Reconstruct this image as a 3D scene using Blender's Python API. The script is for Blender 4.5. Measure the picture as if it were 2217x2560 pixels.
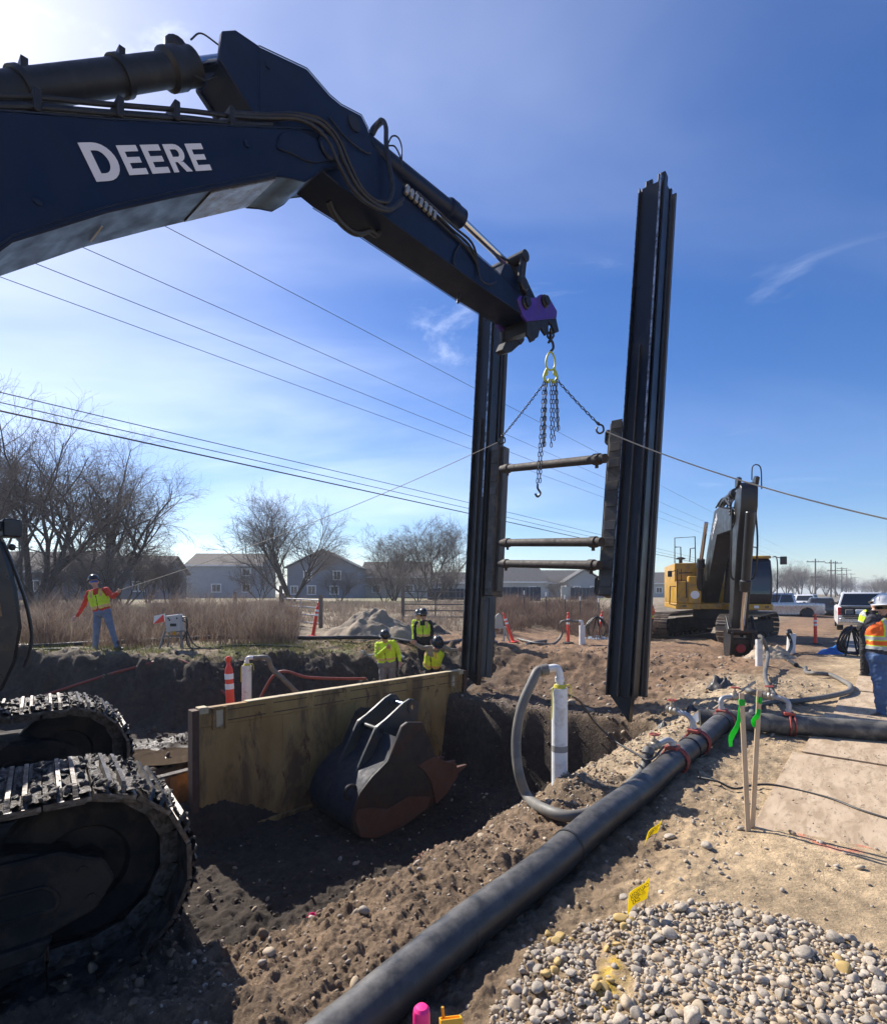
import bpy, bmesh, math, random
import numpy as np
from mathutils import Vector, Matrix, Quaternion

sc = bpy.context.scene
for o in list(bpy.data.objects):
    bpy.data.objects.remove(o)
COL = sc.collection
PI = math.pi

# ------------------------------------------------------------------ camera
EYE = 1.75                     # the photographer holds the phone 1.75 m above the path
FPX = 1330.0                   # focal length in photograph pixels (photograph 2217 x 2560, horizon at row 1480)
cam_d = bpy.data.cameras.new('camera')
cam = bpy.data.objects.new('camera', cam_d)
COL.objects.link(cam)
cam.location = (0, 0, EYE)
cam.rotation_euler = (PI / 2, 0, 0)
cam_d.sensor_fit = 'HORIZONTAL'
cam_d.sensor_width = 36.0
cam_d.lens = 36.0 * FPX / 2217.0
cam_d.shift_y = (1480 - 1280) / 2217.0
cam_d.clip_start = 0.05
cam_d.clip_end = 3000
sc.camera = cam

# ------------------------------------------------------------------ sun and sky
SUN_DIR = Vector((-0.72, 0.695, 0)).normalized()          # towards the sun, on the ground
SUN_EL = math.radians(39)
sun_vec = Vector((SUN_DIR.x * math.cos(SUN_EL), SUN_DIR.y * math.cos(SUN_EL), math.sin(SUN_EL)))
sl = bpy.data.lights.new('sun', 'SUN')
sl.energy = 5.0
sl.angle = math.radians(0.5)
sl.color = (1.0, 0.94, 0.86)
so = bpy.data.objects.new('sun', sl)
COL.objects.link(so)
so.location = (-20, 20, 30)
so.rotation_euler = sun_vec.to_track_quat('Z', 'Y').to_euler()

w = bpy.data.worlds.new('World')
sc.world = w
w.use_nodes = True
nt = w.node_tree
nt.nodes.clear()
def wn(t, **k):
    n = nt.nodes.new(t)
    for a, b in k.items():
        setattr(n, a, b)
    return n
sky = wn('ShaderNodeTexSky', sky_type='NISHITA', sun_disc=False)
sky.sun_elevation = SUN_EL
sky.sun_rotation = math.atan2(sun_vec.x, sun_vec.y)
sky.altitude = 800
sky.air_density = 1.0
sky.dust_density = 0.8
sky.ozone_density = 3.0
tc = wn('ShaderNodeTexCoord')
sep = wn('ShaderNodeSeparateXYZ')
nt.links.new(tc.outputs['Generated'], sep.inputs[0])
def wmath(op, a, b=None):
    n = wn('ShaderNodeMath', operation=op)
    for i, x in enumerate((a, b)):
        if x is None:
            continue
        if isinstance(x, (int, float)):
            n.inputs[i].default_value = x
        else:
            nt.links.new(x, n.inputs[i])
    return n.outputs[0]
zc = wmath('ADD', wmath('MAXIMUM', sep.outputs['Z'], 0.0), 0.16)
cx_ = wmath('DIVIDE', sep.outputs['X'], zc)
cy_ = wmath('DIVIDE', sep.outputs['Y'], zc)
cmb = wn('ShaderNodeCombineXYZ')
nt.links.new(cx_, cmb.inputs[0]); nt.links.new(cy_, cmb.inputs[1])
mp = wn('ShaderNodeMapping')
mp.inputs['Rotation'].default_value = (0, 0, math.radians(24))
mp.inputs['Scale'].default_value = (0.55, 1.25, 1.0)
mp.inputs['Location'].default_value = (3.7, 1.9, 0.0)
nt.links.new(cmb.outputs[0], mp.inputs[0])
def wnoise(scale, detail, rough, dist):
    n = wn('ShaderNodeTexNoise')
    n.inputs['Scale'].default_value = scale
    n.inputs['Detail'].default_value = detail
    n.inputs['Roughness'].default_value = rough
    n.inputs['Distortion'].default_value = dist
    nt.links.new(mp.outputs[0], n.inputs['Vector'])
    return n.outputs['Fac']
def wramp(x, p0, p1):
    n = wn('ShaderNodeMapRange')
    n.interpolation_type = 'SMOOTHSTEP'
    n.inputs['From Min'].default_value = p0
    n.inputs['From Max'].default_value = p1
    nt.links.new(x, n.inputs['Value'])
    return n.outputs[0]
veil = wramp(wnoise(0.62, 6, 0.52, 0.5), 0.42, 0.80)          # broad thin cirrus
wisp = wramp(wnoise(1.9, 9, 0.62, 1.2), 0.60, 0.86)          # small wisps
more = wn('ShaderNodeMapRange'); more.interpolation_type = 'SMOOTHSTEP'      # the thin cloud thickens towards the sun's side
for i_, v_ in ((1, 0.45), (2, -0.45), (3, 0.22), (4, 1.25)): more.inputs[i_].default_value = v_
nt.links.new(sep.outputs['X'], more.inputs[0])
cl = wmath('MINIMUM', wmath('ADD', wmath('MULTIPLY', wmath('MULTIPLY', veil, 0.27), more.outputs[0]), wmath('MULTIPLY', wmath('MULTIPLY', wisp, 0.50), more.outputs[0])), 0.75)
mix = wn('ShaderNodeMixRGB', blend_type='MIX')
nt.links.new(cl, mix.inputs['Fac'])
hsv = wn('ShaderNodeHueSaturation')
hsv.inputs['Hue'].default_value = 0.512
hsv.inputs['Saturation'].default_value = 1.30
hsv.inputs['Value'].default_value = 1.0
nt.links.new(sky.outputs[0], hsv.inputs['Color'])
nt.links.new(hsv.outputs[0], mix.inputs[1])
mix.inputs[2].default_value = (14.0, 14.5, 15.5, 1)
bg = wn('ShaderNodeBackground')
bg.inputs['Strength'].default_value = 0.095
nt.links.new(mix.outputs[0], bg.inputs['Color'])
wo = wn('ShaderNodeOutputWorld')
nt.links.new(bg.outputs[0], wo.inputs['Surface'])

sc.view_settings.view_transform = 'Standard'
sc.view_settings.look = 'None'
sc.view_settings.exposure = 0.72
sc.view_settings.gamma = 1.0
sc.view_settings.use_curve_mapping = False
sc.render.engine = 'CYCLES'
sc.cycles.max_bounces = 6
sc.cycles.diffuse_bounces = 3
sc.cycles.use_denoising = True
sc.cycles.use_adaptive_sampling = True
sc.cycles.adaptive_threshold = 0.02

# ------------------------------------------------------------------ places
def at(px, py, y):
    """photograph pixel + real distance in front of the camera -> point in the place"""
    return Vector(((px - 1108.5) / FPX * y, y, EYE + (1480 - py) / FPX * y))
def gnd(px, py, z=0.0):
    y = (EYE - z) * FPX / (py - 1480)
    return Vector(((px - 1108.5) / FPX * y, y, z))
U = Vector((0.64, 0.768, 0)).normalized()      # the trench, the pipes and the road all run this way
V = Vector((U.y, -U.x, 0))
def ab(a, b, z=0.0):
    return U * a + V * b + Vector((0, 0, z))

# ------------------------------------------------------------------ numpy noise
_rs = np.random.RandomState(7)
_perm = _rs.permutation(512)
_perm = np.concatenate([_perm, _perm, _perm])
_g = _rs.uniform(-1, 1, (512, 2))
def noise2(x, y):
    x = np.asarray(x, float); y = np.asarray(y, float)
    xi = np.floor(x).astype(int); yi = np.floor(y).astype(int)
    xf = x - xi; yf = y - yi
    u = xf * xf * xf * (xf * (xf * 6 - 15) + 10); v = yf * yf * yf * (yf * (yf * 6 - 15) + 10)
    def gr(ix, iy, dx, dy):
        h = _perm[(_perm[ix & 511] + iy) & 511]
        g = _g[h]
        return g[..., 0] * dx + g[..., 1] * dy
    a = gr(xi, yi, xf, yf); b = gr(xi + 1, yi, xf - 1, yf)
    c = gr(xi, yi + 1, xf, yf - 1); d = gr(xi + 1, yi + 1, xf - 1, yf - 1)
    return (a + (b - a) * u) * (1 - v) + (c + (d - c) * u) * v
def fbm(x, y, octs=4, gain=0.5, lac=2.03):
    s = 0; amp = 1
    for i in range(octs):
        s = s + amp * noise2(x + 13.7 * i, y - 7.3 * i)
        x = x * lac; y = y * lac; amp *= gain
    return s
def sstep(x, a, b):
    t = np.clip((x - a) / (b - a), 0, 1)
    return t * t * (3 - 2 * t)

# ------------------------------------------------------------------ the shape of the ground
def smooth_ground(x, y):
    """big shape of the site without roughness; returns z and a dict of region weights"""
    x = np.asarray(x, float); y = np.asarray(y, float)
    a = U.x * x + U.y * y
    b = V.x * x + V.y * y
    wob = 0.22 * noise2(a * 0.9, b * 0.9) + 0.10 * noise2(a * 2.7, b * 2.7)
    # far side: bank, then the field rising slowly to the houses
    far = 0.35 + 0.55 * sstep(y, 18, 45)
    farw = 1 - sstep(b, -13.0, -8.0) * sstep(a, 8.0, 13.0)
    base_mid = -0.02 + 0.0 * a
    z = np.where(True, base_mid, 0)
    z = z + (far - base_mid) * (1 - sstep(b, -14.0, -9.0))
    z = z + (0.55 * sstep(y, 26, 48)) * sstep(b, -14.0, -9.0) * (1 - sstep(b, -8, 4))
    # hollow that holds the black pipe
    pipe = np.exp(-((b + 1.75) / 0.55) ** 2) * (1 - sstep(a, 7.0, 9.5))
    z = z - pipe * (0.24 - 0.034 * a) * (a < 9.5)
    # bank falling from the pipe towards the pit
    z = z - 0.42 * (1 - sstep(b + wob * 0.5, -3.1, -1.9)) * sstep(b, -9, -6) * (1 - sstep(a, 8.0, 14.0)) 
    # excavator bench at the near end of the trench
    bench_e = (1 - sstep(a + wob * 0.6, 2.2, 2.8)) * (1 - sstep(b + wob * .4, -3.3, -2.9)) * sstep(b, -9.5, -8.0)
    z = z * (1 - bench_e) + (-0.36) * bench_e
    # wide bench behind the panel
    bfar = np.interp(a, [-4, 0, 2.8, 5.5, 9.2, 12, 15], [-18, -17, -15.2, -11.9, -10.7, -9.7, -8.9])
    bench = sstep(b + wob * 1.2, bfar, bfar + 1.5) * (1 - sstep(a + wob, 9.6, 13.5)) * (1 - sstep(b, -7.9, -7.3))
    bl = -1.05 + 0.25 * sstep(a, 7.5, 10.0)
    z = z * (1 - bench) + bl * bench
    # cut beyond the pit end: hollow climbing to the level ground
    cut = (1 - sstep(a + wob * 2, 10.5, 14.5)) * sstep(a, 8.0, 9.0) * sstep(b, -8.5, -7.0) * (1 - sstep(b + wob, -4.6, -2.6))
    z = z * (1 - cut) + (-0.55) * cut
    # the pit itself
    bpan = np.interp(a, [3.7, 9.6], [-8.02, -7.40])
    pit = sstep(a + wob * 0.5 - 0.20 * np.clip(-3.2 - b, 0, 3.2), 1.50, 1.95) * (1 - sstep(a + wob * .7, 8.75, 9.15)) * (1 - sstep(b + wob * 0.55, -3.50, -2.72 - .25 * (1 - sstep(a, 1.8, 3.0)))) * sstep(b, bpan - .30, bpan - .10)
    z = z * (1 - pit) + (-2.05) * pit
    # low pit behind the panel, near the excavator
    pit2 = sstep(a, 2.2, 2.5) * (1 - sstep(a, 5.0, 6.5)) * sstep(b, -8.75, -8.55) * (1 - sstep(b, -7.95, -7.8))
    z = z * (1 - pit2) + (-1.5) * pit2
    # spoil humps near the middle
    for (hx, hy, hr, hh) in ((1.55, 15.2, 1.5, 0.42), (3.3, 14.2, 1.1, 0.34), (0.3, 17.5, 1.2, 0.25), (5.0, 13.5, 1.3, 0.16), (-1.4, 15.7, 0.9, 0.25), (4.25, 10.4, .8, .14)):
        d2 = ((x - hx) ** 2 + (y - hy) ** 2) / hr ** 2
        z = z + hh * np.exp(-d2 * 1.4)
    # spoil tight round the well casing
    d2 = ((x - 1.26) ** 2 + (y - 5.18) ** 2)
    z = z + 0.16 * np.exp(-d2 / 0.05)
    z = z + 0.05 * np.exp(-((a - 4.35) / .4) ** 2) * sstep(b, -1.0, -.5)
    # the land falls gently away along the road; hollow where the far digger rests its coupler
    z = z - 0.0098 * np.clip(y - 12, 0, None) * sstep(b, -20, -6)
    z = z - 0.0035 * np.clip(y - 60, 0, None) * (1 - sstep(b, -20, -6))
    z = z - 0.36 * np.exp(-(((x - 9.2) / 1.5) ** 2 + ((y - 16.9) / 1.3) ** 2))
    reg = dict(a=a, b=b, pit=pit, bench=bench, bench_e=bench_e, cut=cut, pit2=pit2, bfar=bfar)
    return z, reg

def height(x, y):
    z, r = smooth_ground(x, y)
    a, b = r['a'], r['b']
    d = np.sqrt(np.asarray(x, float) ** 2 + np.asarray(y, float) ** 2)
    # worked soil is rough, the path and the road are smooth
    path = .8 * sstep(b, -1.25, -.6) + .2 * sstep(b, -0.65, 0.15) * (1 - sstep(b, 40, 41))
    rough = (1 - path) * (1 - sstep(d, 22, 50))
    rough = np.clip(rough, 0.05, 1)
    face = np.clip(r['bench'] * 4 * (1 - r['bench']) + .35 * r['bench'] + np.exp(-((b - r['bfar']) / .7) ** 2) * (a < 12), 0, 1.3) * (b < -7.9)
    rough = rough + .9 * face * (1 - sstep(d, 25, 40))
    bank = np.exp(-((b + 2.9) / 0.9) ** 2) * (1 - sstep(a, 9.5, 11))
    n1 = fbm(a * 1.7, b * 1.7, 5, 0.52)
    n2 = fbm(a * 7.0 + 3, b * 7.0, 4, 0.55)
    clod = np.abs(fbm(a * 4.1 + 9, b * 4.1, 4, 0.55))
    z = z + rough * (0.06 * n1 + 0.030 * n2) + rough * (0.5 + bank) * 0.075 * clod + bank * (.05 * fbm(a * 3.3 + 2, b * 3.3, 4, .6) - .03 * np.abs(fbm(a * 6.1, b * 6.1 + 5, 3, .6)))
    z = z + 0.022 * fbm(a * 14, b * 14, 4, .6) * np.clip(rough + .04, 0, 1.6) * (1 - sstep(d, 12, 18))
    z = z + face * (0.34 * np.abs(fbm(a * 1.1 + 4, b * 1.1, 4, .55)) - .05 + .10 * fbm(a * 3.3, b * 3.3, 3)) * (1 - sstep(d, 25, 40))
    z = z + (bank * .9 + .25) * np.clip(rough, 0, 1) * (0.028 * np.abs(fbm(a * 17, b * 17 + 3, 4, .62)) + .010 * fbm(a * 41, b * 41, 3, .6)) * (1 - sstep(d, 9, 13))
    midw = sstep(a, 8.8, 10) * (1 - sstep(a, 16, 18)) * sstep(b, -10, -8.5) * (1 - sstep(b, -3.2, -1.6))
    z = z + midw * (.16 * np.abs(fbm(a * .9 + 1, b * .9, 4, .58)) + .05 * fbm(a * 3.1, b * 3.1, 4, .6) - .05)
    z = z + r['pit'] * (.10 * np.abs(fbm(a * 2.3 + 8, b * 2.3, 4, .6)) + .03 * fbm(a * 7, b * 7, 3, .6))
    fur = (b > -4.6) & (b < -1.2) & (a > 9.5) & (a < 16)
    fw = sstep(b, -4.6, -4.0) * (1 - sstep(b, -1.8, -1.2)) * sstep(a, 9.5, 10.5) * (1 - sstep(a, 15, 17))
    z = z + fw * 0.028 * np.sin(a * 21 + 1.5 * noise2(b * 2, a)) * (np.abs(np.mod(b + .3, 1.3) - .65) < .36)
    return z
def hz(x, y):
    return float(height(np.array([x]), np.array([y]))[0])
def hit(px, py, dz=0.0):
    """where the line of sight through a photograph pixel meets the ground"""
    ys = np.geomspace(1.8, 60, 900); xs = (px - 1108.5) / FPX * ys; zs = EYE + (1480 - py) / FPX * ys
    k = np.nonzero(zs < height(xs, ys))[0]; k = int(k[0]) if len(k) else 899
    return Vector((xs[k], ys[k], zs[k] + dz))
def drop(p, dz=0.0):
    return Vector((p[0], p[1], hz(p[0], p[1]) + dz))
# ------------------------------------------------------------------ mesh helpers
class MB:
    def __init__(s):
        s.v = []; s.f = []; s.m = []
    def add(s, vs, fs, mi=0):
        o = len(s.v)
        s.v.extend([tuple(p) for p in vs])
        for f in fs:
            s.f.append(tuple(i + o for i in f)); s.m.append(mi)
        return s
    def box(s, c, size, R=None, mi=0, taper=1.0):
        x, y, z = (k / 2 for k in size)
        pts = []
        for dz in (-1, 1):
            t = taper if dz > 0 else 1.0
            for dx, dy in ((-1, -1), (1, -1), (1, 1), (-1, 1)):
                pts.append(Vector((dx * x * t, dy * y * t, dz * z)))
        if R is not None:
            pts = [R @ p for p in pts]
        c = Vector(c)
        s.add([p + c for p in pts], [(3, 2, 1, 0), (4, 5, 6, 7), (0, 1, 5, 4), (1, 2, 6, 5), (2, 3, 7, 6), (3, 0, 4, 7)], mi)
        return s
    def bar(s, p0, p1, wd, th, up=(0, 0, 1), mi=0):
        p0 = Vector(p0); p1 = Vector(p1); d = (p1 - p0); L = d.length; d.normalize()
        up = Vector(up); sx = d.cross(up)
        if sx.length < 1e-4:
            sx = d.cross(Vector((1, 0, 0)))
        sx.normalize(); uu = sx.cross(d)
        R = Matrix((sx, d, uu)).transposed()
        return s.box((p0 + p1) / 2, (wd, L, th), R, mi)
    def tube(s, pts, r, n=8, cap=True, mi=0):
        pts = [Vector(p) for p in pts]
        m = len(pts)
        rr = [r] * m if isinstance(r, (int, float)) else list(r)
        t0 = (pts[1] - pts[0]).normalized()
        ref = Vector((0, 0, 1)) if abs(t0.z) < 0.9 else Vector((1, 0, 0))
        nrm = (ref - t0 * ref.dot(t0)).normalized()
        vs = []
        for i in range(m):
            t = (pts[min(i + 1, m - 1)] - pts[max(i - 1, 0)])
            if t.length < 1e-9: t = t0
            t.normalize()
            nrm = (nrm - t * nrm.dot(t))
            if nrm.length < 1e-6: nrm = t.orthogonal()
            nrm.normalize(); bn = t.cross(nrm)
            for k in range(n):
                an = 2 * PI * k / n
                vs.append(pts[i] + (nrm * math.cos(an) + bn * math.sin(an)) * rr[i])
        fs = []
        for i in range(m - 1):
            for k in range(n):
                k2 = (k + 1) % n
                fs.append((i * n + k, i * n + k2, (i + 1) * n + k2, (i + 1) * n + k))
        if cap:
            fs.append(tuple(reversed(range(n)))); fs.append(tuple(range((m - 1) * n, m * n)))
        return s.add(vs, fs, mi)
    def cyl(s, p0, p1, r0, r1=None, n=16, mi=0):
        return s.tube([p0, p1], [r0, r0 if r1 is None else r1], n, True, mi)
    def prism(s, poly, t0, t1, fr, mi=0):
        """poly of (p,q) extruded t0..t1; fr(p,q,t) -> point"""
        n = len(poly)
        vs = [fr(p, q, t0) for p, q in poly] + [fr(p, q, t1) for p, q in poly]
        fs = [tuple(range(n)), tuple(reversed(range(n, 2 * n)))]
        for i in range(n):
            j = (i + 1) % n
            fs.append((j, i, n + i, n + j))
        return s.add(vs, fs, mi)
    def lathe(s, prof, c, n=16, axis=None, mi=0):
        c = Vector(c)
        Q = Quaternion() if axis is None else Vector(axis).normalized().to_track_quat('Z', 'Y')
        vs = []
        for r, z in prof:
            for k in range(n):
                an = 2 * PI * k / n
                vs.append(c + Q @ Vector((r * math.cos(an), r * math.sin(an), z)))
        fs = []
        for i in range(len(prof) - 1):
            for k in range(n):
                k2 = (k + 1) % n
                fs.append((i * n + k, i * n + k2, (i + 1) * n + k2, (i + 1) * n + k))
        fs.append(tuple(reversed(range(n)))); fs.append(tuple(range((len(prof) - 1) * n, len(prof) * n)))
        return s.add(vs, fs, mi)
    def ball(s, c, r, n=10, m=7, R=None, mi=0):
        c = Vector(c); rx, ry, rz = (r, r, r) if isinstance(r, (int, float)) else r
        vs = []; fs = []
        for i in range(m + 1):
            th = PI * i / m
            for k in range(n):
                ph = 2 * PI * k / n
                p = Vector((rx * math.sin(th) * math.cos(ph), ry * math.sin(th) * math.sin(ph), rz * math.cos(th)))
                if R is not None: p = R @ p
                vs.append(c + p)
        for i in range(m):
            for k in range(n):
                k2 = (k + 1) % n
                if i == 0: fs.append((k, (i + 1) * n + k, (i + 1) * n + k2))
                elif i == m - 1: fs.append((i * n + k, (i + 1) * n + k, i * n + k2))
                else: fs.append((i * n + k, (i + 1) * n + k, (i + 1) * n + k2, i * n + k2))
        return s.add(vs, fs, mi)
    def torus(s, c, R_, r, axis=(0, 0, 1), n=20, m=8, sx=1.0, mi=0):
        Q = Vector(axis).normalized().to_track_quat('Z', 'Y'); c = Vector(c)
        pts = [c + Q @ Vector((R_ * sx * math.cos(2 * PI * i / n), R_ * math.sin(2 * PI * i / n), 0)) for i in range(n)]
        vs = []; fs = []
        for i in range(n):
            t = (pts[(i + 1) % n] - pts[i - 1]).normalized()
            up = Q @ Vector((0, 0, 1)); sd = t.cross(up)
            for k in range(m):
                an = 2 * PI * k / m
                vs.append(pts[i] + (up * math.cos(an) + sd * math.sin(an)) * r)
        for i in range(n):
            j = (i + 1) % n
            for k in range(m):
                k2 = (k + 1) % m
                fs.append((i * m + k, i * m + k2, j * m + k2, j * m + k))
        return s.add(vs, fs, mi)
    def xf(s, M):
        s.v = [tuple(M @ Vector(p)) for p in s.v]; return s

def mesh_of(name, mb, mats, bevel=0.0, smooth=30, seg=1):
    me = bpy.data.meshes.new(name)
    me.from_pydata(mb.v, [], mb.f)
    if not isinstance(mats, (list, tuple)): mats = [mats]
    for k in mats: me.materials.append(k)
    if len(mats) > 1: me.polygons.foreach_set('material_index', mb.m)
    bm = bmesh.new(); bm.from_mesh(me)
    bmesh.ops.remove_doubles(bm, verts=bm.verts, dist=1e-5)
    bmesh.ops.recalc_face_normals(bm, faces=bm.faces)
    if bevel > 0:
        es = [e for e in bm.edges if len(e.link_faces) == 2 and e.calc_face_angle(0) > math.radians(35)]
        bmesh.ops.bevel(bm, geom=es, offset=bevel, segments=seg, profile=0.5, affect='EDGES', clamp_overlap=True)
    bm.to_mesh(me); bm.free()
    if smooth:
        me.polygons.foreach_set('use_smooth', [True] * len(me.polygons))
        me.set_sharp_from_angle(angle=math.radians(smooth))
    me.update()
    return me
def obj(name, mb, mats, parent=None, bevel=0.0, smooth=30, seg=1, label=None):
    o = bpy.data.objects.new(name, mesh_of(name, mb, mats, bevel, smooth, seg))
    COL.objects.link(o)
    if parent is not None: o.parent = parent
    if label: o['label'] = label
    return o
def np_mesh(name, V_, F_, mats, parent=None, smooth=False, mi=None):
    """fast mesh: V_ n x 3, F_ m x k (all faces the same size)"""
    V_ = np.ascontiguousarray(V_, np.float32); F_ = np.ascontiguousarray(F_, np.int32)
    me = bpy.data.meshes.new(name)
    k = F_.shape[1]
    me.vertices.add(len(V_)); me.vertices.foreach_set('co', V_.ravel())
    me.loops.add(F_.size); me.loops.foreach_set('vertex_index', F_.ravel())
    me.polygons.add(len(F_)); me.polygons.foreach_set('loop_start', np.arange(0, F_.size, k, dtype=np.int32))
    if not isinstance(mats, (list, tuple)): mats = [mats]
    for m_ in mats: me.materials.append(m_)
    if mi is not None: me.polygons.foreach_set('material_index', np.asarray(mi, np.int32))
    if smooth: me.polygons.foreach_set('use_smooth', np.ones(len(F_), bool))
    me.update(calc_edges=True)
    o = bpy.data.objects.new(name, me); COL.objects.link(o)
    if parent is not None: o.parent = parent
    return o
def tag(o, label=None, cat=None, group=None, kind=None):
    if label: o['label'] = label
    if cat: o['category'] = cat
    if group: o['group'] = group
    if kind: o['kind'] = kind
    return o
def thing(name, label, cat, loc=(0, 0, 0), rz=0.0, group=None):
    o = bpy.data.objects.new(name, None); COL.objects.link(o)
    o.empty_display_size = 0.1
    o.location = loc; o.rotation_euler = (0, 0, rz)
    return tag(o, label, cat, group)
def copy_tree(o, parent=None):
    c = o.copy(); COL.objects.link(c)
    if parent is not None: c.parent = parent
    for ch in list(o.children): copy_tree(ch, c)
    return c
def catmull(pts, n=8):
    pts = [Vector(p) for p in pts]
    P = [pts[0] * 2 - pts[1]] + pts + [pts[-1] * 2 - pts[-2]]
    out = []
    for i in range(1, len(P) - 2):
        p0, p1, p2, p3 = P[i - 1], P[i], P[i + 1], P[i + 2]
        for k in range(n):
            t = k / n
            out.append(0.5 * ((2 * p1) + (p2 - p0) * t + (2 * p0 - 5 * p1 + 4 * p2 - p3) * t * t + (3 * p1 - p0 - 3 * p2 + p3) * t ** 3))
    out.append(pts[-1])
    return out

# ------------------------------------------------------------------ materials
MATS = {}
def M(name, c1, c2=None, scale=4.0, rough=0.6, metal=0.0, bump=0.0, bscale=60.0, dirt=None, damt=0.0, dscale=3.0, spec=0.5, coat=0.0, rvar=0.12, stretch=(1, 1, 1), lo=0.35, hi=0.65, rust=None, ramt=0.0):
    if name in MATS: return MATS[name]
    m = bpy.data.materials.new(name); m.use_nodes = True
    t = m.node_tree; N = t.nodes; L = t.links
    bs = N['Principled BSDF']
    tcn = N.new('ShaderNodeTexCoord'); mpn = N.new('ShaderNodeMapping'); mpn.inputs['Scale'].default_value = stretch
    L.new(tcn.outputs['Object'], mpn.inputs[0])
    def nz(s, d=6, r=0.6, dist=0.0):
        n = N.new('ShaderNodeTexNoise'); n.inputs['Scale'].default_value = s; n.inputs['Detail'].default_value = d
        n.inputs['Roughness'].default_value = r; n.inputs['Distortion'].default_value = dist
        L.new(mpn.outputs[0], n.inputs['Vector']); return n.outputs['Fac']
    def rng(x, a, b, c=0.0, d=1.0):
        n = N.new('ShaderNodeMapRange'); n.inputs['From Min'].default_value = a; n.inputs['From Max'].default_value = b
        n.inputs['To Min'].default_value = c; n.inputs['To Max'].default_value = d
        L.new(x, n.inputs['Value']); return n.outputs[0]
    def mixc(f, a, b):
        n = N.new('ShaderNodeMixRGB')
        for i, x in ((0, f), (1, a), (2, b)):
            if isinstance(x, (float, int)): n.inputs[i].default_value = x
            elif isinstance(x, tuple): n.inputs[i].default_value = (*x, 1)
            else: L.new(x, n.inputs[i])
        return n.outputs[0]
    c2 = c2 or tuple(min(1, k * 1.25) for k in c1)
    col = mixc(rng(nz(scale), lo, hi), c1, c2)
    if dirt is not None and damt > 0:
        th = 0.62 - 0.3 * damt
        f = rng(nz(dscale, 8, 0.68, 0.4), th, th + 0.12)
        f2 = N.new('ShaderNodeMath'); f2.operation = 'MULTIPLY'; L.new(f, f2.inputs[0]); f2.inputs[1].default_value = min(1, 0.55 + 0.45 * damt)
        col = mixc(f2.outputs[0], col, dirt)
    if rust is not None and ramt > 0:
        th = 0.66 - 0.25 * ramt
        f = rng(nz(dscale * 2.3, 10, 0.72, 0.8), th, th + 0.06)
        col = mixc(f, col, rust)
    L.new(col, bs.inputs['Base Color'])
    L.new(rng(nz(scale * 2.7), 0.3, 0.7, max(0.02, rough - rvar), min(1, rough + rvar)), bs.inputs['Roughness'])
    bs.inputs['Metallic'].default_value = metal
    bs.inputs['Specular IOR Level'].default_value = spec
    if coat: bs.inputs['Coat Weight'].default_value = coat; bs.inputs['Coat Roughness'].default_value = 0.15
    if bump > 0:
        b = N.new('ShaderNodeBump'); b.inputs['Strength'].default_value = min(1.0, bump); b.inputs['Distance'].default_value = 0.02
        L.new(nz(bscale, 5, 0.65), b.inputs['Height']); L.new(b.outputs[0], bs.inputs['Normal'])
    MATS[name] = m
    return m
def add_dust(m, c, amt, scale=7.0):
    """dust settled on the upward faces"""
    t = m.node_tree; N = t.nodes; L = t.links; bs = N['Principled BSDF']; src = bs.inputs['Base Color'].links[0].from_socket
    g = N.new('ShaderNodeNewGeometry'); sp_ = N.new('ShaderNodeSeparateXYZ'); L.new(g.outputs['Normal'], sp_.inputs[0])
    mr = N.new('ShaderNodeMapRange'); mr.interpolation_type = 'SMOOTHSTEP'; mr.inputs[1].default_value = .45; mr.inputs[2].default_value = .98; L.new(sp_.outputs['Z'], mr.inputs[0])
    tcn = N.new('ShaderNodeTexCoord'); nz = N.new('ShaderNodeTexNoise'); nz.inputs['Scale'].default_value = scale; nz.inputs['Detail'].default_value = 9; nz.inputs['Roughness'].default_value = .7; L.new(tcn.outputs['Object'], nz.inputs['Vector'])
    m2 = N.new('ShaderNodeMapRange'); m2.inputs[1].default_value = .35; m2.inputs[2].default_value = .68; L.new(nz.outputs['Fac'], m2.inputs[0])
    mu = N.new('ShaderNodeMath'); mu.operation = 'MULTIPLY'; L.new(mr.outputs[0], mu.inputs[0]); L.new(m2.outputs[0], mu.inputs[1])
    mk = N.new('ShaderNodeMath'); mk.operation = 'MULTIPLY'; L.new(mu.outputs[0], mk.inputs[0]); mk.inputs[1].default_value = amt
    mx = N.new('ShaderNodeMixRGB'); L.new(mk.outputs[0], mx.inputs[0]); L.new(src, mx.inputs[1]); mx.inputs[2].default_value = (*c, 1); L.new(mx.outputs[0], bs.inputs['Base Color'])
def flatm(name, c, rough=0.5, metal=0.0, **k):
    return M(name, c, tuple(min(1, x * 1.12) for x in c), rough=rough, metal=metal, **k)

BOOM = M('boom_paint', (0.004, 0.010, 0.030), (0.006, 0.013, 0.038), 1.5, rough=0.42, dirt=(0.012, 0.016, 0.028), damt=0.25, dscale=5.5, bump=0.04, spec=0.28)
STEEL_DK = M('dark_steel', (0.010, 0.011, 0.013), (0.018, 0.018, 0.02), 3, rough=0.5, metal=0.2, dirt=(0.035, 0.030, 0.026), damt=0.25, dscale=4, bump=0.1)
CHROME = M('chrome_rod', (0.62, 0.62, 0.63), (0.7, 0.7, 0.7), 2, rough=0.12, metal=1.0, rvar=0.05)
HOSE_BLK = M('hose_rubber', (0.010, 0.010, 0.012), (0.016, 0.016, 0.018), 8, rough=0.5, dirt=(0.05, 0.045, 0.038), damt=0.12, dscale=8)
GLASS = M('window_glass', (0.01, 0.012, 0.014), (0.014, 0.016, 0.018), 2, rough=0.06, spec=0.8, rvar=0.02)
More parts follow.
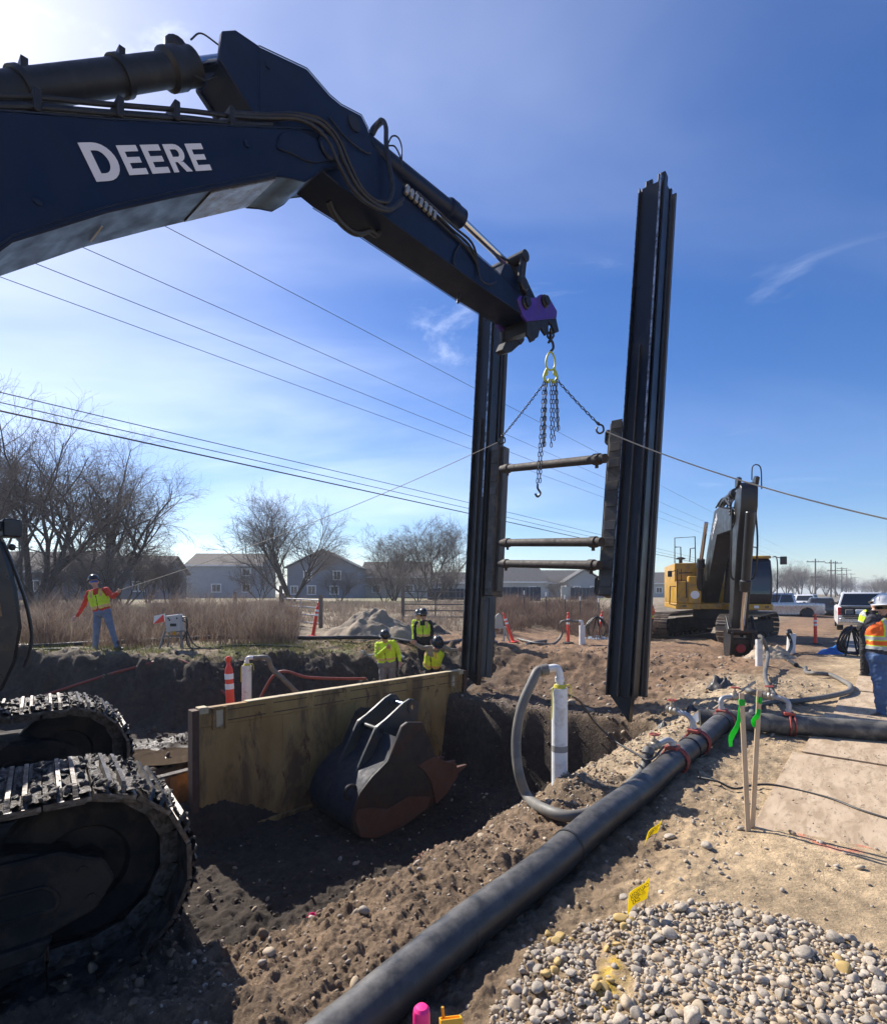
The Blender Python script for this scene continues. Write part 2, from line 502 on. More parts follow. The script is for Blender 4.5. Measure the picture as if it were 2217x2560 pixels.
YELLOW = M('machine_yellow', (0.46, 0.245, 0.016), (0.52, 0.285, 0.022), 2, rough=0.45, dirt=(0.20, 0.14, 0.075), damt=0.4, dscale=3, coat=0.1)
WHITE = M('white_paint', (0.75, 0.75, 0.74), (0.8, 0.8, 0.79), 4, rough=0.5)
DECAL = M('decal_white', (0.62, 0.62, 0.64), (0.68, 0.68, 0.7), 4, rough=0.5)
MUD = M('mud_cake', (0.05, 0.037, 0.028), (0.10, 0.078, 0.058), 14, rough=0.6, bump=1.0, bscale=55, rvar=0.35)
SHOE = M('track_steel', (0.11, 0.10, 0.095), (0.22, 0.21, 0.20), 6, rough=0.46, metal=0.85, dirt=(0.04, 0.032, 0.025), damt=0.7, dscale=7, bump=0.3, bscale=30)
FRAME_BLK = M('undercarriage', (0.009, 0.009, 0.009), (0.016, 0.014, 0.013), 4, rough=0.85, spec=.25, dirt=(0.042, 0.031, 0.023), damt=0.6, dscale=3, bump=0.3, bscale=24)
# ------------------------------------------------------------------ ground
def soil_material():
    m = bpy.data.materials.new('soil'); m.use_nodes = True
    t = m.node_tree; N = t.nodes; L = t.links; bs = N['Principled BSDF']
    at_ = N.new('ShaderNodeVertexColor'); at_.layer_name = 'soil'
    tcn = N.new('ShaderNodeTexCoord')
    def nz(s, d=6, r=0.6, dist=0.0):
        n = N.new('ShaderNodeTexNoise'); n.inputs['Scale'].default_value = s; n.inputs['Detail'].default_value = d
        n.inputs['Roughness'].default_value = r; n.inputs['Distortion'].default_value = dist
        L.new(tcn.outputs['Object'], n.inputs['Vector']); return n.outputs['Fac']
    def rng(x, a, b, c, d):
        n = N.new('ShaderNodeMapRange'); n.inputs['From Min'].default_value = a; n.inputs['From Max'].default_value = b
        n.inputs['To Min'].default_value = c; n.inputs['To Max'].default_value = d
        L.new(x, n.inputs['Value']); return n.outputs[0]
    def mul(a, b):
        n = N.new('ShaderNodeMixRGB'); n.blend_type = 'MULTIPLY'; n.inputs[0].default_value = 1
        L.new(a, n.inputs[1]); L.new(b, n.inputs[2]); return n.outputs[0]
    def grey(x):
        n = N.new('ShaderNodeCombineColor'); [L.new(x, n.inputs[i]) for i in range(3)]; return n.outputs[0]
    c = mul(at_.outputs['Color'], grey(rng(nz(1.3, 5), 0.3, 0.7, 0.72, 1.28)))
    c = mul(c, grey(rng(nz(9, 7, 0.68), 0.3, 0.7, 0.55, 1.38)))
    vo = N.new('ShaderNodeTexVoronoi'); vo.inputs['Scale'].default_value = 55
    L.new(tcn.outputs['Object'], vo.inputs['Vector'])
    peb = N.new('ShaderNodeMath'); peb.operation = 'LESS_THAN'; L.new(vo.outputs['Distance'], peb.inputs[0]); peb.inputs[1].default_value = 0.26
    sel = N.new('ShaderNodeSeparateColor'); L.new(vo.outputs['Color'], sel.inputs[0])
    pick = N.new('ShaderNodeMath'); pick.operation = 'GREATER_THAN'; L.new(sel.outputs[0], pick.inputs[0]); pick.inputs[1].default_value = 0.72
    both = N.new('ShaderNodeMath'); both.operation = 'MULTIPLY'; L.new(peb.outputs[0], both.inputs[0]); L.new(pick.outputs[0], both.inputs[1])
    mx = N.new('ShaderNodeMixRGB'); L.new(both.outputs[0], mx.inputs[0]); L.new(c, mx.inputs[1])
    lite = N.new('ShaderNodeMixRGB'); lite.blend_type = 'ADD'; lite.inputs[0].default_value = 0.5; L.new(c, lite.inputs[1]); L.new(c, lite.inputs[2])
    L.new(lite.outputs[0], mx.inputs[2])
    L.new(mx.outputs[0], bs.inputs['Base Color'])
    L.new(rng(at_.outputs['Alpha'], 0, 1, 0.95, 0.25), bs.inputs['Roughness'])
    bs.inputs['Specular IOR Level'].default_value = 0.35
    b1 = N.new('ShaderNodeBump'); b1.inputs['Strength'].default_value = 1.0; b1.inputs['Distance'].default_value = 0.03
    L.new(nz(22, 8, 0.7), b1.inputs['Height'])
    b2 = N.new('ShaderNodeBump'); b2.inputs['Strength'].default_value = 0.6; b2.inputs['Distance'].default_value = 0.008
    L.new(nz(110, 4, 0.7), b2.inputs['Height']); L.new(b1.outputs[0], b2.inputs['Normal'])
    L.new(b2.outputs[0], bs.inputs['Normal'])
    return m

def soil_colour(x, y):
    z, r = smooth_ground(x, y)
    a, b = r['a'], r['b']
    n = len(x)
    def C(c): return np.array(c)[None, :]
    def lerp(c, d, w): return c * (1 - w[:, None]) + d * w[:, None]
    n1 = fbm(a * .8, b * .8, 4)
    sandy = C((0.47, 0.345, 0.205)); bankc = C((0.195, 0.134, 0.084)); brown = C((0.24, 0.148, 0.085))
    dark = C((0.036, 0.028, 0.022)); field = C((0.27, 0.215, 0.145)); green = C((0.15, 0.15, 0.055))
    col = np.repeat(bankc, n, 0)
    col = lerp(col, np.repeat(sandy, n, 0), sstep(b + .5 * n1, -1.9, -0.5))
    dug = sstep(a + n1, 9.0, 10.5) * (1 - sstep(b + .7 * n1, -3.0, -1.2)) 
    col = lerp(col, np.repeat(brown, n, 0), dug)
    gravel = np.exp(-((b + 2.2 + .3 * n1) / .9) ** 2) * sstep(a, 4.0, 6.0) * (1 - sstep(a, 12, 14))
    col = lerp(col, np.repeat(C((0.40, 0.305, 0.195)), n, 0), np.clip(gravel, 0, 1))
    fieldw = np.clip((1 - sstep(b, -14.0, -11.5)) + sstep(a, 19, 23) * (1 - sstep(b, -6.5, -4.5)), 0, 1)
    col = lerp(col, np.repeat(field, n, 0), fieldw)
    bf = r['bfar']
    gs = np.exp(-((b - bf + 1.0) / 1.1) ** 2) * sstep(n1, -.12, .25) * (1 - sstep(a, 9.5, 12))
    col = lerp(col, np.repeat(green, n, 0), np.clip(gs, 0, 1))
    lawn = sstep(y, 30, 36) * (1 - sstep(b, -26, -20)) * sstep(fbm(x * .08, y * .08, 3), -.1, .2)
    col = lerp(col, np.repeat(C((0.17, 0.17, 0.07)), n, 0), lawn * .8)
    damp_shade = np.clip(r['pit'] * 1.0 + r['pit2'] + r['bench'] * 1.0 + r['cut'] * 0.6 + r['bench_e'] * .55, 0, 1)
    col = lerp(col, np.repeat(dark, n, 0), damp_shade * 0.9)  # moist dug soil, coloured darker still to stand in for the pit's shade
    face_shade = np.exp(-((b - bf - .7) / .85) ** 2) * (a < 12.5)
    col = lerp(col, np.repeat(C((0.06, 0.046, 0.035)), n, 0), np.clip(face_shade * 1.2, 0, 1))  # shade of the far bank face put into its earth colour
    # glossy wet mud on the bench by the puddle and in the cut
    wet = np.clip(r['bench'] * sstep(n1, -.25, .1) * (1 - sstep(a, 5.5, 7.0)) * (1 - sstep(np.abs(b + 9.2), 1.0, 1.9)), 0, 1) * 0.95
    wet = np.maximum(wet, 0.35 * r['cut'] * sstep(n1, 0, .3))
    # survey paint: orange ring on the path and yellow line on the stones
    pr = np.hypot(x - 2.72, y - 3.72)
    col = lerp(col, np.repeat(C((0.75, 0.16, 0.09)), n, 0), np.exp(-((pr - 0.17) / 0.035) ** 2) * sstep(noise2(x * 9, y * 9), -.25, .2) * .8)
    dl = np.abs((x - 0.78) - (y - 2.45) * 0.42 + .05 * noise2(x * 6, y * 6))
    col = lerp(col, np.repeat(C((0.55, 0.36, 0.05)), n, 0), np.exp(-(dl / 0.06) ** 2) * sstep(y, 2.15, 2.3) * (1 - sstep(y, 2.65, 2.85)) * sstep(noise2(x * 14, y * 14), -.3, .2))
    pk = np.exp(-(((x + 0.28) * .75 - (y - 4.1) * .66) / 0.05) ** 2) * np.exp(-((x + .18) ** 2 + (y - 4.2) ** 2) / .05)
    col = lerp(col, np.repeat(C((0.5, 0.2, 0.18)), n, 0), np.clip(pk, 0, 1) * .6)
    return np.concatenate([np.clip(col, 0, 1), wet[:, None]], 1)

th = np.concatenate([np.radians(np.linspace(-180, -56, 30, endpoint=False)), np.radians(np.linspace(-56, 56, 560, endpoint=False)), np.radians(np.linspace(56, 180, 30, endpoint=False))])
rad = np.concatenate([np.geomspace(0.25, 1.4, 20, endpoint=False), np.geomspace(1.4, 40, 760, endpoint=False), np.geomspace(40, 1500, 70)])
TH, RD = np.meshgrid(th, rad)
gx = (RD * np.sin(TH)).ravel(); gy = (RD * np.cos(TH)).ravel()
gz = height(gx, gy)
nr, na = RD.shape
ii, jj = np.meshgrid(np.arange(nr - 1), np.arange(na), indexing='ij')
j2 = (jj + 1) % na
F = np.stack([ii * na + jj, (ii + 1) * na + jj, (ii + 1) * na + j2, ii * na + j2], -1).reshape(-1, 4)
F = F[:, ::-1]
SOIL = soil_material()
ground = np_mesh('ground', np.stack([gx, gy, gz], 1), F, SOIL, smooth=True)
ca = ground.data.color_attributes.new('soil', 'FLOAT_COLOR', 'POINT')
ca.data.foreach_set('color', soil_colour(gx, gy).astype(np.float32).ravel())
cap = MB(); cap.add([(0.26 * math.sin(k * PI / 8), 0.26 * math.cos(k * PI / 8), hz(0, 0)) for k in range(16)], [tuple(range(16))])
tag(ground, 'churned brown and sandy earth of the dug-up site', kind='structure')

# ------------------------------------------------------------------ stones
def ico(sub):
    bm = bmesh.new(); bmesh.ops.create_icosphere(bm, subdivisions=sub, radius=1)
    v = np.array([q.co[:] for q in bm.verts]); f = np.array([[k.index for k in q.verts] for q in bm.faces]); bm.free()
    return v, f
IV1, IF1 = ico(1); IV2, IF2 = ico(2); IV3, IF3 = ico(3)
rng_ = np.random.RandomState(11)
def stone_shape(V0, seed, flat=0.6, rough=0.18):
    r = np.random.RandomState(seed)
    v = V0.copy()
    for _ in range(7):
        d = r.normal(size=3); d /= np.linalg.norm(d); k = r.uniform(.55, .95)
        s = v @ d; v = v - np.outer(np.clip(s - k, 0, None), d) * .8
    ph = r.uniform(0, 6, 3)
    if flat > .7:
        for _ in range(9):
            d = r.normal(size=3); d /= np.linalg.norm(d); k = r.uniform(.35, .8)
            s = v @ d; v = v - np.outer(np.clip(s - k, 0, None), d)
    v *= (1 + rough * .5 * np.sin(v[:, :1] * 2.3 + ph[0]) * np.cos(v[:, 1:2] * 2.1 + ph[1]))
    v *= np.array([1.0, r.uniform(.62, .95), r.uniform(flat - .12, flat + .15)])
    return v
def rot_rand(n, r, tilt=.5):
    out = np.zeros((n, 3, 3))
    for i in range(n):
        q = Quaternion((0, 0, 1), r.uniform(0, 2 * PI)) @ Quaternion((1, 0, 0), r.normal() * tilt) @ Quaternion((0, 1, 0), r.normal() * tilt)
        out[i] = np.array(q.to_matrix())
    return out
STONE = M('river_stone', (0.30, 0.245, 0.185), (0.54, 0.465, 0.37), 5.0, rough=0.75, bump=0.12, bscale=80, dirt=(0.32, 0.25, 0.17), damt=0.25, dscale=10)
STONE_G = M('river_stone_grey', (0.24, 0.20, 0.155), (0.42, 0.37, 0.30), 5.0, rough=0.75, bump=0.12, bscale=80, dirt=(0.3, 0.24, 0.17), damt=0.2, dscale=9)
STONE_T = M('river_stone_tan', (0.34, 0.26, 0.17), (0.47, 0.38, 0.27), 5.0, rough=0.8, bump=0.12, bscale=80)
STONE_Y = M('stone_yellow_paint', (0.55, 0.33, 0.03), (0.40, 0.31, 0.18), 14.0, rough=0.7, bump=0.1, bscale=70, dirt=(0.36, 0.31, 0.24), damt=0.35, dscale=14)
SOILCLOD = M('soil_clod', (0.16, 0.108, 0.066), (0.25, 0.172, 0.105), 10, rough=0.95, bump=0.5, bscale=60)
SOILDARK = M('soil_clod_dark', (0.06, 0.045, 0.035), (0.11, 0.085, 0.065), 10, rough=0.9, bump=0.5, bscale=60)

def inside_cobbles(x, y):
    up = np.interp(x, [0.2, .57, 1.12, 1.59, 1.93, 2.18, 2.6, 3.2], [2.55, 2.91, 3.00, 3.02, 2.85, 2.62, 2.25, 1.9]) + .05 * noise2(x * 7, y * 7)
    left = np.interp(y, [1.5, 2.0, 2.3, 2.6, 2.9], [-.1, .04, .20, .38, .52]) + .07 * noise2(y * 6, x * 6)
    bare = np.exp(-(((x - 0.80) / .10) ** 2 + ((y - 2.50) / .20) ** 2)) > 0.5
    return (y < up) & (x > left) & ~bare
cells = {}
cob = []
def try_place(x, y, s, k=0.62):
    ci, cj = int(x / .12), int(y / .12)
    for di in (-1, 0, 1):
        for dj in (-1, 0, 1):
            for (qx, qy, qs) in cells.get((ci + di, cj + dj), ()):
                if (qx - x) ** 2 + (qy - y) ** 2 < ((qs + s) * k) ** 2: return False
    cells.setdefault((ci, cj), []).append((x, y, s)); cob.append((x, y, s)); return True
for (n_, s0, s1) in ((130, .032, .047), (900, .021, .032), (6500, .0125, .021), (16000, .006, .0125)):
    X_ = rng_.uniform(.1, 3.0, n_); Y_ = rng_.uniform(1.55, 3.1, n_); S_ = rng_.uniform(s0, s1, n_)
    ok = inside_cobbles(X_, Y_)
    for x_, y_, s_, o_ in zip(X_, Y_, S_, ok):
        if o_: try_place(x_, y_, s_)
for (n_, s0, s1) in ((60, .022, .045), (500, .008, .022)):        # strays beside the pipe and on the path
    X_ = rng_.uniform(-.1, 3.4, n_); Y_ = rng_.uniform(1.9, 4.6, n_); S_ = rng_.uniform(s0, s1, n_)
    for x_, y_, s_ in zip(X_, Y_, S_):
        bb = V.x * x_ + V.y * y_
        if bb > -1.35 and rng_.rand() < (0.9 if bb < -.75 else 0.16): try_place(x_, y_, s_, .8)
cob.sort(key=lambda q: -q[2] / math.hypot(q[0], q[1]))
inview = [q for q in cob if abs(q[0] / q[1]) < .83 and q[1] > 2.13]
rest = [q for q in cob if not (abs(q[0] / q[1]) < .83 and q[1] > 2.13)]
yspots = [(0.62, 2.86), (0.98, 2.86), (.70, 2.42), (.52, 2.52), (1.9, 2.5), (0.86, 2.7)]
cmeshes = {}
for i in range(7):
    v = stone_shape(IV3, 100 + i, .62)
    for mn, mt in (('w', STONE), ('g', STONE_G), ('t', STONE_T), ('y', STONE_Y)):
        me = bpy.data.meshes.new('cobble'); me.from_pydata(v.tolist(), [], IF3.tolist()); me.materials.append(mt)
        me.polygons.foreach_set('use_smooth', [True] * len(me.polygons)); cmeshes[(i, mn)] = me
for k, (x_, y_, s_) in enumerate(inview[:300]):
    kind = rng_.choice(['w', 'w', 'g', 'g', 't'])
    if min(math.hypot(x_ - p, y_ - q) for p, q in yspots) < .075: kind = 'y'
    o = bpy.data.objects.new('cobble', cmeshes[(rng_.randint(7), kind)]); COL.objects.link(o); o.parent = ground
    o.location = (x_, y_, hz(x_, y_) + s_ * rng_.uniform(.15, .5))
    o.scale = (s_, s_, s_ * rng_.uniform(.8, 1.1))
    o.rotation_euler = (rng_.normal() * .35, rng_.normal() * .35, rng_.uniform(0, 6.28))
def merge_stones(name, pts, V0, F0, mats, parent, seedbase, flat=.6, sink=.3, tilt=.5, nvar=9, zfix=None):
    shp = [stone_shape(V0, seedbase + i, flat) for i in range(nvar)]
    n = len(pts); R_ = rot_rand(n, rng_, tilt); P = np.array(pts)
    zz = height(P[:, 0], P[:, 1]) if zfix is None else np.full(n, zfix)
    vs = []; fs = []; mi = []
    for i in range(n):
        v = (shp[rng_.randint(nvar)] * P[i, 2]) @ R_[i].T + np.array([P[i, 0], P[i, 1], zz[i] + P[i, 2] * sink])
        vs.append(v); fs.append(F0 + i * len(V0)); mi.append(np.full(len(F0), rng_.randint(len(mats))))
    o = np_mesh(name, np.concatenate(vs), np.concatenate(fs), mats, parent, smooth=flat < .7, mi=np.concatenate(mi))
    tag(o, kind='stuff')
    return o
merge_stones('small_cobbles', inview[300:] + rest, IV2, IF2, [STONE, STONE_G, STONE_G, STONE_T], ground, 300)
# gravel and clods over the worked soil
pts = []; clods = []; dclods = []
def scatter(n, a0, a1, b0, b1, s0, s1, out, pw=2.5, sd=None):
    A = rng_.uniform(a0, a1, n); B = rng_.uniform(b0, b1, n)
    S = s0 + (s1 - s0) * rng_.rand(n) ** pw
    X = U.x * A + V.x * B; Y = U.y * A + V.y * B
    for x_, y_, s_ in zip(X, Y, S): out.append((x_, y_, s_))
scatter(1100, 0.9, 5.0, -3.2, -1.9, .003, .02, pts, 3.5)
scatter(2600, 4.0, 9.5, -3.4, -1.9, .004, .024, pts, 3)
scatter(900, 7.5, 12.5, -3.2, -0.8, .006, .035, pts, 3)
scatter(900, 1.2, 7.5, -1.5, -.2, .004, .02, pts)
scatter(500, 2.5, 9.0, -.2, 3.0, .004, .015, pts)
scatter(70, 1.2, 9.0, -3.3, -2.0, .022, .045, pts, 1.5)
scatter(300, 9, 17, -9, -3, .01, .05, pts)
scatter(26, 9, 16, -6, -1.5, .05, .11, pts)
scatter(50, 2.8, 8.5, -6.5, -3.8, .02, .06, pts)
scatter(2600, 0.8, 9.0, -3.5, -2.0, .005, .026, clods, 3)
scatter(500, 1.0, 8.8, -3.4, -2.8, .008, .045, clods, 2)
scatter(900, 9.0, 17, -9, -2.5, .01, .06, clods, 3)
scatter(400, 2.5, 8.8, -4.2, -3.2, .01, .05, dclods)
scatter(1500, 1.9, 8.8, -7.6, -3.4, .008, .055, dclods, 3)
scatter(90, 2.0, 8.8, -7.4, -3.6, .012, .045, pts, 2)
scatter(700, 2.6, 10.5, -11.5, -8.0, .015, .08, dclods,3)
scatter(400, 3, 12, -13, -10.0, .015, .07, dclods,3)
scatter(250, 8.6, 9.6, -8, -3.4, .015, .06, dclods,2)
merge_stones('gravel', pts, IV2, IF2, [STONE, STONE_G, STONE_T, STONE_T], ground, 500, sink=.25)
merge_stones('soil_clods', clods, IV2, IF2, [SOILCLOD], ground, 700, flat=.75, sink=.2, tilt=1.2)
merge_stones('dark_clods', dclods, IV1, IF1, [SOILDARK], ground, 800, flat=.75, sink=.2, tilt=1.2)

# puddle in the hollow behind the panel
WATER = M('muddy_water', (0.075, 0.055, 0.037), (0.10, 0.073, 0.048), 3, rough=0.06, rvar=0.03, bump=0.02, bscale=6)
mbw = MB()
pc = gnd(400, 1893, -0.99)
ring = [(pc.x + (.85 + .35 * noise2(np.cos(k * .39) * 2, np.sin(k * .39) * 2)) * math.cos(k * PI / 8) * 1.0, pc.y + .5 * math.sin(k * PI / 8), -0.975) for k in range(16)]
mbw.add(ring, [tuple(range(16))])
tag(obj('puddle', mbw, WATER), 'muddy brown puddle behind the yellow trench panel', kind='structure')

# ------------------------------------------------------------------ road, lanes and path boards
ASPH = M('asphalt', (0.17, 0.16, 0.15), (0.235, 0.22, 0.205), 1.2, rough=0.85, bump=0.25, bscale=120, dirt=(0.30, 0.26, 0.20), damt=0.35, dscale=.5)
def strip(name, a0, a1, b0, b1, dz, mat, label, n=60, parent=None, kind='structure'):
    mb = MB(); vs = []; fs = []
    for i in range(n + 1):
        a_ = a0 * (a1 / a0) ** (i / n)
        for b_ in (b0, b1):
            p = ab(a_, b_); vs.append((p.x, p.y, -0.0098 * max(0, p.y - 12) + dz))
    for i in range(n): fs.append((2 * i, 2 * i + 1, 2 * i + 3, 2 * i + 2))
    mb.add(vs, fs); o = obj(name, mb, mat, parent, smooth=0)
    if parent is None: tag(o, label, kind=kind)
    return o
road = strip('road', 19.5, 1400, -1.2, 13.0, 0.055, ASPH, 'grey asphalt road running off to the horizon')
LINE = M('road_paint', (0.62, 0.62, 0.60), (0.72, 0.72, 0.70), 3, rough=0.7, dirt=(0.25, 0.23, 0.2), damt=0.35, dscale=2)
for k in range(6):
    strip('lane_marking', 33.0 + k * 1.3, 33.7 + k * 1.3, -.8, 3.2, 0.060, LINE, '', 1, road)
strip('lane_marking', 45, 600, 5.9, 6.05, 0.060, M('yellow_line', (0.5, 0.36, 0.06), rough=.7), '', 30, road)
strip('lane_marking', 42, 600, 0.2, 0.35, 0.060, LINE, '', 30, road)

PLY = M('plywood', (0.42, 0.31, 0.20), (0.52, 0.40, 0.27), 2.0, rough=0.9, stretch=(1, 3.5, 1), dirt=(0.31, 0.22, 0.135), damt=0.5, dscale=2.6, rust=(.19, .14, .095), ramt=.35, bump=0.15, bscale=30)
ply_lab = ['dusty plywood sheet in front of the branch pipe with an orange paint ring near it',
           'dusty plywood sheet that the branch pipe crosses', 'plywood sheet where the orange-vested man stands',
           'plywood sheet beyond the man, beside the lying boards', 'farthest plywood sheet, towards the hose coil', 'plywood sheet at the edge of the frame beside the branch pipe']
for k, (a0, a1, b0, b1, dz, rz) in enumerate(((4.50, 6.90, -0.78, 1.75, .020, .01), (6.93, 9.35, -0.70, 1.8, .028, -.012), (9.40, 11.8, -.60, 1.85, .020, .008), (11.85, 14.2, -.45, 2.0, .03, 0), (14.3, 16.7, -.35, 2.1, .02, .02), (5.6, 8.0, 1.80, 3.0, .024, -.01))):
    c = ab((a0 + a1) / 2, (b0 + b1) / 2)
    t = thing('plywood_sheet', ply_lab[k], 'plywood', (c.x, c.y, dz - .019), math.atan2(U.y, U.x) + rz, 'plywood sheets on the path')
    mb = MB(); mb.box((0, 0, 0), (a1 - a0, b1 - b0, .018)); obj('sheet', mb, PLY, t, bevel=.003)

crumbs = []
scatter(900, 4.6, 14.0, -0.6, 1.8, .003, .012, crumbs, 3.5)
merge_stones('path_crumbs', crumbs, IV1, IF1, [STONE_T, SOILCLOD, STONE], ground, 900, flat=.75, zfix=.027, sink=.2)
# ------------------------------------------------------------------ near excavator
EXC = Vector((-4.53, 3.0, 0)); EZ = -0.36
TF = Vector((0.796, 0.604, 0)).normalized(); TR = Vector((TF.y, -TF.x, 0))      # tracks: forward, right
BD = Vector((0.667, 0.745, 0)).normalized(); BR = Vector((BD.y, -BD.x, 0))      # boom: forward, right
ex = thing('excavator', 'large dark excavator with raised white-lettered boom and muddy tracks, lifting the steel frame', 'excavator', (EXC.x, EXC.y, EZ))
def tk(f, r, z): return TF * f + TR * r + Vector((0, 0, z))
def bo(s, off, z): return BD * s + BR * off + Vector((0, 0, z - EZ))            # z is the height in the place
def bpx(px, py, off):
    """photograph pixel -> point of the boom's own upright plane, shifted sideways by off"""
    k = (px - 1108.5) / FPX; b = EXC + BR * off
    s = (k * b.y - b.x) / (BD.x - k * BD.y); y = b.y + BD.y * s
    return bo(s, off, EYE + (1480 - py) / FPX * y)

def shoe_mesh(seed, width=0.8, pitch=0.215, mud=True):
    r = random.Random(seed); mb = MB()
    mb.box((0, 0, 0.0), (pitch * .96, width, .026))
    for gx_ in (-.034, .034):
        mb.box((gx_, 0, .036), (.026, width * .985, .052), taper=.8)
    for sy in (-1, 1): mb.box((0, sy * .11, -.06), (pitch * .9, .05, .10))
    if mud:
        for x0_, x1_ in ((-.103, -.048), (-.020, .020), (.048, .103)):      # mud pressed level between the bars
            n = 26; vs = []; fs = []
            for i in range(n + 1):
                for j in range(4):
                    vs.append((x0_ + (x1_ - x0_) * j / 3, (i / n - .5) * width * .97, .030 + .020 * float(noise2(i * .37 + seed * 7, j * .6 + x0_ * 40)) + .012 * r.random()))
            for i in range(n):
                for j in range(3): fs.append((i * 4 + j, i * 4 + j + 1, i * 4 + j + 5, i * 4 + j + 4))
            mb.add(vs, fs, 1)
        for _ in range(22):
            x_ = r.choice([-.085, 0, .085, .085, -.085]) + r.uniform(-.025, .025)
            R_ = Quaternion((r.random(), r.random(), r.random(), r.random())).normalized().to_matrix()
            mb.ball((x_, r.uniform(-.45, .45) * width, .03 + r.uniform(0, .018)), (r.uniform(.012, .030), r.uniform(.015, .045), r.uniform(.008, .022)), 5, 4, R_, 1)
    return mesh_of('track_shoe', mb, [SHOE, MUD], smooth=30)
def track_loop(L, R_, n):
    """n stations (f, z, angle) round a stadium of straight length L and radius R_ , centre height R_"""
    per = 2 * L + 2 * PI * R_; out = []
    for i in range(n):
        d = (i + .31) / n * per
        if d < L: out.append((-L / 2 + d, 2 * R_ - .03 * math.sin(PI * d / L), 0.0))
        elif d < L + PI * R_:
            t_ = (d - L) / R_; out.append((L / 2 + R_ * math.sin(t_), R_ + R_ * math.cos(t_), -t_))
        elif d < 2 * L + PI * R_:
            e = d - L - PI * R_; out.append((L / 2 - e, 0.0, PI))
        else:
            t_ = (d - 2 * L - PI * R_) / R_; out.append((-L / 2 - R_ * math.sin(t_), R_ - R_ * math.cos(t_), -PI - t_))
    return out
def build_track(root, fwd, rgt, roff, L, R_, meshes, nsh, width, z0=0.0, side=1, matf=FRAME_BLK):
    def q(f, r, z): return fwd * f + rgt * (roff + r) + Vector((0, 0, z + z0))
    mb = MB()
    prof = [(-L / 2 + .1, R_ - .24), (L / 2 - .25, R_ - .24), (L / 2 - .05, R_ - .1), (L / 2 - .05, R_ + .14), (L / 2 - .3, R_ + .22), (-L / 2 + .1, R_ + .2)]
    mb.prism(prof, -width * .34, width * .34, lambda p, z, t: q(p, t, z))
    fr_ = obj('track', mb, matf, root, bevel=.02)
    o_ = width * .34 * side
    # side guard over the idler, with its oval step hole
    gpl = [(-L / 2 + .05, R_ - .27), (L / 2 - .30, R_ - .27), (L / 2 + .04, R_ - .16), (L / 2 + .13, R_ - .02), (L / 2 + .08, R_ + .10), (L / 2 - .12, R_ + .20), (-L / 2 + .05, R_ + .20)]
    mb = MB(); mb.prism(gpl, 0, .05 * side, lambda p, z, t: q(p, o_ + t, z)); obj('side_guard', mb, matf, fr_, bevel=.012)
    o_ += .05 * side
    pts_ = []
    for k in range(20):
        an = 2 * PI * k / 20
        pts_.append((L / 2 - .30 + (.11 if math.cos(an) > 0 else -.11) + .062 * math.cos(an), R_ - .02 + .062 * math.sin(an) - .03 * math.cos(an)))
    mb = MB(); mb.tube([q(p, o_ + .004 * side, z) for p, z in pts_ + pts_[:1]], .012, 6, False)
    obj('step_rim', mb, matf, fr_)
    mb = MB(); mb.prism(pts_, 0, .003 * side, lambda p, z, t: q(p, o_ + .002 * side + t, z)); obj('step_hole_dark', mb, flatm('hole_shade_black', (.004, .004, .004), .9), fr_)  # black plate stands for the shade inside the hole
    mb = MB()
    for bf_, bz_ in ((L / 2 + .02, R_ - .08), (L / 2 - .02, R_ + .08), (L / 2 - .62, R_ + .1), (L / 2 - .62, R_ - .16), (L / 2 - 1.0, R_ + .1), (L / 2 - 1.0, R_ - .16)):
        mb.lathe([(.022, 0), (.022, .014), (.012, .016)], q(bf_, o_, bz_), 6, rgt * side)
    obj('guard_bolts', mb, matf, fr_)
    mb = MB(); mb.prism([(-L / 2 + .2, R_ - .30), (L / 2 - .2, R_ - .30), (L / 2 - .15, R_ - .22), (-L / 2 + .2, R_ - .22)], -.03, .03, lambda p, z, t: q(p, o_ + .02 * side + t, z)); obj('guard_rail', mb, matf, fr_, bevel=.01)
    for nm, f_, rr in (('idler_wheel', L / 2, R_ - .09), ('drive_sprocket', -L / 2, R_ - .10)):
        mb = MB(); c0 = q(f_, -.16, R_); c1 = q(f_, .16, R_)
        ax = rgt
        mb.lathe([(rr * .55, -.10), (rr * .9, -.10), (rr, -.07), (rr, .07), (rr * .9, .10), (rr * .55, .10), (rr * .5, .06), (rr * .25, .06), (rr * .22, .12)], q(f_, 0.0, R_), 28, ax * side)
        obj(nm, mb, matf, fr_)
    for k in range(7):
        mb = MB(); f_ = -L / 2 + .5 + k * (L - .9) / 6
        mb.lathe([(.09, -.2), (.11, -.2), (.11, -.06), (.075, -.05), (.075, .05), (.11, .06), (.11, .2), (.05, .22)], q(f_, 0, .13), 14, rgt); obj('roller', mb, matf, fr_)
    for i, (f_, z_, an) in enumerate(track_loop(L, R_ - .015, nsh)):
        o = bpy.data.objects.new('track_shoe', meshes[i % len(meshes)]); COL.objects.link(o); o.parent = fr_
        tx = (fwd * math.cos(an) + Vector((0, 0, 1)) * math.sin(an)); ny = -rgt
        nz_ = tx.cross(ny)
        Mx = Matrix((tx, ny, nz_)).transposed().to_4x4(); Mx.translation = q(f_, 0, z_)
        o.matrix_local = Mx
    return fr_
shm = [shoe_mesh(k) for k in range(5)]
TL, TRD = 4.0, 0.51
for roff, sd in ((1.34, 1), (-1.34, 1)):
    build_track(ex, TF, TR, roff, TL, TRD, shm, 52, 0.8, 0.02, sd)
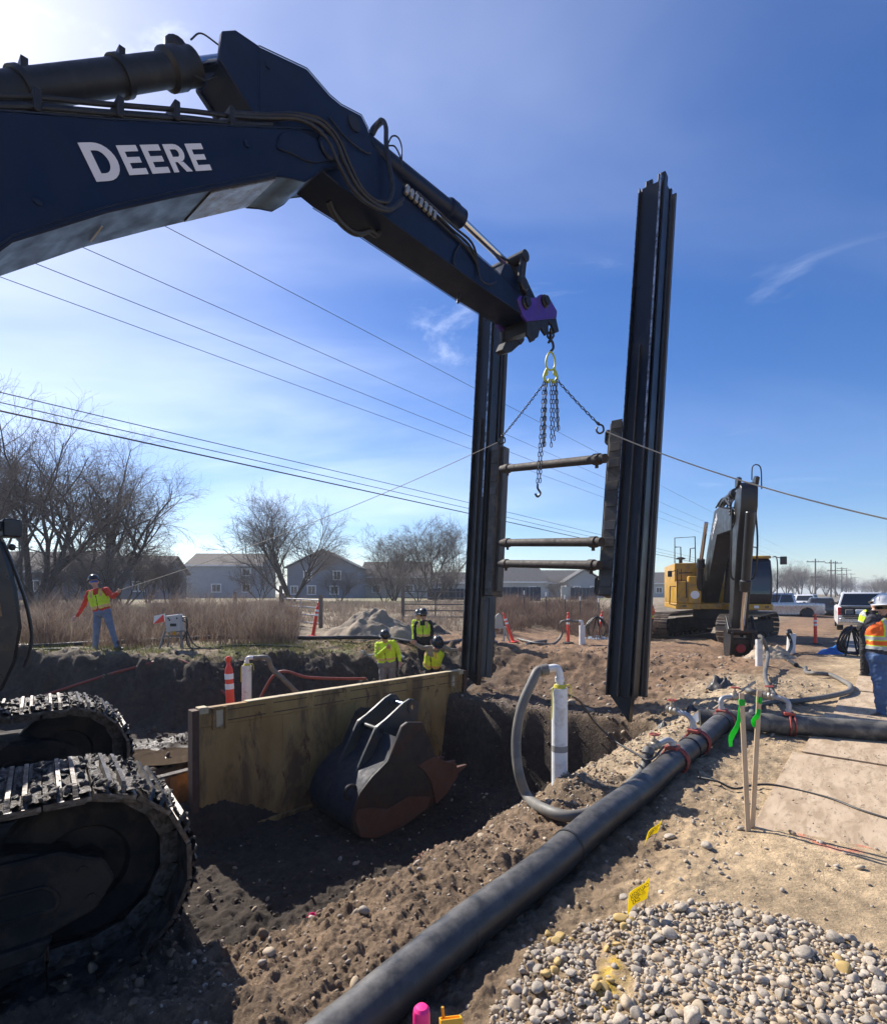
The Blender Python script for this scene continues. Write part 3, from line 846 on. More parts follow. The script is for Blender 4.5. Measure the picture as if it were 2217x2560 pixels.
# mud packed along the near tracks
for roff in (1.34, -1.34):
    mb = MB(); r = random.Random(5)
    for _ in range(60):
        f_ = r.uniform(-1.6, 2.0)
        mb.ball(tk(f_, roff + r.uniform(-.38, .38), 2 * TRD + .035 + r.uniform(-.01, .02)), (r.uniform(.012, .04), r.uniform(.012, .04), r.uniform(.01, .028)), 5, 4)
    for _ in range(40):
        f_ = r.uniform(-1.6, 1.7)
        mb.ball(tk(f_, roff + .27, TRD + .2 + r.uniform(-.08, .05)), (r.uniform(.04, .1), r.uniform(.03, .06), r.uniform(.02, .06)), 7, 5)
    o = obj('caked_mud', mb, MUD, ex); tag(o, kind='stuff')
mb = MB(); mb.box(tk(0, 0, .62), (2.2, 2.2, .35), Matrix.Rotation(math.atan2(TF.y, TF.x), 3, 'Z'))
for sx in (-1, 1):
    for sy in (-1, 1): mb.bar(tk(.6 * sx, .5 * sy, .62), tk(1.0 * sx, 1.2 * sy, .5), .5, .32)
obj('undercarriage_frame', mb, FRAME_BLK, ex, bevel=.03)
mb = MB(); mb.cyl((0, 0, .8), (0, 0, 1.06), .85, n=40); obj('slew_ring', mb, STEEL_DK, ex)
Rb = Matrix.Rotation(math.atan2(BD.y, BD.x), 3, 'Z')
mb = MB()
mb.prism([(-2.7, -1.45), (-3.0, -1.0), (-3.05, 0), (-3.0, 1.0), (-2.7, 1.45), (.9, 1.45), (.95, .5), (.95, -.5), (1.6, -.6), (1.62, -1.42)], 1.06, 1.24, lambda p, q_, t: BD * p + BR * q_ + Vector((0, 0, t)))
obj('deck', mb, YELLOW, ex, bevel=.02)
mb = MB(); mb.prism([(-3.3, -1.2), (-3.45, 0), (-3.3, 1.2), (-2.5, 1.42), (-2.3, 1.42), (-2.3, -1.42), (-2.5, -1.42)], 1.0, 2.3, lambda p, q_, t: BD * p + BR * q_ + Vector((0, 0, t))); obj('counterweight', mb, YELLOW, ex, bevel=.08, seg=2)
mb = MB(); mb.box(BD * -1.1 + BR * 1.0 + Vector((0, 0, 1.8)), (2.3, .85, 1.1), Rb); obj('engine_housing', mb, YELLOW, ex, bevel=.04)
mb = MB(); mb.box(BD * -1.6 + BR * -.2 + Vector((0, 0, 1.85)), (1.4, 1.3, 1.2), Rb); obj('engine_hood', mb, YELLOW, ex, bevel=.04)
# cab
CB = flatm('cab_black', (.012, .014, .018), .35)
cab = MB()
cprof = [(-.25, 1.24), (1.66, 1.24), (1.76, 1.5), (1.80, 1.8), (1.765, 2.15), (1.68, 2.5), (1.58, 2.75), (1.42, 2.98), (1.1, 3.08), (-.1, 3.08), (-.25, 2.9)]
cab.prism(cprof, -1.45, -.48, lambda p, z, t: BD * p + BR * t + Vector((0, 0, z)))
cabo = obj('cab', cab, CB, ex, bevel=.03)
for nm, t_, poly in (('side_window', -.475, [(.2, 1.9), (1.66, 1.9), (1.60, 2.35), (1.36, 2.85), (.2, 2.85)]), ('side_window', -.475, [(-.15, 1.95), (.1, 1.95), (.1, 2.85), (-.15, 2.8)])):
    mb = MB(); mb.prism(poly, t_, t_ + .012, lambda p, z, t: BD * p + BR * t + Vector((0, 0, z))); obj(nm, mb, GLASS, cabo)
mb = MB(); mb.prism([(1.80, 1.95), (1.745, 2.3), (1.62, 2.66), (1.6, 2.6), (1.72, 2.28), (1.77, 1.94)], -1.36, -.56, lambda p, z, t: BD * p + BR * t + Vector((0, 0, z))); obj('front_window', mb, GLASS, cabo)
mb = MB(); mb.tube(catmull([bpx(px_, py_, -.47) for px_, py_ in ((8, 1355), (36, 1425), (64, 1505), (79, 1585), (73, 1635), (60, 1668))], 6), .014, 8); obj('hand_rail', mb, CB, cabo)
mb = MB(); mb.box(bpx(26, 1322, -.5), (.13, .2, .15), Rb); mb.bar(BD * 1.45 + BR * -.52 + Vector((0, 0, 2.95)), bpx(20, 1338, -.5), .05, .05); mb.ball(bpx(30, 1368, -.48), .03, 8, 6); obj('work_light', mb, CB, cabo, bevel=.01)

# boom
bpoly = [(1.52, 5.29), (2.22, 5.69), (2.95, 6.13), (3.58, 6.51), (4.10, 6.83), (4.42, 6.99), (4.60, 6.98), (4.68, 6.88), (4.62, 6.72), (4.36, 6.55), (4.28, 6.43), (4.12, 6.26), (3.95, 6.20), (3.80, 6.13), (2.79, 5.36), (2.22, 4.91), (1.60, 4.36), (1.1, 3.65), (.75, 2.9), (.5, 2.0), (.35, 1.45), (.1, 1.3), (-.08, 1.5), (-.05, 2.1), (.2, 3.2), (.6, 4.15), (1.02, 4.85)]
mb = MB(); mb.prism(bpoly, -.34, .34, lambda s, z, t: bo(s, t, z))
boom = obj('boom', mb, BOOM, ex, bevel=.012)
mb = MB()      # welded edge lips along the lower flange, wear plate, end pad
low = [(3.80, 6.13), (2.79, 5.36), (2.22, 4.91), (1.60, 4.36), (1.1, 3.65)]
mb = MB()
mb.prism([(3.79, 6.125), (3.10, 5.598), (3.105, 5.586), (3.795, 6.113)], -.30, .30, lambda s, z, t: bo(s, t, z))
obj('wear_plate', mb, M('worn_steel', (.16, .16, .165), (.30, .29, .28), 3, rough=.45, metal=.5, dirt=(.16, .10, .05), damt=.4, dscale=5, rust=(.12, .05, .02), ramt=.3), boom)
pts_ = []
for k in range(22):
    an = 2 * PI * k / 22; cxp, czp = 4.12, 6.63
    pts_.append((cxp + .33 * math.copysign(abs(math.cos(an)) ** .6, math.cos(an)) + .08 * math.sin(an), czp + .16 * math.copysign(abs(math.sin(an)) ** .6, math.sin(an)) + .13 * math.cos(an)))
mb = MB(); mb.prism(pts_, .338, .362, lambda s, z, t: bo(s, t, z)); obj('boom_end_plate', mb, BOOM, boom, bevel=.006)
mb = MB(); mb.lathe([(.13, 0), (.13, .04), (.11, .06), (.05, .06)], bo(4.42, .345, 6.80), 22, BR); obj('pivot_pin', mb, BOOM, boom)
mb = MB()
for s_, z_ in ((2.5, 5.13),):
    mb.tube([bo(s_ + .0, .0, z_ - .02), bo(s_ + .01, .30, z_ - .025)], .004, 4)
for sg in (-1, 1):
    mb = MB(); mb.tube([bo(s_, sg * .343, z_) for s_, z_ in bpoly[:14]], .007, 5); mb.tube([bo(s_, sg * .343, z_ + .05) for s_, z_ in bpoly[13:18]], .006, 5); obj('weld_seam', mb, BOOM, boom)
mb = MB(); mb.bar(bo(2.24, -.20, 4.915), bo(2.25, .10, 4.922), .012, .004); obj('paint_mark', mb, DECAL, boom)
for s_, z_ in ((1.75, 4.75), (3.45, 6.25)):
    mb = MB(); mb.lathe([(.035, 0), (.035, .012), (.02, .016)], bo(s_, .343, z_), 10, BR); obj('grease_plug', mb, BOOM, boom)
# lettering
def letter_boxes(ch):
    """stroke outlines in a unit cell, as lists of polygons (x right, y up)"""
    w_, th_ = .62, .2
    if ch == 'E': return [[(0, 0), (th_ * .9, 0), (th_ * .9, 1), (0, 1)], [(th_ * .9, 0), (w_, 0), (w_, .21), (th_ * .9, .21)], [(th_ * .9, .405), (w_ * .92, .405), (w_ * .92, .60), (th_ * .9, .60)], [(th_ * .9, .79), (w_, .79), (w_, 1), (th_ * .9, 1)]], w_ + .12
    def arc(cx, cy, rx, ry, a0, a1, n=9): return [(cx + rx * math.cos(math.radians(a0 + (a1 - a0) * i / (n - 1))), cy + ry * math.sin(math.radians(a0 + (a1 - a0) * i / (n - 1)))) for i in range(n)]
    if ch == 'D':
        o_ = arc(.3, .5, .42, .5, 90, -90, 13); i_ = arc(.3, .5, .21, .30, 90, -90, 13)
        P = [[(0, 0), (.2, 0), (.2, 1), (0, 1)], [(.2, .8), (.3, .8), (.3, 1), (.2, 1)], [(.2, 0), (.3, 0), (.3, .2), (.2, .2)]]
        for k in range(12): P.append([i_[k], i_[k + 1], o_[k + 1], o_[k]])
        return P, .84
    if ch == 'R':
        o_ = arc(.36, .68, .27, .32, 90, -90, 9); i_ = arc(.36, .68, .09, .135, 90, -90, 9)
        P = [[(0, 0), (.18, 0), (.18, 1), (0, 1)], [(.18, .815), (.36, .815), (.36, 1), (.18, 1)], [(.18, .36), (.36, .36), (.36, .545), (.18, .545)]]
        for k in range(8): P.append([i_[k], i_[k + 1], o_[k + 1], o_[k]])
        P.append([(.28, .36), (.48, .36), (.68, 0), (.46, 0)])
        return P, .78
def lettering(txt, o0, ex_, ey_, big, parent, nrm, mat, name='letter', depth=.003):
    """o0: start of base line; ex_, ey_: vectors per unit of letter height"""
    x_ = 0.0
    for i, ch in enumerate(txt):
        P, adv = letter_boxes(ch); sc_ = big if i == 0 else 1.0
        mb = MB()
        y0 = -(sc_ - 1) * .55
        for poly in P:
            mb.prism(poly, 0, depth, lambda p, q_, t: o0 + ex_ * (x_ + p * sc_) + ey_ * (y0 + q_ * sc_) + nrm * t)
        obj(name, mb, mat, parent, smooth=0)
        x_ += adv * sc_ + .015
A0 = bpx(262, 440, .344); A1 = bpx(520, 424, .344)
exv = (A1 - A0); Lw = exv.length; exv = exv.normalized()
upv = (bo(2.96, .344, 5.94) - bo(3.05, .344, 5.74))
total = .84 * 1.22 + .74 + .74 + .78 + .74 + .06
unit = (bpx(524, 424, .344) - bpx(225, 450, .344)).length / total
upv = (bpx(495, 357, .344) - bpx(523, 424, .344)) / unit
ok_h = upv.length
lettering('DEERE', bpx(236, 443, .344) , exv * unit, upv * unit * (1.0 / max(.2, ok_h)) * ok_h, 1.26, boom, BR, DECAL)

# arm (stick)
apoly = [(3.62, 6.72), (3.62, 7.42), (4.2, 7.61), (4.51, 7.53), (4.67, 7.53), (4.98, 7.61), (5.08, 7.52), (5.16, 7.36), (5.73, 7.15), (7.38, 6.98), (8.45, 6.90), (8.72, 6.80), (8.80, 6.66), (8.70, 6.54), (7.48, 6.52), (5.39, 6.56), (4.65, 6.55), (4.3, 6.60)]
mb = MB(); mb.prism(apoly, -.27, .27, lambda s, z, t: bo(s, t, z)); arm = obj('arm', mb, BOOM, ex, bevel=.012)
for sg in (-1, 1):
    mb = MB(); mb.tube([bo(s_, sg * .273, z_) for s_, z_ in apoly[1:12]], .006, 5); mb.tube([bo(s_, sg * .273, z_) for s_, z_ in apoly[13:17]], .006, 5); obj('weld_seam', mb, BOOM, arm)
rear = [(3.20, 6.98), (3.23, 7.27), (3.37, 7.39), (3.63, 7.425), (3.63, 6.72), (3.56, 6.68)]
for sg in (-1, 1):
    mb = MB(); mb.prism(rear, sg * .21, sg * .27, lambda s, z, t: bo(s, t, z)); obj('rear_plate', mb, BOOM, arm, bevel=.008)
mb = MB(); mb.prism([(3.24, 6.98), (3.27, 6.96), (3.60, 6.66), (3.58, 6.70)], -.21, .21, lambda s, z, t: bo(s, t, z)); mb.prism([(3.48, 7.38), (3.63, 7.42), (3.63, 6.75), (3.58, 6.75)], -.21, .21, lambda s, z, t: bo(s, t, z)); obj('rear_web', mb, BOOM, arm)
mb = MB(); mb.cyl(bo(4.86, -.29, 7.42), bo(4.86, .29, 7.42), .09, n=20); obj('cylinder_pin', mb, STEEL_DK, arm)
for s_, z_ in ((3.72, 7.28), (4.35, 7.12)):
    mb = MB(); mb.box(bo(s_, .275, z_), (.05, .02, .05), Rb); obj('hose_tab', mb, BOOM, arm)
# arm cylinder on top of the boom
def cyl_ram(root, p0, p1, pr, r, rr, nm, mat=BOOM):
    d = (p1 - p0).normalized()
    mb = MB(); mb.lathe([(r * .9, -.02), (r, 0), (r, (p1 - p0).length - .34)], p0, 24, d)
    c = obj(nm, mb, mat, root)
    mb = MB(); g = p1 - d * .36
    mb.lathe([(r, 0), (r * 1.28, .03), (r * 1.28, .17), (r * 1.18, .2), (r * 1.18, .34), (r * .8, .37), (rr, .38)], g, 24, d); obj('gland', mb, mat, c)
    mb = MB(); mb.cyl(p1 - d * .1, pr, rr, n=20); obj('piston_rod', mb, CHROME, c)
    return c, d
ac, d_ = cyl_ram(ex, bo(.3, 0, 4.54), bo(3.07, 0, 6.98), bo(3.42, 0, 7.29), .135, .068, 'arm_cylinder', STEEL_DK)
for tt in (1.72, 2.42):
    mb = MB(); c = bo(tt, 0, 4.54 + (tt - .3) * (6.98 - 4.54) / 2.77)
    mb.lathe([(.138, -.03), (.16, -.03), (.16, .03), (.138, .03)], c, 24, d_)
    mb.bar(c + Vector((0, 0, .13)), c + Vector((0, 0, .24)), .1, .05, BD); obj('clamp_band', mb, STEEL_DK, ac)
mb = MB()
lp = bo(2.9, 0, 6.87)
mb.lathe([(.08, 0), (.10, .02), (.10, .10), (.07, .12)], lp + Vector((0, 0, .10)), 14, (0, 0, 1)); obj('port_boss', mb, STEEL_DK, ac, bevel=.005)
mb = MB(); mb.tube(catmull([bo(3.0, .1, 7.12), bo(3.1, .1, 7.26), bo(3.28, .1, 7.28)], 6), .008, 6); obj('grease_line', mb, HOSE_BLK, ac)
mb = MB(); mb.tube(catmull([bo(3.05, .1, 6.8), bo(3.15, .12, 6.82), bo(3.26, .1, 6.95)], 6), .008, 6); obj('grease_line', mb, HOSE_BLK, ac)
# steel pipes along the boom top
for k, (of, dz) in enumerate(((.30, .07), (.22, .08), (.12, .07), (.28, .16), (.16, .17))):
    mb = MB()
    pl_ = [bo(s_, of, z_ + dz * w_) for s_, z_, w_ in ((.65, 4.22, 1), (1.05, 4.83, 1), (1.52, 5.27, 1), (2.22, 5.69, 1), (2.95, 6.12, 1), (3.45, 6.42, .8), (3.75, 6.62, .7))]
    mb.tube(catmull(pl_, 4), .021, 8); obj('hydraulic_pipe', mb, STEEL_DK, boom)
for s_, z_ in ((1.75, 5.42), (2.32, 5.75), (2.78, 6.03), (3.3, 6.33)):
    mb = MB(); mb.box(bo(s_, .21, z_ + .11), (.05, .28, .18), Rb); obj('pipe_clamp', mb, STEEL_DK, boom, bevel=.008)
# hoses over the joint
def z2(x, y): return (600 + x / 2.108, 50 + y / 2.108)
def hose(pxs, offs, r, parent, mat=HOSE_BLK, nm='hydraulic_hose', n=6):
    P = [bpx(*z2(x, y), o_) for (x, y), o_ in zip(pxs, offs)]
    mb = MB(); mb.tube(catmull(P, n), r, 8); return obj(nm, mb, mat, parent)
h1 = [(-40, 490), (160, 500), (300, 505), (420, 545), (500, 630), (555, 760), (620, 880), (700, 960), (790, 992), (860, 940)]
h2 = [(-40, 505), (150, 515), (300, 520), (400, 570), (470, 650), (535, 790), (600, 900), (690, 975), (780, 1003), (850, 965)]
h3 = [(150, 495), (300, 490), (430, 525), (520, 625), (580, 760), (640, 880), (710, 945), (770, 960)]
for hh, r_ in ((h1, .026), (h2, .024), (h3, .020)): hose(hh, [.30] * 2 + [.40] * (len(hh) - 2), r_, arm)
h4 = [(700, 600), (720, 560), (745, 527), (768, 560), (770, 650), (785, 760), (803, 870), (790, 940), (760, 965)]
hose(h4, [.05, .1, .16, .24, .32, .36, .38, .38, .38], .030, arm)
hose([(690, 610), (702, 575), (745, 530)], [.05, .05, .12], .04, arm, STEEL_DK, 'hose_bracket')
hose([(780, 650), (800, 612), (830, 615), (850, 660), (852, 735)], [.3] * 5, .010, arm)
hose([(785, 660), (815, 665), (840, 710), (858, 780)], [.3] * 4, .010, arm)
hose([(465, 955), (500, 1030), (560, 1095), (620, 1125), (680, 1110), (720, 1130), (740, 1080)], [.1, .05, 0, 0, 0, 0, 0], .04, arm)
hose([(470, 510), (560, 620), (660, 695), (690, 700)], [.29] * 4, .010, arm)
# valve block, fittings and pipes down the arm
mb = MB()
for k in range(7):
    c = bpx(*z2(880 + k * 24, 895 + k * 22), .31)
    mb.box(c, (.055, .05, .13), Rb @ Matrix.Rotation(.25, 3, 'Y'))
obj('valve_block', mb, M('zinc', (.30, .29, .27), (.45, .43, .38), 8, rough=.4, metal=.7), arm, bevel=.008)
for dd in (0, 16, 30):
    hose([(900 + dd, 930 - dd * .8), (1000 + dd, 1020 - dd * .8), (1100 + dd, 1115 - dd * .8), (1190 + dd, 1195 - dd * .8), (1240 + dd * .4, 1270), (1255, 1310 + dd)], [.30] * 6, .018, arm, STEEL_DK, 'hydraulic_pipe', 4)
hose([(1250, 1300), (1270, 1370), (1310, 1390), (1350, 1380)], [.3, .33, .33, .3], .014, arm)
hose([(1160, 1180), (1135, 1220), (1125, 1270), (1135, 1290)], [.29] * 4, .012, arm)
hose([(1155, 1440), (1150, 1465), (1148, 1490)], [0, 0, 0], .022, arm, HOSE_BLK, 'hose_end')
# bucket cylinder
bc, d2_ = cyl_ram(ex, bo(4.98, 0, 7.58), bo(7.22, 0, 7.62), bo(8.42, 0, 7.50), .125, .06, 'bucket_cylinder')
mb = MB(); mb.prism([(7.95, 6.95), (8.1, 7.25), (8.25, 7.3), (8.42, 7.18), (8.6, 6.9)], -.22, .22, lambda s, z, t: bo(s, t, z)); obj('link_mount', mb, BOOM, arm, bevel=.02)
links = MB()
for sg in (-1, 1):
    mb = MB(); mb.bar(bo(8.42, sg * .30, 6.98), bo(8.52, sg * .30, 7.52), .07, .16, BD); obj('guide_link', mb, STEEL_DK, arm, bevel=.02)
    mb = MB(); mb.lathe([(.12, 0), (.12, .05), (.09, .07), (.04, .07)], bo(8.42, sg * .335, 6.98), 18, BR * sg); obj('link_pin', mb, STEEL_DK, arm)
mb = MB(); mb.cyl(bo(8.52, -.36, 7.52), bo(8.52, .36, 7.52), .10, n=20); obj('link_pin', mb, STEEL_DK, arm, bevel=.01)
mb = MB(); mb.prism([(8.42, 7.56), (8.58, 7.60), (9.28, 7.08), (9.2, 6.94), (9.05, 6.95), (8.5, 7.4)], -.13, .13, lambda s, z, t: bo(s, t, z)); obj('bucket_link', mb, STEEL_DK, ex, bevel=.02)
# quick coupler
PURPLE = M('purple_paint', (.05, .022, .24), (.07, .03, .30), 4, rough=.5, dirt=(.08, .06, .06), damt=.3, dscale=6)
cpl = MB()
def cxy(px, py):
    p = bpx(px, py, .29); return (p.dot(BD), p.z + EZ)
top_ = [cxy(*q_) for q_ in ((1293, 748), (1300, 738), (1322, 744), (1342, 743), (1352, 735), (1366, 736), (1376, 748), (1393, 778), (1391, 795), (1318, 803), (1308, 790))]
lowp = [cxy(*q_) for q_ in ((1318, 803), (1391, 795), (1398, 828), (1388, 833), (1380, 812), (1371, 803), (1372, 828), (1365, 838), (1352, 818), (1346, 842), (1330, 852), (1318, 836))]
cp = None
for sg in (-1, 1):
    mb = MB(); mb.prism(top_, sg * .24, sg * .29, lambda s, z, t: bo(s, t, z))
    o = obj('quick_coupler' if cp is None else 'coupler_plate', mb, PURPLE, ex if cp is None else cp, bevel=.006)
    if cp is None: cp = o; o['label'] = 'purple quick coupler at the tip of the arm'
    mb = MB(); mb.prism(lowp, sg * .24, sg * .285, lambda s, z, t: bo(s, t, z)); obj('coupler_jaw', mb, STEEL_DK, cp, bevel=.006)
mb = MB()
pc_ = [cxy(*q_) for q_ in ((1322, 790), (1380, 785), (1384, 808), (1340, 832), (1322, 826))]
mb.prism(pc_, -.24, .24, lambda s, z, t: bo(s, t, z)); obj('coupler_body', mb, STEEL_DK, cp, bevel=.01)
for pxy in ((1312, 757), (1360, 753)):
    mb = MB(); c = bpx(*pxy, .29); mb.lathe([(.11, 0), (.11, .03), (.08, .05), (.08, .08), (.03, .08)], c, 20, BR); mb.cyl(c, c - BR * .58, .07, n=14); obj('coupler_pin', mb, STEEL_DK, cp)
mb = MB(); hk = [cxy(*q_) for q_ in ((1290, 845), (1318, 838), (1325, 852), (1305, 870), (1290, 873), (1282, 864))]
mb.prism(hk, -.08, .08, lambda s, z, t: bo(s, t, z)); obj('latch_hook', mb, STEEL_DK, cp, bevel=.01)
# boom hoist rams
for sg in (-1, 1):
    c, _d = cyl_ram(ex, bo(.95, sg * .55, .75), bo(1.05, sg * .50, 2.6), bo(1.25, sg * .42, 4.1), .13, .075, 'boom_cylinder')
# ------------------------------------------------------------------ hanging shoring frame
RAIL = M('rail_black', (.006, .007, .010), (.010, .011, .015), 2, rough=.38, metal=.25, dirt=(.06, .05, .04), damt=.14, dscale=2.5, stretch=(1, 1, .35), bump=.12, bscale=20, spec=.6)
RAILG = M('rail_worn', (.055, .052, .048), (.10, .095, .088), 3, rough=.5, metal=.4, dirt=(.09, .065, .045), damt=.4, dscale=3, stretch=(1, 1, .3))
EDGE = M('rail_bright_edge', (.42, .41, .40), (.55, .54, .52), 5, rough=.32, metal=.9, dirt=(.05, .04, .03), damt=.55, dscale=9, stretch=(1, 1, .6))
RUSTY = M('rusty_pipe', (.030, .021, .016), (.055, .037, .027), 4, rough=.75, dirt=(.03, .022, .018), damt=.4, dscale=5, bump=.2, bscale=30)
sfb = Vector((1.9, 10.5, -0.4))
sf = thing('shoring_frame', 'tall pair of black steel rails joined by three pipe struts, hung from chains', 'shoring frame', sfb)
LEAN = (Vector((0, 0, 1)) + V * 0.070).normalized()
def rail(base, L, tipside, LEAN):
    """base: world point at the foot. cross directions: p along V, q along U (towards the digger is -U)"""
    pv = (V - LEAN * V.dot(LEAN)).normalized(); qv = LEAN.cross(pv)
    if qv.dot(U) < 0: qv = -qv
    def P(p, q_, h): return base - sfb + pv * p + qv * q_ + LEAN * h
    def bx_(p0, p1, q0, q1, h0, h1, mb):
        vs = [P(p, q_, h) for h in (h0, h1) for p, q_ in ((p0, q0), (p1, q0), (p1, q1), (p0, q1))]
        mb.add(vs, [(3, 2, 1, 0), (4, 5, 6, 7), (0, 1, 5, 4), (1, 2, 6, 5), (2, 3, 7, 6), (3, 0, 4, 7)])
    mb = MB(); bx_(-.205, .205, -.10, .14, 0, L - .05, mb); r_ = obj('rail', mb, RAIL, sf, bevel=.006)
    def sub(nm, mat, *bs, bev=.005):
        mb = MB()
        for b_ in bs: bx_(*b_, mb)
        return obj(nm, mb, mat, r_, bevel=bev)
    sub('guide_lip', RAIL, (-.225, -.206, -.19, .16, .0, L - .10))
    sub('guide_lip', RAIL, (.165, .19, -.22, -.101, .02, L - .02))
    sub('guide_lip', RAIL, (.206, .235, -.16, .10, .05, L - .12))
    sub('worn_edge', EDGE, (-.229, -.222, -.196, -.186, .3, L - .2), bev=0)
    sub('worn_edge', EDGE, (.162, .193, -.226, -.219, L * .45, L - .06), bev=0)
    sub('centre_rib', RAILG, (-.045, -.022, -.17, -.101, .0, L * .66))
    sub('side_channel', RAIL, (.206, .26, .14, .20, .05, L - .08))
    sub('side_channel', RAILG, (.236, .30, .24, .30, .05, L - .15))
    sub('back_flange', RAIL, (-.20, .29, .32, .36, .02, L - .05))
    sub('back_web', RAIL, (-.06, .10, .141, .319, .05, L - .1))
    sub('top_tab', RAIL, (-.15, -.03, -.06, .0, L - .049, L + .10))
    sub('top_tab', RAIL, (.07, .20, -.06, .10, L - .049, L + .14))
    # pointed driving shoe
    mb = MB(); vs = []
    for q_ in (-.06, .10):
        vs += [P(-.19, q_, 0), P(.17, q_, 0), P(.15, q_, -.40 * tipside)]
    mb.add(vs, [(0, 1, 2), (5, 4, 3), (0, 3, 4, 1), (1, 4, 5, 2), (2, 5, 3, 0)]); obj('pointed_shoe', mb, RAIL, r_)
    return P
BL = at(1183, 1690, 12.25); BR_ = at(1556, 1742, 8.95)
PL = rail(BL, 9.15, .5, Vector((.053, .06, 1)).normalized())
PR = rail(BR_, 9.42, 1.0, Vector((.098, .10, 1)).normalized())
# spreader posts on the inner sides
SPR = M('spreader_steel', (.035, .033, .03), (.06, .055, .048), 3, rough=.6, metal=.2, dirt=(.11, .085, .06), damt=.45, dscale=3.5, bump=.15, bscale=20)
def post(Pf, h0, h1, sg, nm='spreader_post'):
    def bx_(mb, p0, p1, q0, q1, a0, a1):
        vs = [Pf(p, q_, h) for h in (a0, a1) for p, q_ in ((p0, q0), (p1, q0), (p1, q1), (p0, q1))]
        mb.add(vs, [(3, 2, 1, 0), (4, 5, 6, 7), (0, 1, 5, 4), (1, 2, 6, 5), (2, 3, 7, 6), (3, 0, 4, 7)])
    mb = MB()
    if sg > 0: bx_(mb, .31, .52, -.16, .26, h0, h1)
    else: bx_(mb, -.50, -.235, -.12, .28, h0, h1)
    p_ = obj(nm, mb, SPR, sf, bevel=.012)
    k = 0
    h = h0 + .15
    while h < h1 - .1:
        mb = MB()
        if sg > 0: bx_(mb, .33, .50, -.175, -.161, h, h + .16)
        else: bx_(mb, -.47, -.27, -.135, -.121, h, h + .16)
        obj('cover_plate', mb, RAILG if k % 3 == 0 else SPR, p_, bevel=.004)
        h += .42 if k % 2 else .30; k += 1
    mb = MB()
    if sg > 0: bx_(mb, .521, .60, -.06, .16, h0 + .1, h1 - .02)
    else: bx_(mb, -.55, -.501, -.05, .22, h0 + .3, h1 - .25)
    obj('flange', mb, RAILG, p_, bevel=.006)
    if sg < 0:
        for (a0, a1) in ((h1 - .32, h1 - .06), (h0 + .02, h0 + .36)):
            mb = MB()
            bx_(mb, -.575, -.55, .0, .12, a0, a1); bx_(mb, -.62, -.575, .0, .12, a0, a0 + .05); bx_(mb, -.62, -.575, .0, .12, a1 - .05, a1); bx_(mb, -.64, -.62, .0, .12, a0 + .03, a1 - .03)
            obj('lifting_lug', mb, SPR, p_, bevel=.004)
    return p_
post(PL, 1.85, 5.3, 1); post(PR, 1.70, 4.85, -1)
mb = MB()
vs = [PL(p, q_, h) for h in (.02, 1.84) for p, q_ in ((.30, -.14), (.58, -.14), (.58, -.10), (.30, -.10))]
mb.add(vs, [(3, 2, 1, 0), (4, 5, 6, 7), (0, 1, 5, 4), (1, 2, 6, 5), (2, 3, 7, 6), (3, 0, 4, 7)]); obj('lower_guide', mb, RAILG, sf, bevel=.006)
mb = MB()
vs = [PL(p, q_, h) for h in (.06, 1.80) for p, q_ in ((.425, -.155), (.445, -.155), (.445, -.14), (.425, -.14))]
mb.add(vs, [(3, 2, 1, 0), (4, 5, 6, 7), (0, 1, 5, 4), (1, 2, 6, 5), (2, 3, 7, 6), (3, 0, 4, 7)]); obj('guide_slot', mb, RAIL, sf)
lz, rz_ = 12.05, 9.25
for (lx, ly, rx, ry) in ((1262, 1172, 1502, 1147), (1262, 1357, 1493, 1355), (1258, 1409, 1488, 1413)):
    p0 = at(lx, ly, 11.75) - sfb; p1 = at(rx, ry, 9.32) - sfb; d = (p1 - p0).normalized()
    mb = MB(); mb.cyl(p0 - d * .12, p1 + d * .1, .082, n=20); s_ = obj('strut_pipe', mb, RUSTY, sf)
    for e, sg in ((p0, 1), (p1, -1)):
        mb = MB(); mb.lathe([(.09, 0), (.102, .005), (.102, .13), (.09, .14)], e + d * (.02 * sg), 20, d * sg); mb.box(e + d * (.10 * sg) - Vector((0, 0, .12)), (.05, .05, .07)); obj('strut_collar', mb, RUSTY, s_)

# ------------------------------------------------------------------ chains
CHAIN = M('chain_steel', (.035, .035, .038), (.07, .07, .072), 6, rough=.4, metal=.7, dirt=(.10, .07, .05), damt=.2, dscale=9)
LIMEP = M('lime_paint', (.42, .50, .06), (.5, .55, .10), 6, rough=.5)
hookp = at(1376, 905, 9.95)
sl_ = thing('chain_sling', 'steel lifting chain with lime hooks hanging from the coupler', 'chain', hookp)
def chain(mb, p0, p1, pitch=.075, sag=0.0, r=.0075):
    p0 = Vector(p0); p1 = Vector(p1); L = (p1 - p0).length; n = max(2, int(L / pitch)); d = (p1 - p0).normalized()
    sd = d.cross(Vector((0, 1, 0))); sd.normalize(); s2 = d.cross(sd)
    for i in range(n):
        t_ = (i + .5) / n; c = p0.lerp(p1, t_) - Vector((0, 0, sag * 4 * t_ * (1 - t_)))
        ax = sd if i % 2 else s2
        # stadium link
        lx = d * (pitch * .42); ly = d.cross(ax).normalized() * .020
        ring_ = []
        for k in range(8):
            an = 2 * PI * k / 8
            ring_.append(c + lx * (.62 * math.copysign(1, math.cos(an)) * (abs(math.cos(an)) > .2) + .85 * math.cos(an)) + ly * math.sin(an))
        ring_ = ring_ + ring_[:2]
        mb.tube(ring_, r, 5, False)
hl = at(1254, 1092, 11.85) - hookp; hr = at(1498, 1062, 9.32) - hookp
tl = Vector((-.10, .05, -.36)); tr = Vector((.10, -.05, -.34))
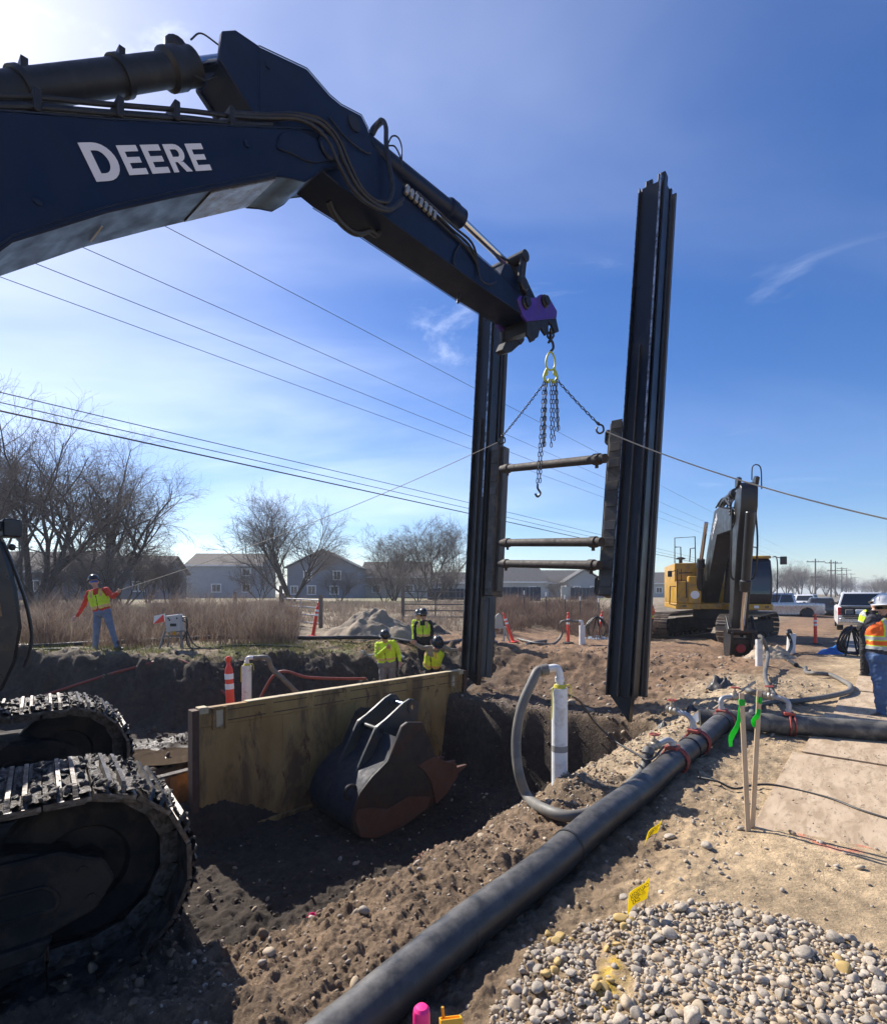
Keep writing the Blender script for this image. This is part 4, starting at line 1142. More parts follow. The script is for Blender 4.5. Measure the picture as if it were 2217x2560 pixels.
for nm, a_, b_ in (('bridle_chain', tl, hl), ('bridle_chain', tr, hr)):
    mb = MB(); chain(mb, a_, b_, .075, .02); obj(nm, mb, CHAIN, sl_)
for e in (hl, hr):
    mb = MB(); d = e.normalized()
    mb.tube(catmull([e - d * .02, e + Vector((.06, 0, -.02)), e + Vector((.07, 0, -.11)), e + Vector((0, 0, -.15)), e + Vector((-.05, 0, -.10)), e + Vector((-.035, 0, -.04))], 6), .017, 8); mb.ball(e - d * .03, .028, 8, 6); obj('sling_hook', mb, CHAIN, sl_)
for (dx, dy, L_, r0) in ((-.13, .0, 1.22, 0), (-.10, .05, 1.20, 0), (-.17, .02, 1.98, .03), (-.12, -.02, 1.90, .03), (.07, .0, 1.10, 0), (.02, .03, 1.22, 0), (.13, .0, .93, 0), (.16, .03, .90, 0)):
    mb = MB(); chain(mb, Vector((dx * .7, dy, -.36)), Vector((dx - (.08 if L_ > 1.5 else 0), dy, -.36 - L_)), .08, 0); obj('hanging_chain', mb, CHAIN, sl_)
mb = MB(); e = Vector((-.24, 0, -2.36)); mb.tube(catmull([e + Vector((0, 0, .08)), e, e + Vector((.05, 0, -.09)), e + Vector((0, 0, -.16)), e + Vector((-.05, 0, -.1))], 5), .02, 8); obj('sling_hook', mb, CHAIN, sl_)
mb = MB()
ringp = [Vector((.085 * math.sin(k * PI / 10) * (1 - .25 * math.cos(k * PI / 10)), 0, .17 * math.cos(k * PI / 10) + .02)) for k in range(20)]
mb.tube(ringp + ringp[:2], .018, 8, False); obj('master_link', mb, LIMEP, sl_)
for sg in (-1, 1):
    mb = MB(); mb.tube(catmull([Vector((.06 * sg, 0, -.12)), Vector((.10 * sg, 0, -.2)), Vector((.12 * sg, 0, -.30)), Vector((.06 * sg, .0, -.38)), Vector((.02 * sg, 0, -.32))], 6), .026, 8)
    mb.ball(Vector((.08 * sg, 0, -.2)), (.04, .03, .06), 8, 6); obj('grab_hook', mb, LIMEP, sl_)
mb = MB()
mb.tube(catmull([Vector((0, 0, .20)), Vector((.05, 0, .26)), Vector((.04, 0, .36)), Vector((0, 0, .42)), Vector((-.04, 0, .36))], 6), .024, 8)
mb.tube([Vector((0, 0, .38)), Vector((.0, 0, .56))], .03, 8); mb.torus((0, 0, .50), .06, .02, (0, 1, 0), 14, 6); mb.torus((0, 0, .58), .05, .018, (1, 0, 0), 14, 6); obj('swivel_hook', mb, CHAIN, sl_)

# tag lines
ROPE = M('rope', (.42, .37, .29), (.50, .45, .36), 30, rough=.9)
def rope(nm, lab, P, r, sag, mat=ROPE, n=24, cat='rope'):
    P0, P1 = Vector(P[0]), Vector(P[1]); mb = MB(); b = (P0 + P1) / 2
    t = thing(nm, lab, cat, P0)
    mb.tube([P0.lerp(P1, i / n) - P0 - Vector((0, 0, sag * 4 * (i / n) * (1 - i / n))) for i in range(n + 1)], r, 6)
    obj('strand', mb, mat, t); return t
rope('tag_rope', 'thin tag rope from the frame to the hands of the worker in red', (at(1243, 1106, 11.8), at(297, 1476, 12.7)), .007, .18)
rope('tag_rope', 'pale tag rope stretched from the frame across the sky above the yellow excavator', (at(1514, 1078, 9.2), at(2330, 1322, 6.4)), .010, .13)

# ------------------------------------------------------------------ trench panels
PANEL = M('panel_yellow', (.33, .19, .055), (.46, .29, .10), 2.2, rough=.7, dirt=(.10, .058, .03), damt=.45, dscale=1.9, stretch=(1, 1, .35), bump=.25, bscale=24, rust=(.16, .075, .03), ramt=.35)
PANELT = M('panel_top', (.52, .41, .24), (.60, .49, .31), 3, rough=.75, dirt=(.16, .11, .06), damt=.35, dscale=4, bump=.15)
PANELE = M('panel_edge', (.085, .045, .028), (.12, .065, .04), 5, rough=.8, bump=.3, bscale=30)
pa = Vector((-3.80, 7.98, 0)); pb = Vector((0.46, 12.12, 0))
pd = (pb - pa); PLN = pd.length; pang = math.atan2(pd.y, pd.x)
tp = thing('trench_panel', 'long yellow rust-streaked steel trench panel standing behind the loose bucket', 'trench panel', (pa.x, pa.y, -2.08), pang)
mb = MB(); mb.box((PLN / 2, 0, .90), (PLN - .20, .10, 1.74)); obj('face_sheet', mb, PANEL, tp, bevel=.004)
mb = MB(); mb.box((PLN / 2, 0, 1.915), (PLN - .20, .135, .29)); obj('top_beam', mb, PANEL, tp, bevel=.008)
mb = MB(); mb.box((PLN / 2 + .3, 0, 2.068), (PLN - 1.1, .15, .016)); obj('top_cap', mb, PANELT, tp, bevel=.004)
for z_ in (1.83, 1.99):
    for k in range(7):
        mb = MB(); x_ = .55 + k * .76; mb.box((x_ + .3, -.070, z_), (.62, .008, .014)); obj('seam', mb, PANELE, tp)
for x_ in (1.55, 3.0, 4.45):
    mb = MB(); mb.box((x_, -.0525, .92), (.16, .012, 1.68)); obj('rib', mb, PANEL, tp, bevel=.004)
mb = MB(); mb.box((PLN / 2, -.06, .06), (PLN - .2, .09, .10)); obj('bottom_beam', mb, PANEL, tp, bevel=.008)
for x_, sg in ((.05, 1), (PLN - .05, -1)):
    mb = MB(); mb.box((x_, 0, 1.02), (.10, .20, 2.06)); e_ = obj('end_post', mb, PANELE, tp, bevel=.008)
    mb = MB(); mb.box((x_ + .12 * sg, -.008, 2.03), (.14, .17, .10)); obj('corner_block', mb, PANELT, e_, bevel=.01)
    xx = x_ + .36 * sg
    mb = MB(); mb.box((xx - .085, -.075, 1.88), (.05, .035, .34)); mb.box((xx + .085, -.075, 1.88), (.05, .035, .34)); mb.box((xx, -.075, 2.03), (.12, .035, .04)); mb.box((xx, -.075, 1.73), (.12, .035, .04)); obj('lifting_slot', mb, PANEL, e_, bevel=.006)
    mb = MB(); mb.box((xx, -.0705, 1.88), (.12, .004, .26)); obj('slot_daylight', mb, PANELT, e_)  # pale plate stands in for the light seen through the slot
RUSTP = M('panel_rust', (.20, .095, .035), (.33, .17, .06), 3, rough=.8, dirt=(.06, .035, .02), damt=.5, dscale=2, bump=.3, bscale=20)
q0 = ab(2.2, -8.42); q1 = ab(5.8, -8.42)
t2 = thing('trench_panel', 'low rust-brown steel trench panel beside the puddle, mostly buried', 'trench panel', (q0.x, q0.y, -1.7), math.atan2(U.y, U.x))
mb = MB(); mb.box((1.8, 0, .32), (3.6, .10, .64)); obj('face_sheet', mb, RUSTP, t2, bevel=.006)
mb = MB(); mb.box((1.8, 0, .655), (3.6, .14, .03)); obj('top_cap', mb, MUD, t2, bevel=.006)
for k in range(4):
    mb = MB(); mb.box((.5 + k * .9, -.06, .32), (.12, .03, .62)); obj('rib', mb, RUSTP, t2, bevel=.004)

# ------------------------------------------------------------------ loose bucket
BKT = M('bucket_steel', (.022, .022, .022), (.04, .038, .035), 3, rough=.6, metal=.2, dirt=(.06, .028, .017), damt=.45, dscale=1.6, rust=(.08, .035, .02), ramt=.25, bump=.1)
BKTB = M('bucket_back', (.008, .011, .020), (.013, .016, .027), 3, rough=.7, dirt=(.03, .024, .02), damt=.35, dscale=2, bump=.1)
BKTR = M('bucket_rust', (.085, .036, .022), (.13, .055, .032), 3, rough=.7, dirt=(.07, .06, .05), damt=.3, dscale=3, bump=.15)
BLUEP = M('bucket_blue', (.02, .045, .17), (.03, .06, .20), 3, rough=.5, dirt=(.05, .045, .04), damt=.35, dscale=4)
GREENG = M('lug_grey', (.035, .042, .042), (.055, .062, .06), 3, rough=.5, dirt=(.09, .06, .04), damt=.3, dscale=4)
SV = Vector((.77, .64, 0)).normalized(); WV = Vector((-.64, .77, 0)).normalized()
bk0 = gnd(940, 2100, -2.05)
bk = thing('digger_bucket', 'rusty toothed excavator bucket lying loose against the yellow panel', 'bucket', bk0 + WV * .7)
def bf(p, q_, t): return SV * p + WV * (t - .7) + Vector((0, 0, q_))
WB = 1.45
side = [(0, 0), (-.27, .11), (-.39, .25), (-.42, .44), (-.37, .6), (-.28, .78), (-.07, .97), (.21, 1.15), (.40, 1.5), (.48, 1.66), (.59, 1.71), (.89, 1.66), (.98, 1.48), (1.16, 1.07), (1.3, .95), (1.58, .82), (1.62, .62), (1.42, .40), (1.16, .27), (.98, .20), (.53, .05), (.27, .005)]
body = None
for t_ in (0, WB - .05):
    mb = MB(); mb.prism(side, t_, t_ + .05, bf); o = obj('side_plate', mb, BKT, bk, bevel=.008)
outer = [(.40, 1.5), (.21, 1.15), (-.07, .97), (-.28, .78), (-.37, .6), (-.42, .44), (-.39, .25), (-.27, .11), (0, .0), (.27, .005), (.53, .05), (.98, .20), (1.16, .27), (1.42, .40), (1.60, .62)]
n = len(outer); inner = []
for i in range(n):
    p0 = outer[max(i - 1, 0)]; p1 = outer[min(i + 1, n - 1)]; dx, dy = p1[0] - p0[0], p1[1] - p0[1]; l = math.hypot(dx, dy)
    inner.append((outer[i][0] - dy / l * .04, outer[i][1] + dx / l * .04))
mb = MB(); vs = [bf(p, q_, t_) for t_ in (.05, WB - .05) for p, q_ in outer + inner]; N2 = 2 * n; fs = []
for i in range(n - 1):
    fs += [(i, i + 1, N2 + i + 1, N2 + i), (n + i + 1, n + i, N2 + n + i, N2 + n + i + 1)]
fs += [(0, n, N2 + n, N2), (n - 1, 2 * n - 1, N2 + 2 * n - 1, N2 + n - 1)]
mb.add(vs, fs); obj('shell', mb, BKTB, bk, smooth=50)
cutter = [(1.16, 1.07), (1.3, .95), (1.62, .84), (1.66, .62), (1.42, .38), (1.16, .25), (1.12, .45), (1.06, .66), (.94, .84), (.78, .98)]
mb = MB(); mb.prism(cutter, -.022, -.001, bf); obj('side_cutter', mb, BKTR, bk, bevel=.006)
mb = MB(); mb.prism([(-.28, .13), (-.0, .03), (.53, .08), (.98, .24), (1.06, .4), (.6, .52), (.2, .42), (-.1, .52), (-.34, .55), (-.38, .42)], -.02, -.001, bf); obj('heel_shroud', mb, BKTR, bk, bevel=.006)
mb = MB(); mb.prism([(.21, 1.15), (.40, 1.5), (.48, 1.66), (.59, 1.71), (.89, 1.66), (.98, 1.46), (.84, 1.2), (.62, 1.08), (.38, 1.06)], -.018, -.001, bf); obj('side_wear_plate', mb, BKT, bk, bevel=.006)
for k in range(5):
    t_ = .1 + k * (WB - .2) / 4
    mb = MB(); vs = [bf(p, q_, t_ + w_) for p, q_, w_ in ((1.52, .56, -.07), (1.52, .56, .07), (1.52, .74, .07), (1.52, .74, -.07), (1.95, .70, -.03), (1.95, .70, .03), (1.95, .73, .03), (1.95, .73, -.03))]
    mb.add(vs, [(0, 1, 2, 3), (7, 6, 5, 4), (0, 4, 5, 1), (1, 5, 6, 2), (2, 6, 7, 3), (3, 7, 4, 0)]); obj('tooth', mb, BKTR, bk, bevel=.008)
lug = [(.27, 1.6), (.44, 1.68), (.62, 1.79), (.82, 1.92), (.95, 1.97), (1.06, 1.95), (1.14, 1.86), (1.13, 1.72), (1.05, 1.56), (.75, 1.48), (.41, 1.13), (-.05, .78), (-.25, .66), (.02, 1.16)]
for t_ in (.42, .98):
    mb = MB(); mb.prism(lug, t_, t_ + .06, bf); o = obj('lug_plate', mb, GREENG, bk, bevel=.01)
    for (p, q_) in ((1.0, 1.83), (.36, 1.53)):
        mb = MB(); mb.lathe([(.11, 0), (.11, .02), (.07, .02)], bf(p, q_, t_ - .02), 22, WV); obj('boss', mb, GREENG, o)
for (p, q_) in ((1.0, 1.83), (.36, 1.53)):
    mb = MB(); mb.cyl(bf(p, q_, .40), bf(p, q_, 1.06), .045, n=16); obj('bucket_pin', mb, CHROME if p > .5 else STEEL_DK, bk)
mb = MB(); mb.prism([(.64, 1.52), (.50, 1.24), (.22, .98), (-.06, .82), (-.12, .92), (.16, 1.10), (.40, 1.34), (.52, 1.56)], .10, .13, bf); obj('gusset', mb, BLUEP, bk, bevel=.004)
mb = MB(); mb.prism([(.50, 1.24), (.22, .98), (-.06, .82), (-.02, .78), (.26, .95), (.54, 1.2)], .13, .42, bf); obj('gusset_web', mb, BLUEP, bk)
mb = MB(); mb.torus(bf(-.33, .75, .2), .10, .03, WV, 18, 8); obj('lifting_eye', mb, BKT, bk)

# ------------------------------------------------------------------ black header pipe
HDPE = M('black_poly_pipe', (.016, .017, .019), (.028, .029, .031), 2, rough=.42, dirt=(.05, .048, .045), damt=.30, dscale=9, bump=.05, spec=.5)
add_dust(HDPE, (.20, .185, .16), .75)
GALV = M('galvanised', (.36, .37, .38), (.46, .47, .48), 7, rough=.55, metal=.45, dirt=(.2, .17, .13), damt=.2, dscale=9)
BRASS = M('valve_bronze', (.34, .30, .24), (.45, .40, .32), 8, rough=.5, metal=.5, dirt=(.2, .16, .12), damt=.4, dscale=10)
REDP = M('clamp_red', (.27, .04, .028), (.36, .065, .048), 6, rough=.55, dirt=(.22, .13, .09), damt=.3, dscale=8)
HPB = Vector((3.55, 6.75, 0.0))
hp = thing('header_pipe', 'long black plastic pipe with red clamps running beside the pit to the stakes', 'pipe', HPB)
hA = Vector((-1.35, 1.20, -.15)) - HPB; hB = Vector((3.50, 6.66, .125)) - HPB
hd = (hB - hA).normalized()
mb = MB(); nseg = 30
mb.tube([hA.lerp(hB, i / nseg) + Vector((0, 0, .012 * math.sin(i * .9))) for i in range(nseg + 1)], .115, 28); obj('pipe_wall', mb, HDPE, hp, smooth=50)
br_ = thing('branch_pipe', 'grey-black dusty pipe crossing the plywood path with one red clamp', 'pipe', HPB)
bA = Vector((3.30, 6.86, .12)) - HPB; bB = Vector((7.2, 5.50, .115)) - HPB
HDPEG = M('dusty_poly_pipe', (.035, .035, .034), (.075, .073, .068), 2, rough=.55, dirt=(.21, .19, .155), damt=.45, dscale=4, bump=.05)
mb = MB(); mb.tube([bA.lerp(bB, i / 20) for i in range(21)], .118, 28); obj('pipe_wall', mb, HDPEG, br_, smooth=50)
mb = MB(); mb.tube([hB - hd * .16, hB + hd * .16], .130, 28); obj('coupling_sleeve', mb, HDPE, hp, smooth=40)
bdv = (bB - bA).normalized()
mb = MB(); mb.tube([bA + bdv * .30, bA + bdv * .42], .126, 28); obj('coupling_band', mb, HDPE, br_, smooth=40)
def saddle(root, c, d, vdir, hosedir, R_=.115, tall=.16):
    """red strap round a pipe at c, elbow and gate valve on top; hosedir: outlet direction"""
    up = Vector((0, 0, 1)); sd = d.cross(up).normalized()
    top = (up + vdir).normalized()
    mb = MB(); mb.torus(c, R_ + .012, .013, d, 30, 6); s_ = obj('saddle_clamp', mb, REDP, root)
    mb = MB(); mb.torus(c + d * .05, R_ + .012, .010, d, 30, 6); obj('clamp_strap', mb, REDP, s_)
    mb = MB(); mb.box(c + top * (R_ + .02), (.12, .12, .04), d.to_track_quat('Y', 'Z').to_matrix()); obj('saddle_pad', mb, REDP, s_, bevel=.008)
    for k in (-1, 1):
        mb = MB(); mb.cyl(c - sd * (R_ + .03) * 1.0 + d * (.03 * k) + up * -.03, c - sd * (R_ + .03) + d * (.03 * k) + up * .05, .010, n=8); obj('clamp_bolt', mb, GALV, s_)
    b0 = c + top * (R_ + .02); b1 = b0 + top * tall * .6
    b2 = b1 + top * .04 + hosedir * .05; b3 = b2 + hosedir * .10
    mb = MB(); mb.tube(catmull([b0, b1, b2, b3], 6), .029, 14); mb.lathe([(.038, 0), (.038, .03), (.029, .03)], b0 + top * .02, 14, top); obj('elbow', mb, GALV, s_)
    v1 = b3 + hosedir * .12
    mb = MB(); mb.lathe([(.036, 0), (.046, .01), (.046, .03), (.038, .04), (.05, .06), (.038, .085), (.046, .095), (.046, .12)], b3, 14, hosedir)
    mid = b3 + hosedir * .06
    mb.cyl(mid, mid + up * .07, .024, n=12); mb.cyl(mid + up * .07, mid + up * .12, .010, n=8); vb = obj('gate_valve', mb, BRASS, s_)
    mb = MB(); hc = mid + up * .115
    mb.torus(hc, .045, .008, up, 20, 6)
    for k in range(3):
        an = k * 2 * PI / 3; mb.bar(hc, hc + Vector((math.cos(an), math.sin(an), 0)) * .045, .012, .008)
    obj('handwheel', mb, REDP, s_)
    return v1 + root.location
def on(A_, B_, px):
    """point on the local segment whose photograph column is px"""
    best = None
    for i in range(401):
        p = A_.lerp(B_, i / 400) + HPB
        e = abs(1108.5 + FPX * p.x / p.y - px)
        if best is None or e < best[0]: best = (e, A_.lerp(B_, i / 400))
    return best[1]
pit_side = -V
c1 = on(hA, hB, 1686); c2 = on(hA, hB, 1742); c3 = on(hA, hB, 1823)
o1 = saddle(hp, c1, hd, pit_side * .15, (-hd * .8 + pit_side * .5 - Vector((0, 0, .25))).normalized(), tall=.08)
o2 = saddle(hp, c2, hd, pit_side * .25, (pit_side * .9 + hd * .15 + Vector((0, 0, .12))).normalized(), tall=.20)
o3 = saddle(hp, c3, hd, pit_side * .1, (hd * .75 + V * .55).normalized(), tall=.2)
c4 = on(bA, bB, 1972)
o4 = saddle(br_, c4, bdv, Vector((0, 0, 0)), (-bdv * .8 + Vector((0, .5, .15))).normalized(), R_=.118, tall=.2)
for px_ in (1150, 1420):
    mb = MB(); mb.torus(on(hA, hB, px_), .1155, .006, hd, 28, 6); mb.torus(on(hA, hB, px_) + hd * .012, .1155, .006, hd, 28, 6); obj('fusion_bead', mb, HDPE, hp)
mb = MB(); mb.torus(on(hA, hB, 1722), .120, .007, hd, 28, 6); obj('cable_tie', mb, HOSE_BLK, hp)

# ------------------------------------------------------------------ hoses and well casings
PVC = M('white_pvc', (.70, .70, .68), (.78, .78, .76), 5, rough=.35, dirt=(.45, .40, .33), damt=.3, dscale=6)
PVCD = M('pvc_mud_band', (.20, .19, .175), (.30, .28, .25), 9, rough=.8)
HGREY = M('suction_hose', (.115, .108, .095), (.17, .16, .14), 3, rough=.6, dirt=(.22, .19, .15), damt=.35, dscale=7)
YROPE = M('yellow_rope', (.60, .52, .05), (.68, .60, .10), 20, rough=.8)
def hose_thing(nm, lab, P, r, mat, n=8, cat='hose', seg=10, rings=False):
    P = [Vector(p) for p in P]; b = P[0].copy()
    t = thing(nm, lab, cat, b)
    mb = MB(); mb.tube(catmull([p - b for p in P], n), r, seg); obj('hose_wall', mb, mat, t, smooth=60)
    for e, dd in ((P[0], P[1] - P[0]), (P[-1], P[-2] - P[-1])):
        mb = MB(); d = dd.normalized(); mb.lathe([(r * 1.02, 0), (r * 1.18, .005), (r * 1.18, .07), (r * 1.02, .075)], e - b, 14, d); obj('hose_cuff', mb, mat, t)
    return t
def casing(lab, base, h, r, elbow=None, rope_=True, lean=(0, 0), group='white well casings', er=.036, eh=.18, depth=.35):
    t = thing('well_casing', lab, 'pipe', base, 0, group); ax = Vector((lean[0], lean[1], 1)).normalized()
    mb = MB(); mb.lathe([(r, -depth), (r, h), (r * 1.0, h + .001), (r * .88, h + .001), (r * .86, h - .05)], (0, 0, 0), 24, ax); c_ = obj('casing_tube', mb, PVC, t, smooth=40)
    mb = MB(); mb.lathe([(r * .86, h - .02), (r * .88, h - .012), (er, h - .01)], (0, 0, 0), 24, ax); obj('well_cap', mb, HOSE_BLK, t)
    if elbow is not None:
        e = Vector(elbow).normalized(); top = ax * (h + eh)
        mb = MB(); mb.tube(catmull([ax * (h - .02), ax * (h + eh * .6), top + e * .03, top + e * .14 + ax * .0], 6), er, 14)
        mb.lathe([(er * 1.02, 0), (er * 1.2, .004), (er * 1.2, .045), (er * 1.02, .05)], ax * (h + eh * .30), 14, ax); obj('elbow_pipe', mb, PVC, t)
    if rope_:
        mb = MB()
        for k in range(3): mb.torus(ax * (h + .008 + .012 * k), r * (.72 - .06 * k), .007, ax, 20, 6)
        mb.tube(catmull([ax * h + Vector((-r * .9, -r * .3, .01)), ax * (h - .03) + Vector((-r * 1.06, -r * .4, 0)), ax * (h - .16) + Vector((-r * 1.05, -r * .5, 0)), ax * (h - .30) + Vector((-r * 1.1, -r * .4, 0))], 5), .006, 6)
        mb.tube(catmull([ax * h + Vector((r * .6, 0, .02)), ax * h + Vector((r * 1.3, 0, .03)), ax * h + Vector((r * 1.5, 0, -.05)), ax * h + Vector((r * 1.45, 0, -.09))], 5), .006, 6)
        obj('yellow_rope', mb, YROPE, t)
    return t
cb = Vector((1.145, 5.25, -.32))
cs = casing('tall white well casing with yellow rope at the pit edge', cb, 1.12, .078, elbow=(-1, .05, -.10), eh=.20, depth=.6, er=.038)
mb = MB(); mb.lathe([(.0793, .50), (.0793, .545), (.0793, .56)], (0, 0, 0), 24); obj('mud_band', mb, PVCD, cs)
topw = Vector((cb.x - .14, cb.y, cb.z + 1.12 + .185))
hl_ = [topw + Vector((.03, 0, .005)), topw + Vector((-.07, 0, -.015)), at(1330, 1705, 5.2), at(1303, 1770, 5.15), at(1290, 1850, 5.1), at(1296, 1930, 5.02), at(1320, 1995, 4.98), hit(1362, 2045, .05), hit(1425, 2062, .05), hit(1495, 2043, .05), hit(1555, 2000, .06), hit(1605, 1955, .10), o1]
hl_ = [p if i in (0, 1, len(hl_) - 1) else Vector((p.x, p.y, max(p.z, hz(p.x, p.y) + .055))) for i, p in enumerate(hl_)]
hose_thing('suction_hose', 'thick grey hose looping from the tall casing down to the black pipe', hl_, .047, HGREY, 8, seg=16)
c2b = at(617, 1800, 9.9)
casing('white well casing with bent grey hose behind the yellow panel', (c2b.x, c2b.y, -1.15), 1.53, .085, elbow=(1, 0, .05), eh=.14)
tw = Vector((c2b.x + .13, c2b.y, -1.15 + 1.67))
hose_thing('suction_hose', 'grey hose bending down from the casing behind the yellow panel', [tw, tw + Vector((.25, 0, .0)), at(680, 1672, 10.0), at(710, 1700, 10.1), at(745, 1735, 10.3), at(790, 1775, 10.6)], .045, HGREY, 6)
c3b = at(1455, 1612, 18.6)
casing('short white well casing beside the upright delineator beyond the steel rails', drop(c3b), .66, .105, elbow=(-1, .1, 0), rope_=False, er=.05, eh=.14)
t3 = drop(c3b, .80)
hose_thing('suction_hose', 'grey hose drooping from the short casing beyond the rails', [t3 + Vector((-.12, 0, 0)), t3 + Vector((-.7, .1, -.02)), drop(at(1405, 1590, 18.9), .35), drop(at(1385, 1600, 18.7), .06), drop(at(1350, 1606, 18.2), .05), drop(at(1318, 1598, 18.6), .07), drop(at(1295, 1590, 19.3), .06)], .045, HGREY)
c4b = at(1897, 1655, 12.6)
casing('white well casing with a grey hose rising beside the digger stick', drop(c4b), .62, .075, rope_=False)
t4 = drop(c4b, .66)
mb = None
hose_thing('suction_hose', 'grey hose from the casing by the digger stick to the branch pipe valve', [t4 + Vector((-.01, -.02, .06)), t4 + Vector((.02, -.13, -.02)), t4 + Vector((.06, -.25, -.35)), drop(at(1912, 1690, 10.6), .12), drop(at(1920, 1712, 9.6), .06), drop(at(1932, 1735, 8.7), .06), o4 + Vector((-.05, .25, .0)), o4], .040, HGREY)
c5b = at(1976, 1612, 16.6)
casing('white well casing standing in the shade of the yellow excavator', drop(c5b), .62, .12, rope_=False, lean=(.06, 0))
t5 = drop(c5b, .62)
hose_thing('suction_hose', 'dark hose arching over from the casing in the excavator shade', [t5, t5 + Vector((-.06, -.05, .10)), t5 + Vector((-.22, -.2, .04)), t5 + Vector((-.30, -.5, -.3)), drop(at(1965, 1640, 14.2), .05), drop(at(1975, 1652, 13.4), .05), drop(at(1990, 1668, 12.4), .05)], .045, HOSE_BLK)
hose_thing('suction_hose', 'long grey hose snaking over the plywood behind the branch pipe', [drop(at(2012, 1668, 12.2), .06), drop(at(2016, 1680, 11.4), .05), drop(at(2035, 1690, 10.9), .05), drop(at(2075, 1690, 10.9), .07), drop(at(2110, 1706, 10.1), .07), drop(at(2126, 1722, 9.5), .08), drop(at(2120, 1738, 9.0), .08), drop(at(2085, 1748, 8.7), .08), drop(at(2040, 1752, 8.5), .08), drop(at(1990, 1757, 8.3), .06), drop(at(1940, 1752, 8.3), .06), drop(at(1890, 1755, 8.0), .06), Vector((4.02, 7.0, .06))], .042, HGREY)
# flat hoses, cables and ropes lying about
def lying(nm, lab, pxs, r, mat, cat='hose', dz=None):
    return hose_thing(nm, lab, [drop(at(x, y, d), (r if dz is None else dz)) for x, y, d in pxs], r, mat, 6, cat, 8)
REDH = M('red_hose', (.22, .045, .03), (.28, .07, .05), 5, rough=.6, dirt=(.12, .09, .06), damt=.3)
lying('red_hose', 'long dull red hose lying along the top of the dug bank', [(-60, 1645, 10.9), (60, 1645, 11.3), (200, 1650, 11.4), (330, 1648, 11.6), (450, 1642, 11.9), (560, 1650, 11.5)], .03, REDH)
b0_ = at(560, 1650, 11.5)
hose_thing('red_hose', 'dull red hose sagging across the dark bank towards the workers', [drop(b0_, .03), drop(at(620, 1668, 11.3), .08), at(690, 1684, 11.1), at(770, 1694, 11.2), at(850, 1697, 11.6), at(915, 1697, 12.0)], .03, REDH)
lying('black_hose', 'black lay-flat hose along the grassy bank behind the worker in red', [(-40, 1632, 12.9), (100, 1630, 13.1), (230, 1618, 13.9), (420, 1606, 14.8), (560, 1596, 15.6), (760, 1594, 15.9), (950, 1600, 15.8), (1080, 1604, 15.4), (1200, 1580, 18.5)], .06, HOSE_BLK)
lying('green_hose', 'thin dark hose lying on the grass strip', [(30, 1637, 12.4), (180, 1632, 12.7), (330, 1628, 13.0), (480, 1622, 13.4), (620, 1612, 14.0), (760, 1608, 14.4)], .025, M('green_hose', (.03, .05, .035), rough=.6))
lying('grey_hose', 'pale grey hose curled beside the dirt pile', [(905, 1622, 14.0), (925, 1612, 14.3), (985, 1612, 14.4), (1010, 1618, 14.2)], .05, M('pale_hose', (.3, .29, .26), rough=.7))
lying('grey_hose', 'grey hose trailing over the spoil behind the steel rail', [(1222, 1632, 14.4), (1228, 1615, 15.2), (1260, 1600, 16.4), (1300, 1590, 17.5), (1330, 1580, 18.5), (1365, 1578, 19)], .05, HGREY)
CABLE = flatm('black_cable', (.02, .02, .021), .5)
lying('power_cable', 'black cable running from the black pipe over the plywood', [(1745, 1965, 5.0), (1790, 1972, 4.85), (1835, 1977, 4.78), (1880, 1973, 4.80), (1930, 1975, 4.78), (2000, 1990, 4.65), (2080, 2010, 4.45), (2160, 2038, 4.2), (2300, 2085, 3.9)], .010, CABLE, 'cable', .035)
hose_thing('power_cable', 'black cable from the white casing top over the dark pit end to the pipe', [cb + Vector((.08, .05, 1.05)), at(1450, 1755, 5.6), at(1490, 1810, 5.8), at(1540, 1855, 5.8), at(1590, 1885, 5.3), at(1625, 1900, 5.05), on(hA, hB, 1690) + HPB + Vector((-.1, .05, .12))], .011, CABLE, 8, 'cable', 8)
# ------------------------------------------------------------------ people
def cloth(nm, c, r=.85, **k): return M(nm, c, tuple(min(1, x * 1.35) for x in c), 6, rough=r, bump=.35, bscale=18, **k)
SKIN = M('skin', (.46, .26, .18), (.52, .30, .21), 9, rough=.55)
LIME = cloth('hi_vis_lime', (.50, .66, .03)); ORNG = cloth('hi_vis_orange', (.80, .13, .02)); REFL = cloth('reflective_silver', (.38, .38, .36), .4)
RSTR = cloth('reflective_orange', (.62, .36, .14), .6)
JEAN = cloth('blue_denim', (.07, .12, .23)); JEANL = cloth('faded_denim', (.12, .16, .23)); BLACKC = cloth('black_cloth', (.014, .014, .016)); GREYC = cloth('grey_cloth', (.17, .16, .15)); CHAR = cloth('charcoal_cloth', (.045, .042, .05))
REDC = cloth('red_fleece', (.50, .045, .025)); OLIVE = cloth('khaki_cloth', (.22, .20, .15)); BOOT = cloth('boot_leather', (.035, .025, .018), .6); TAN = cloth('boot_brown', (.09, .055, .03), .6)
HATB = flatm('hat_black', (.015, .016, .018), .3); HATW = flatm('hat_white', (.75, .75, .74), .35); HATG = flatm('hat_grey', (.05, .06, .065), .35)
LENS = flatm('dark_lens', (.01, .01, .012), .08); LENSB = flatm('blue_lens', (.03, .10, .40), .06)
ORJ = cloth('orange_jacket', (.75, .09, .02))
def capsule_mesh(mb, A, B, ra, rb, n=10):
    A = Vector(A); B = Vector(B); d = B - A; L = max(d.length, 1e-4); d = d / L
    prof = []
    for k in range(1, 5): t_ = k * PI / 8; prof.append((ra * math.sin(t_), -ra * math.cos(t_)))
    for k in range(4, 8): t_ = k * PI / 8; prof.append((rb * math.sin(t_), L - rb * math.cos(t_)))
    mb.lathe(prof, A, n, d)
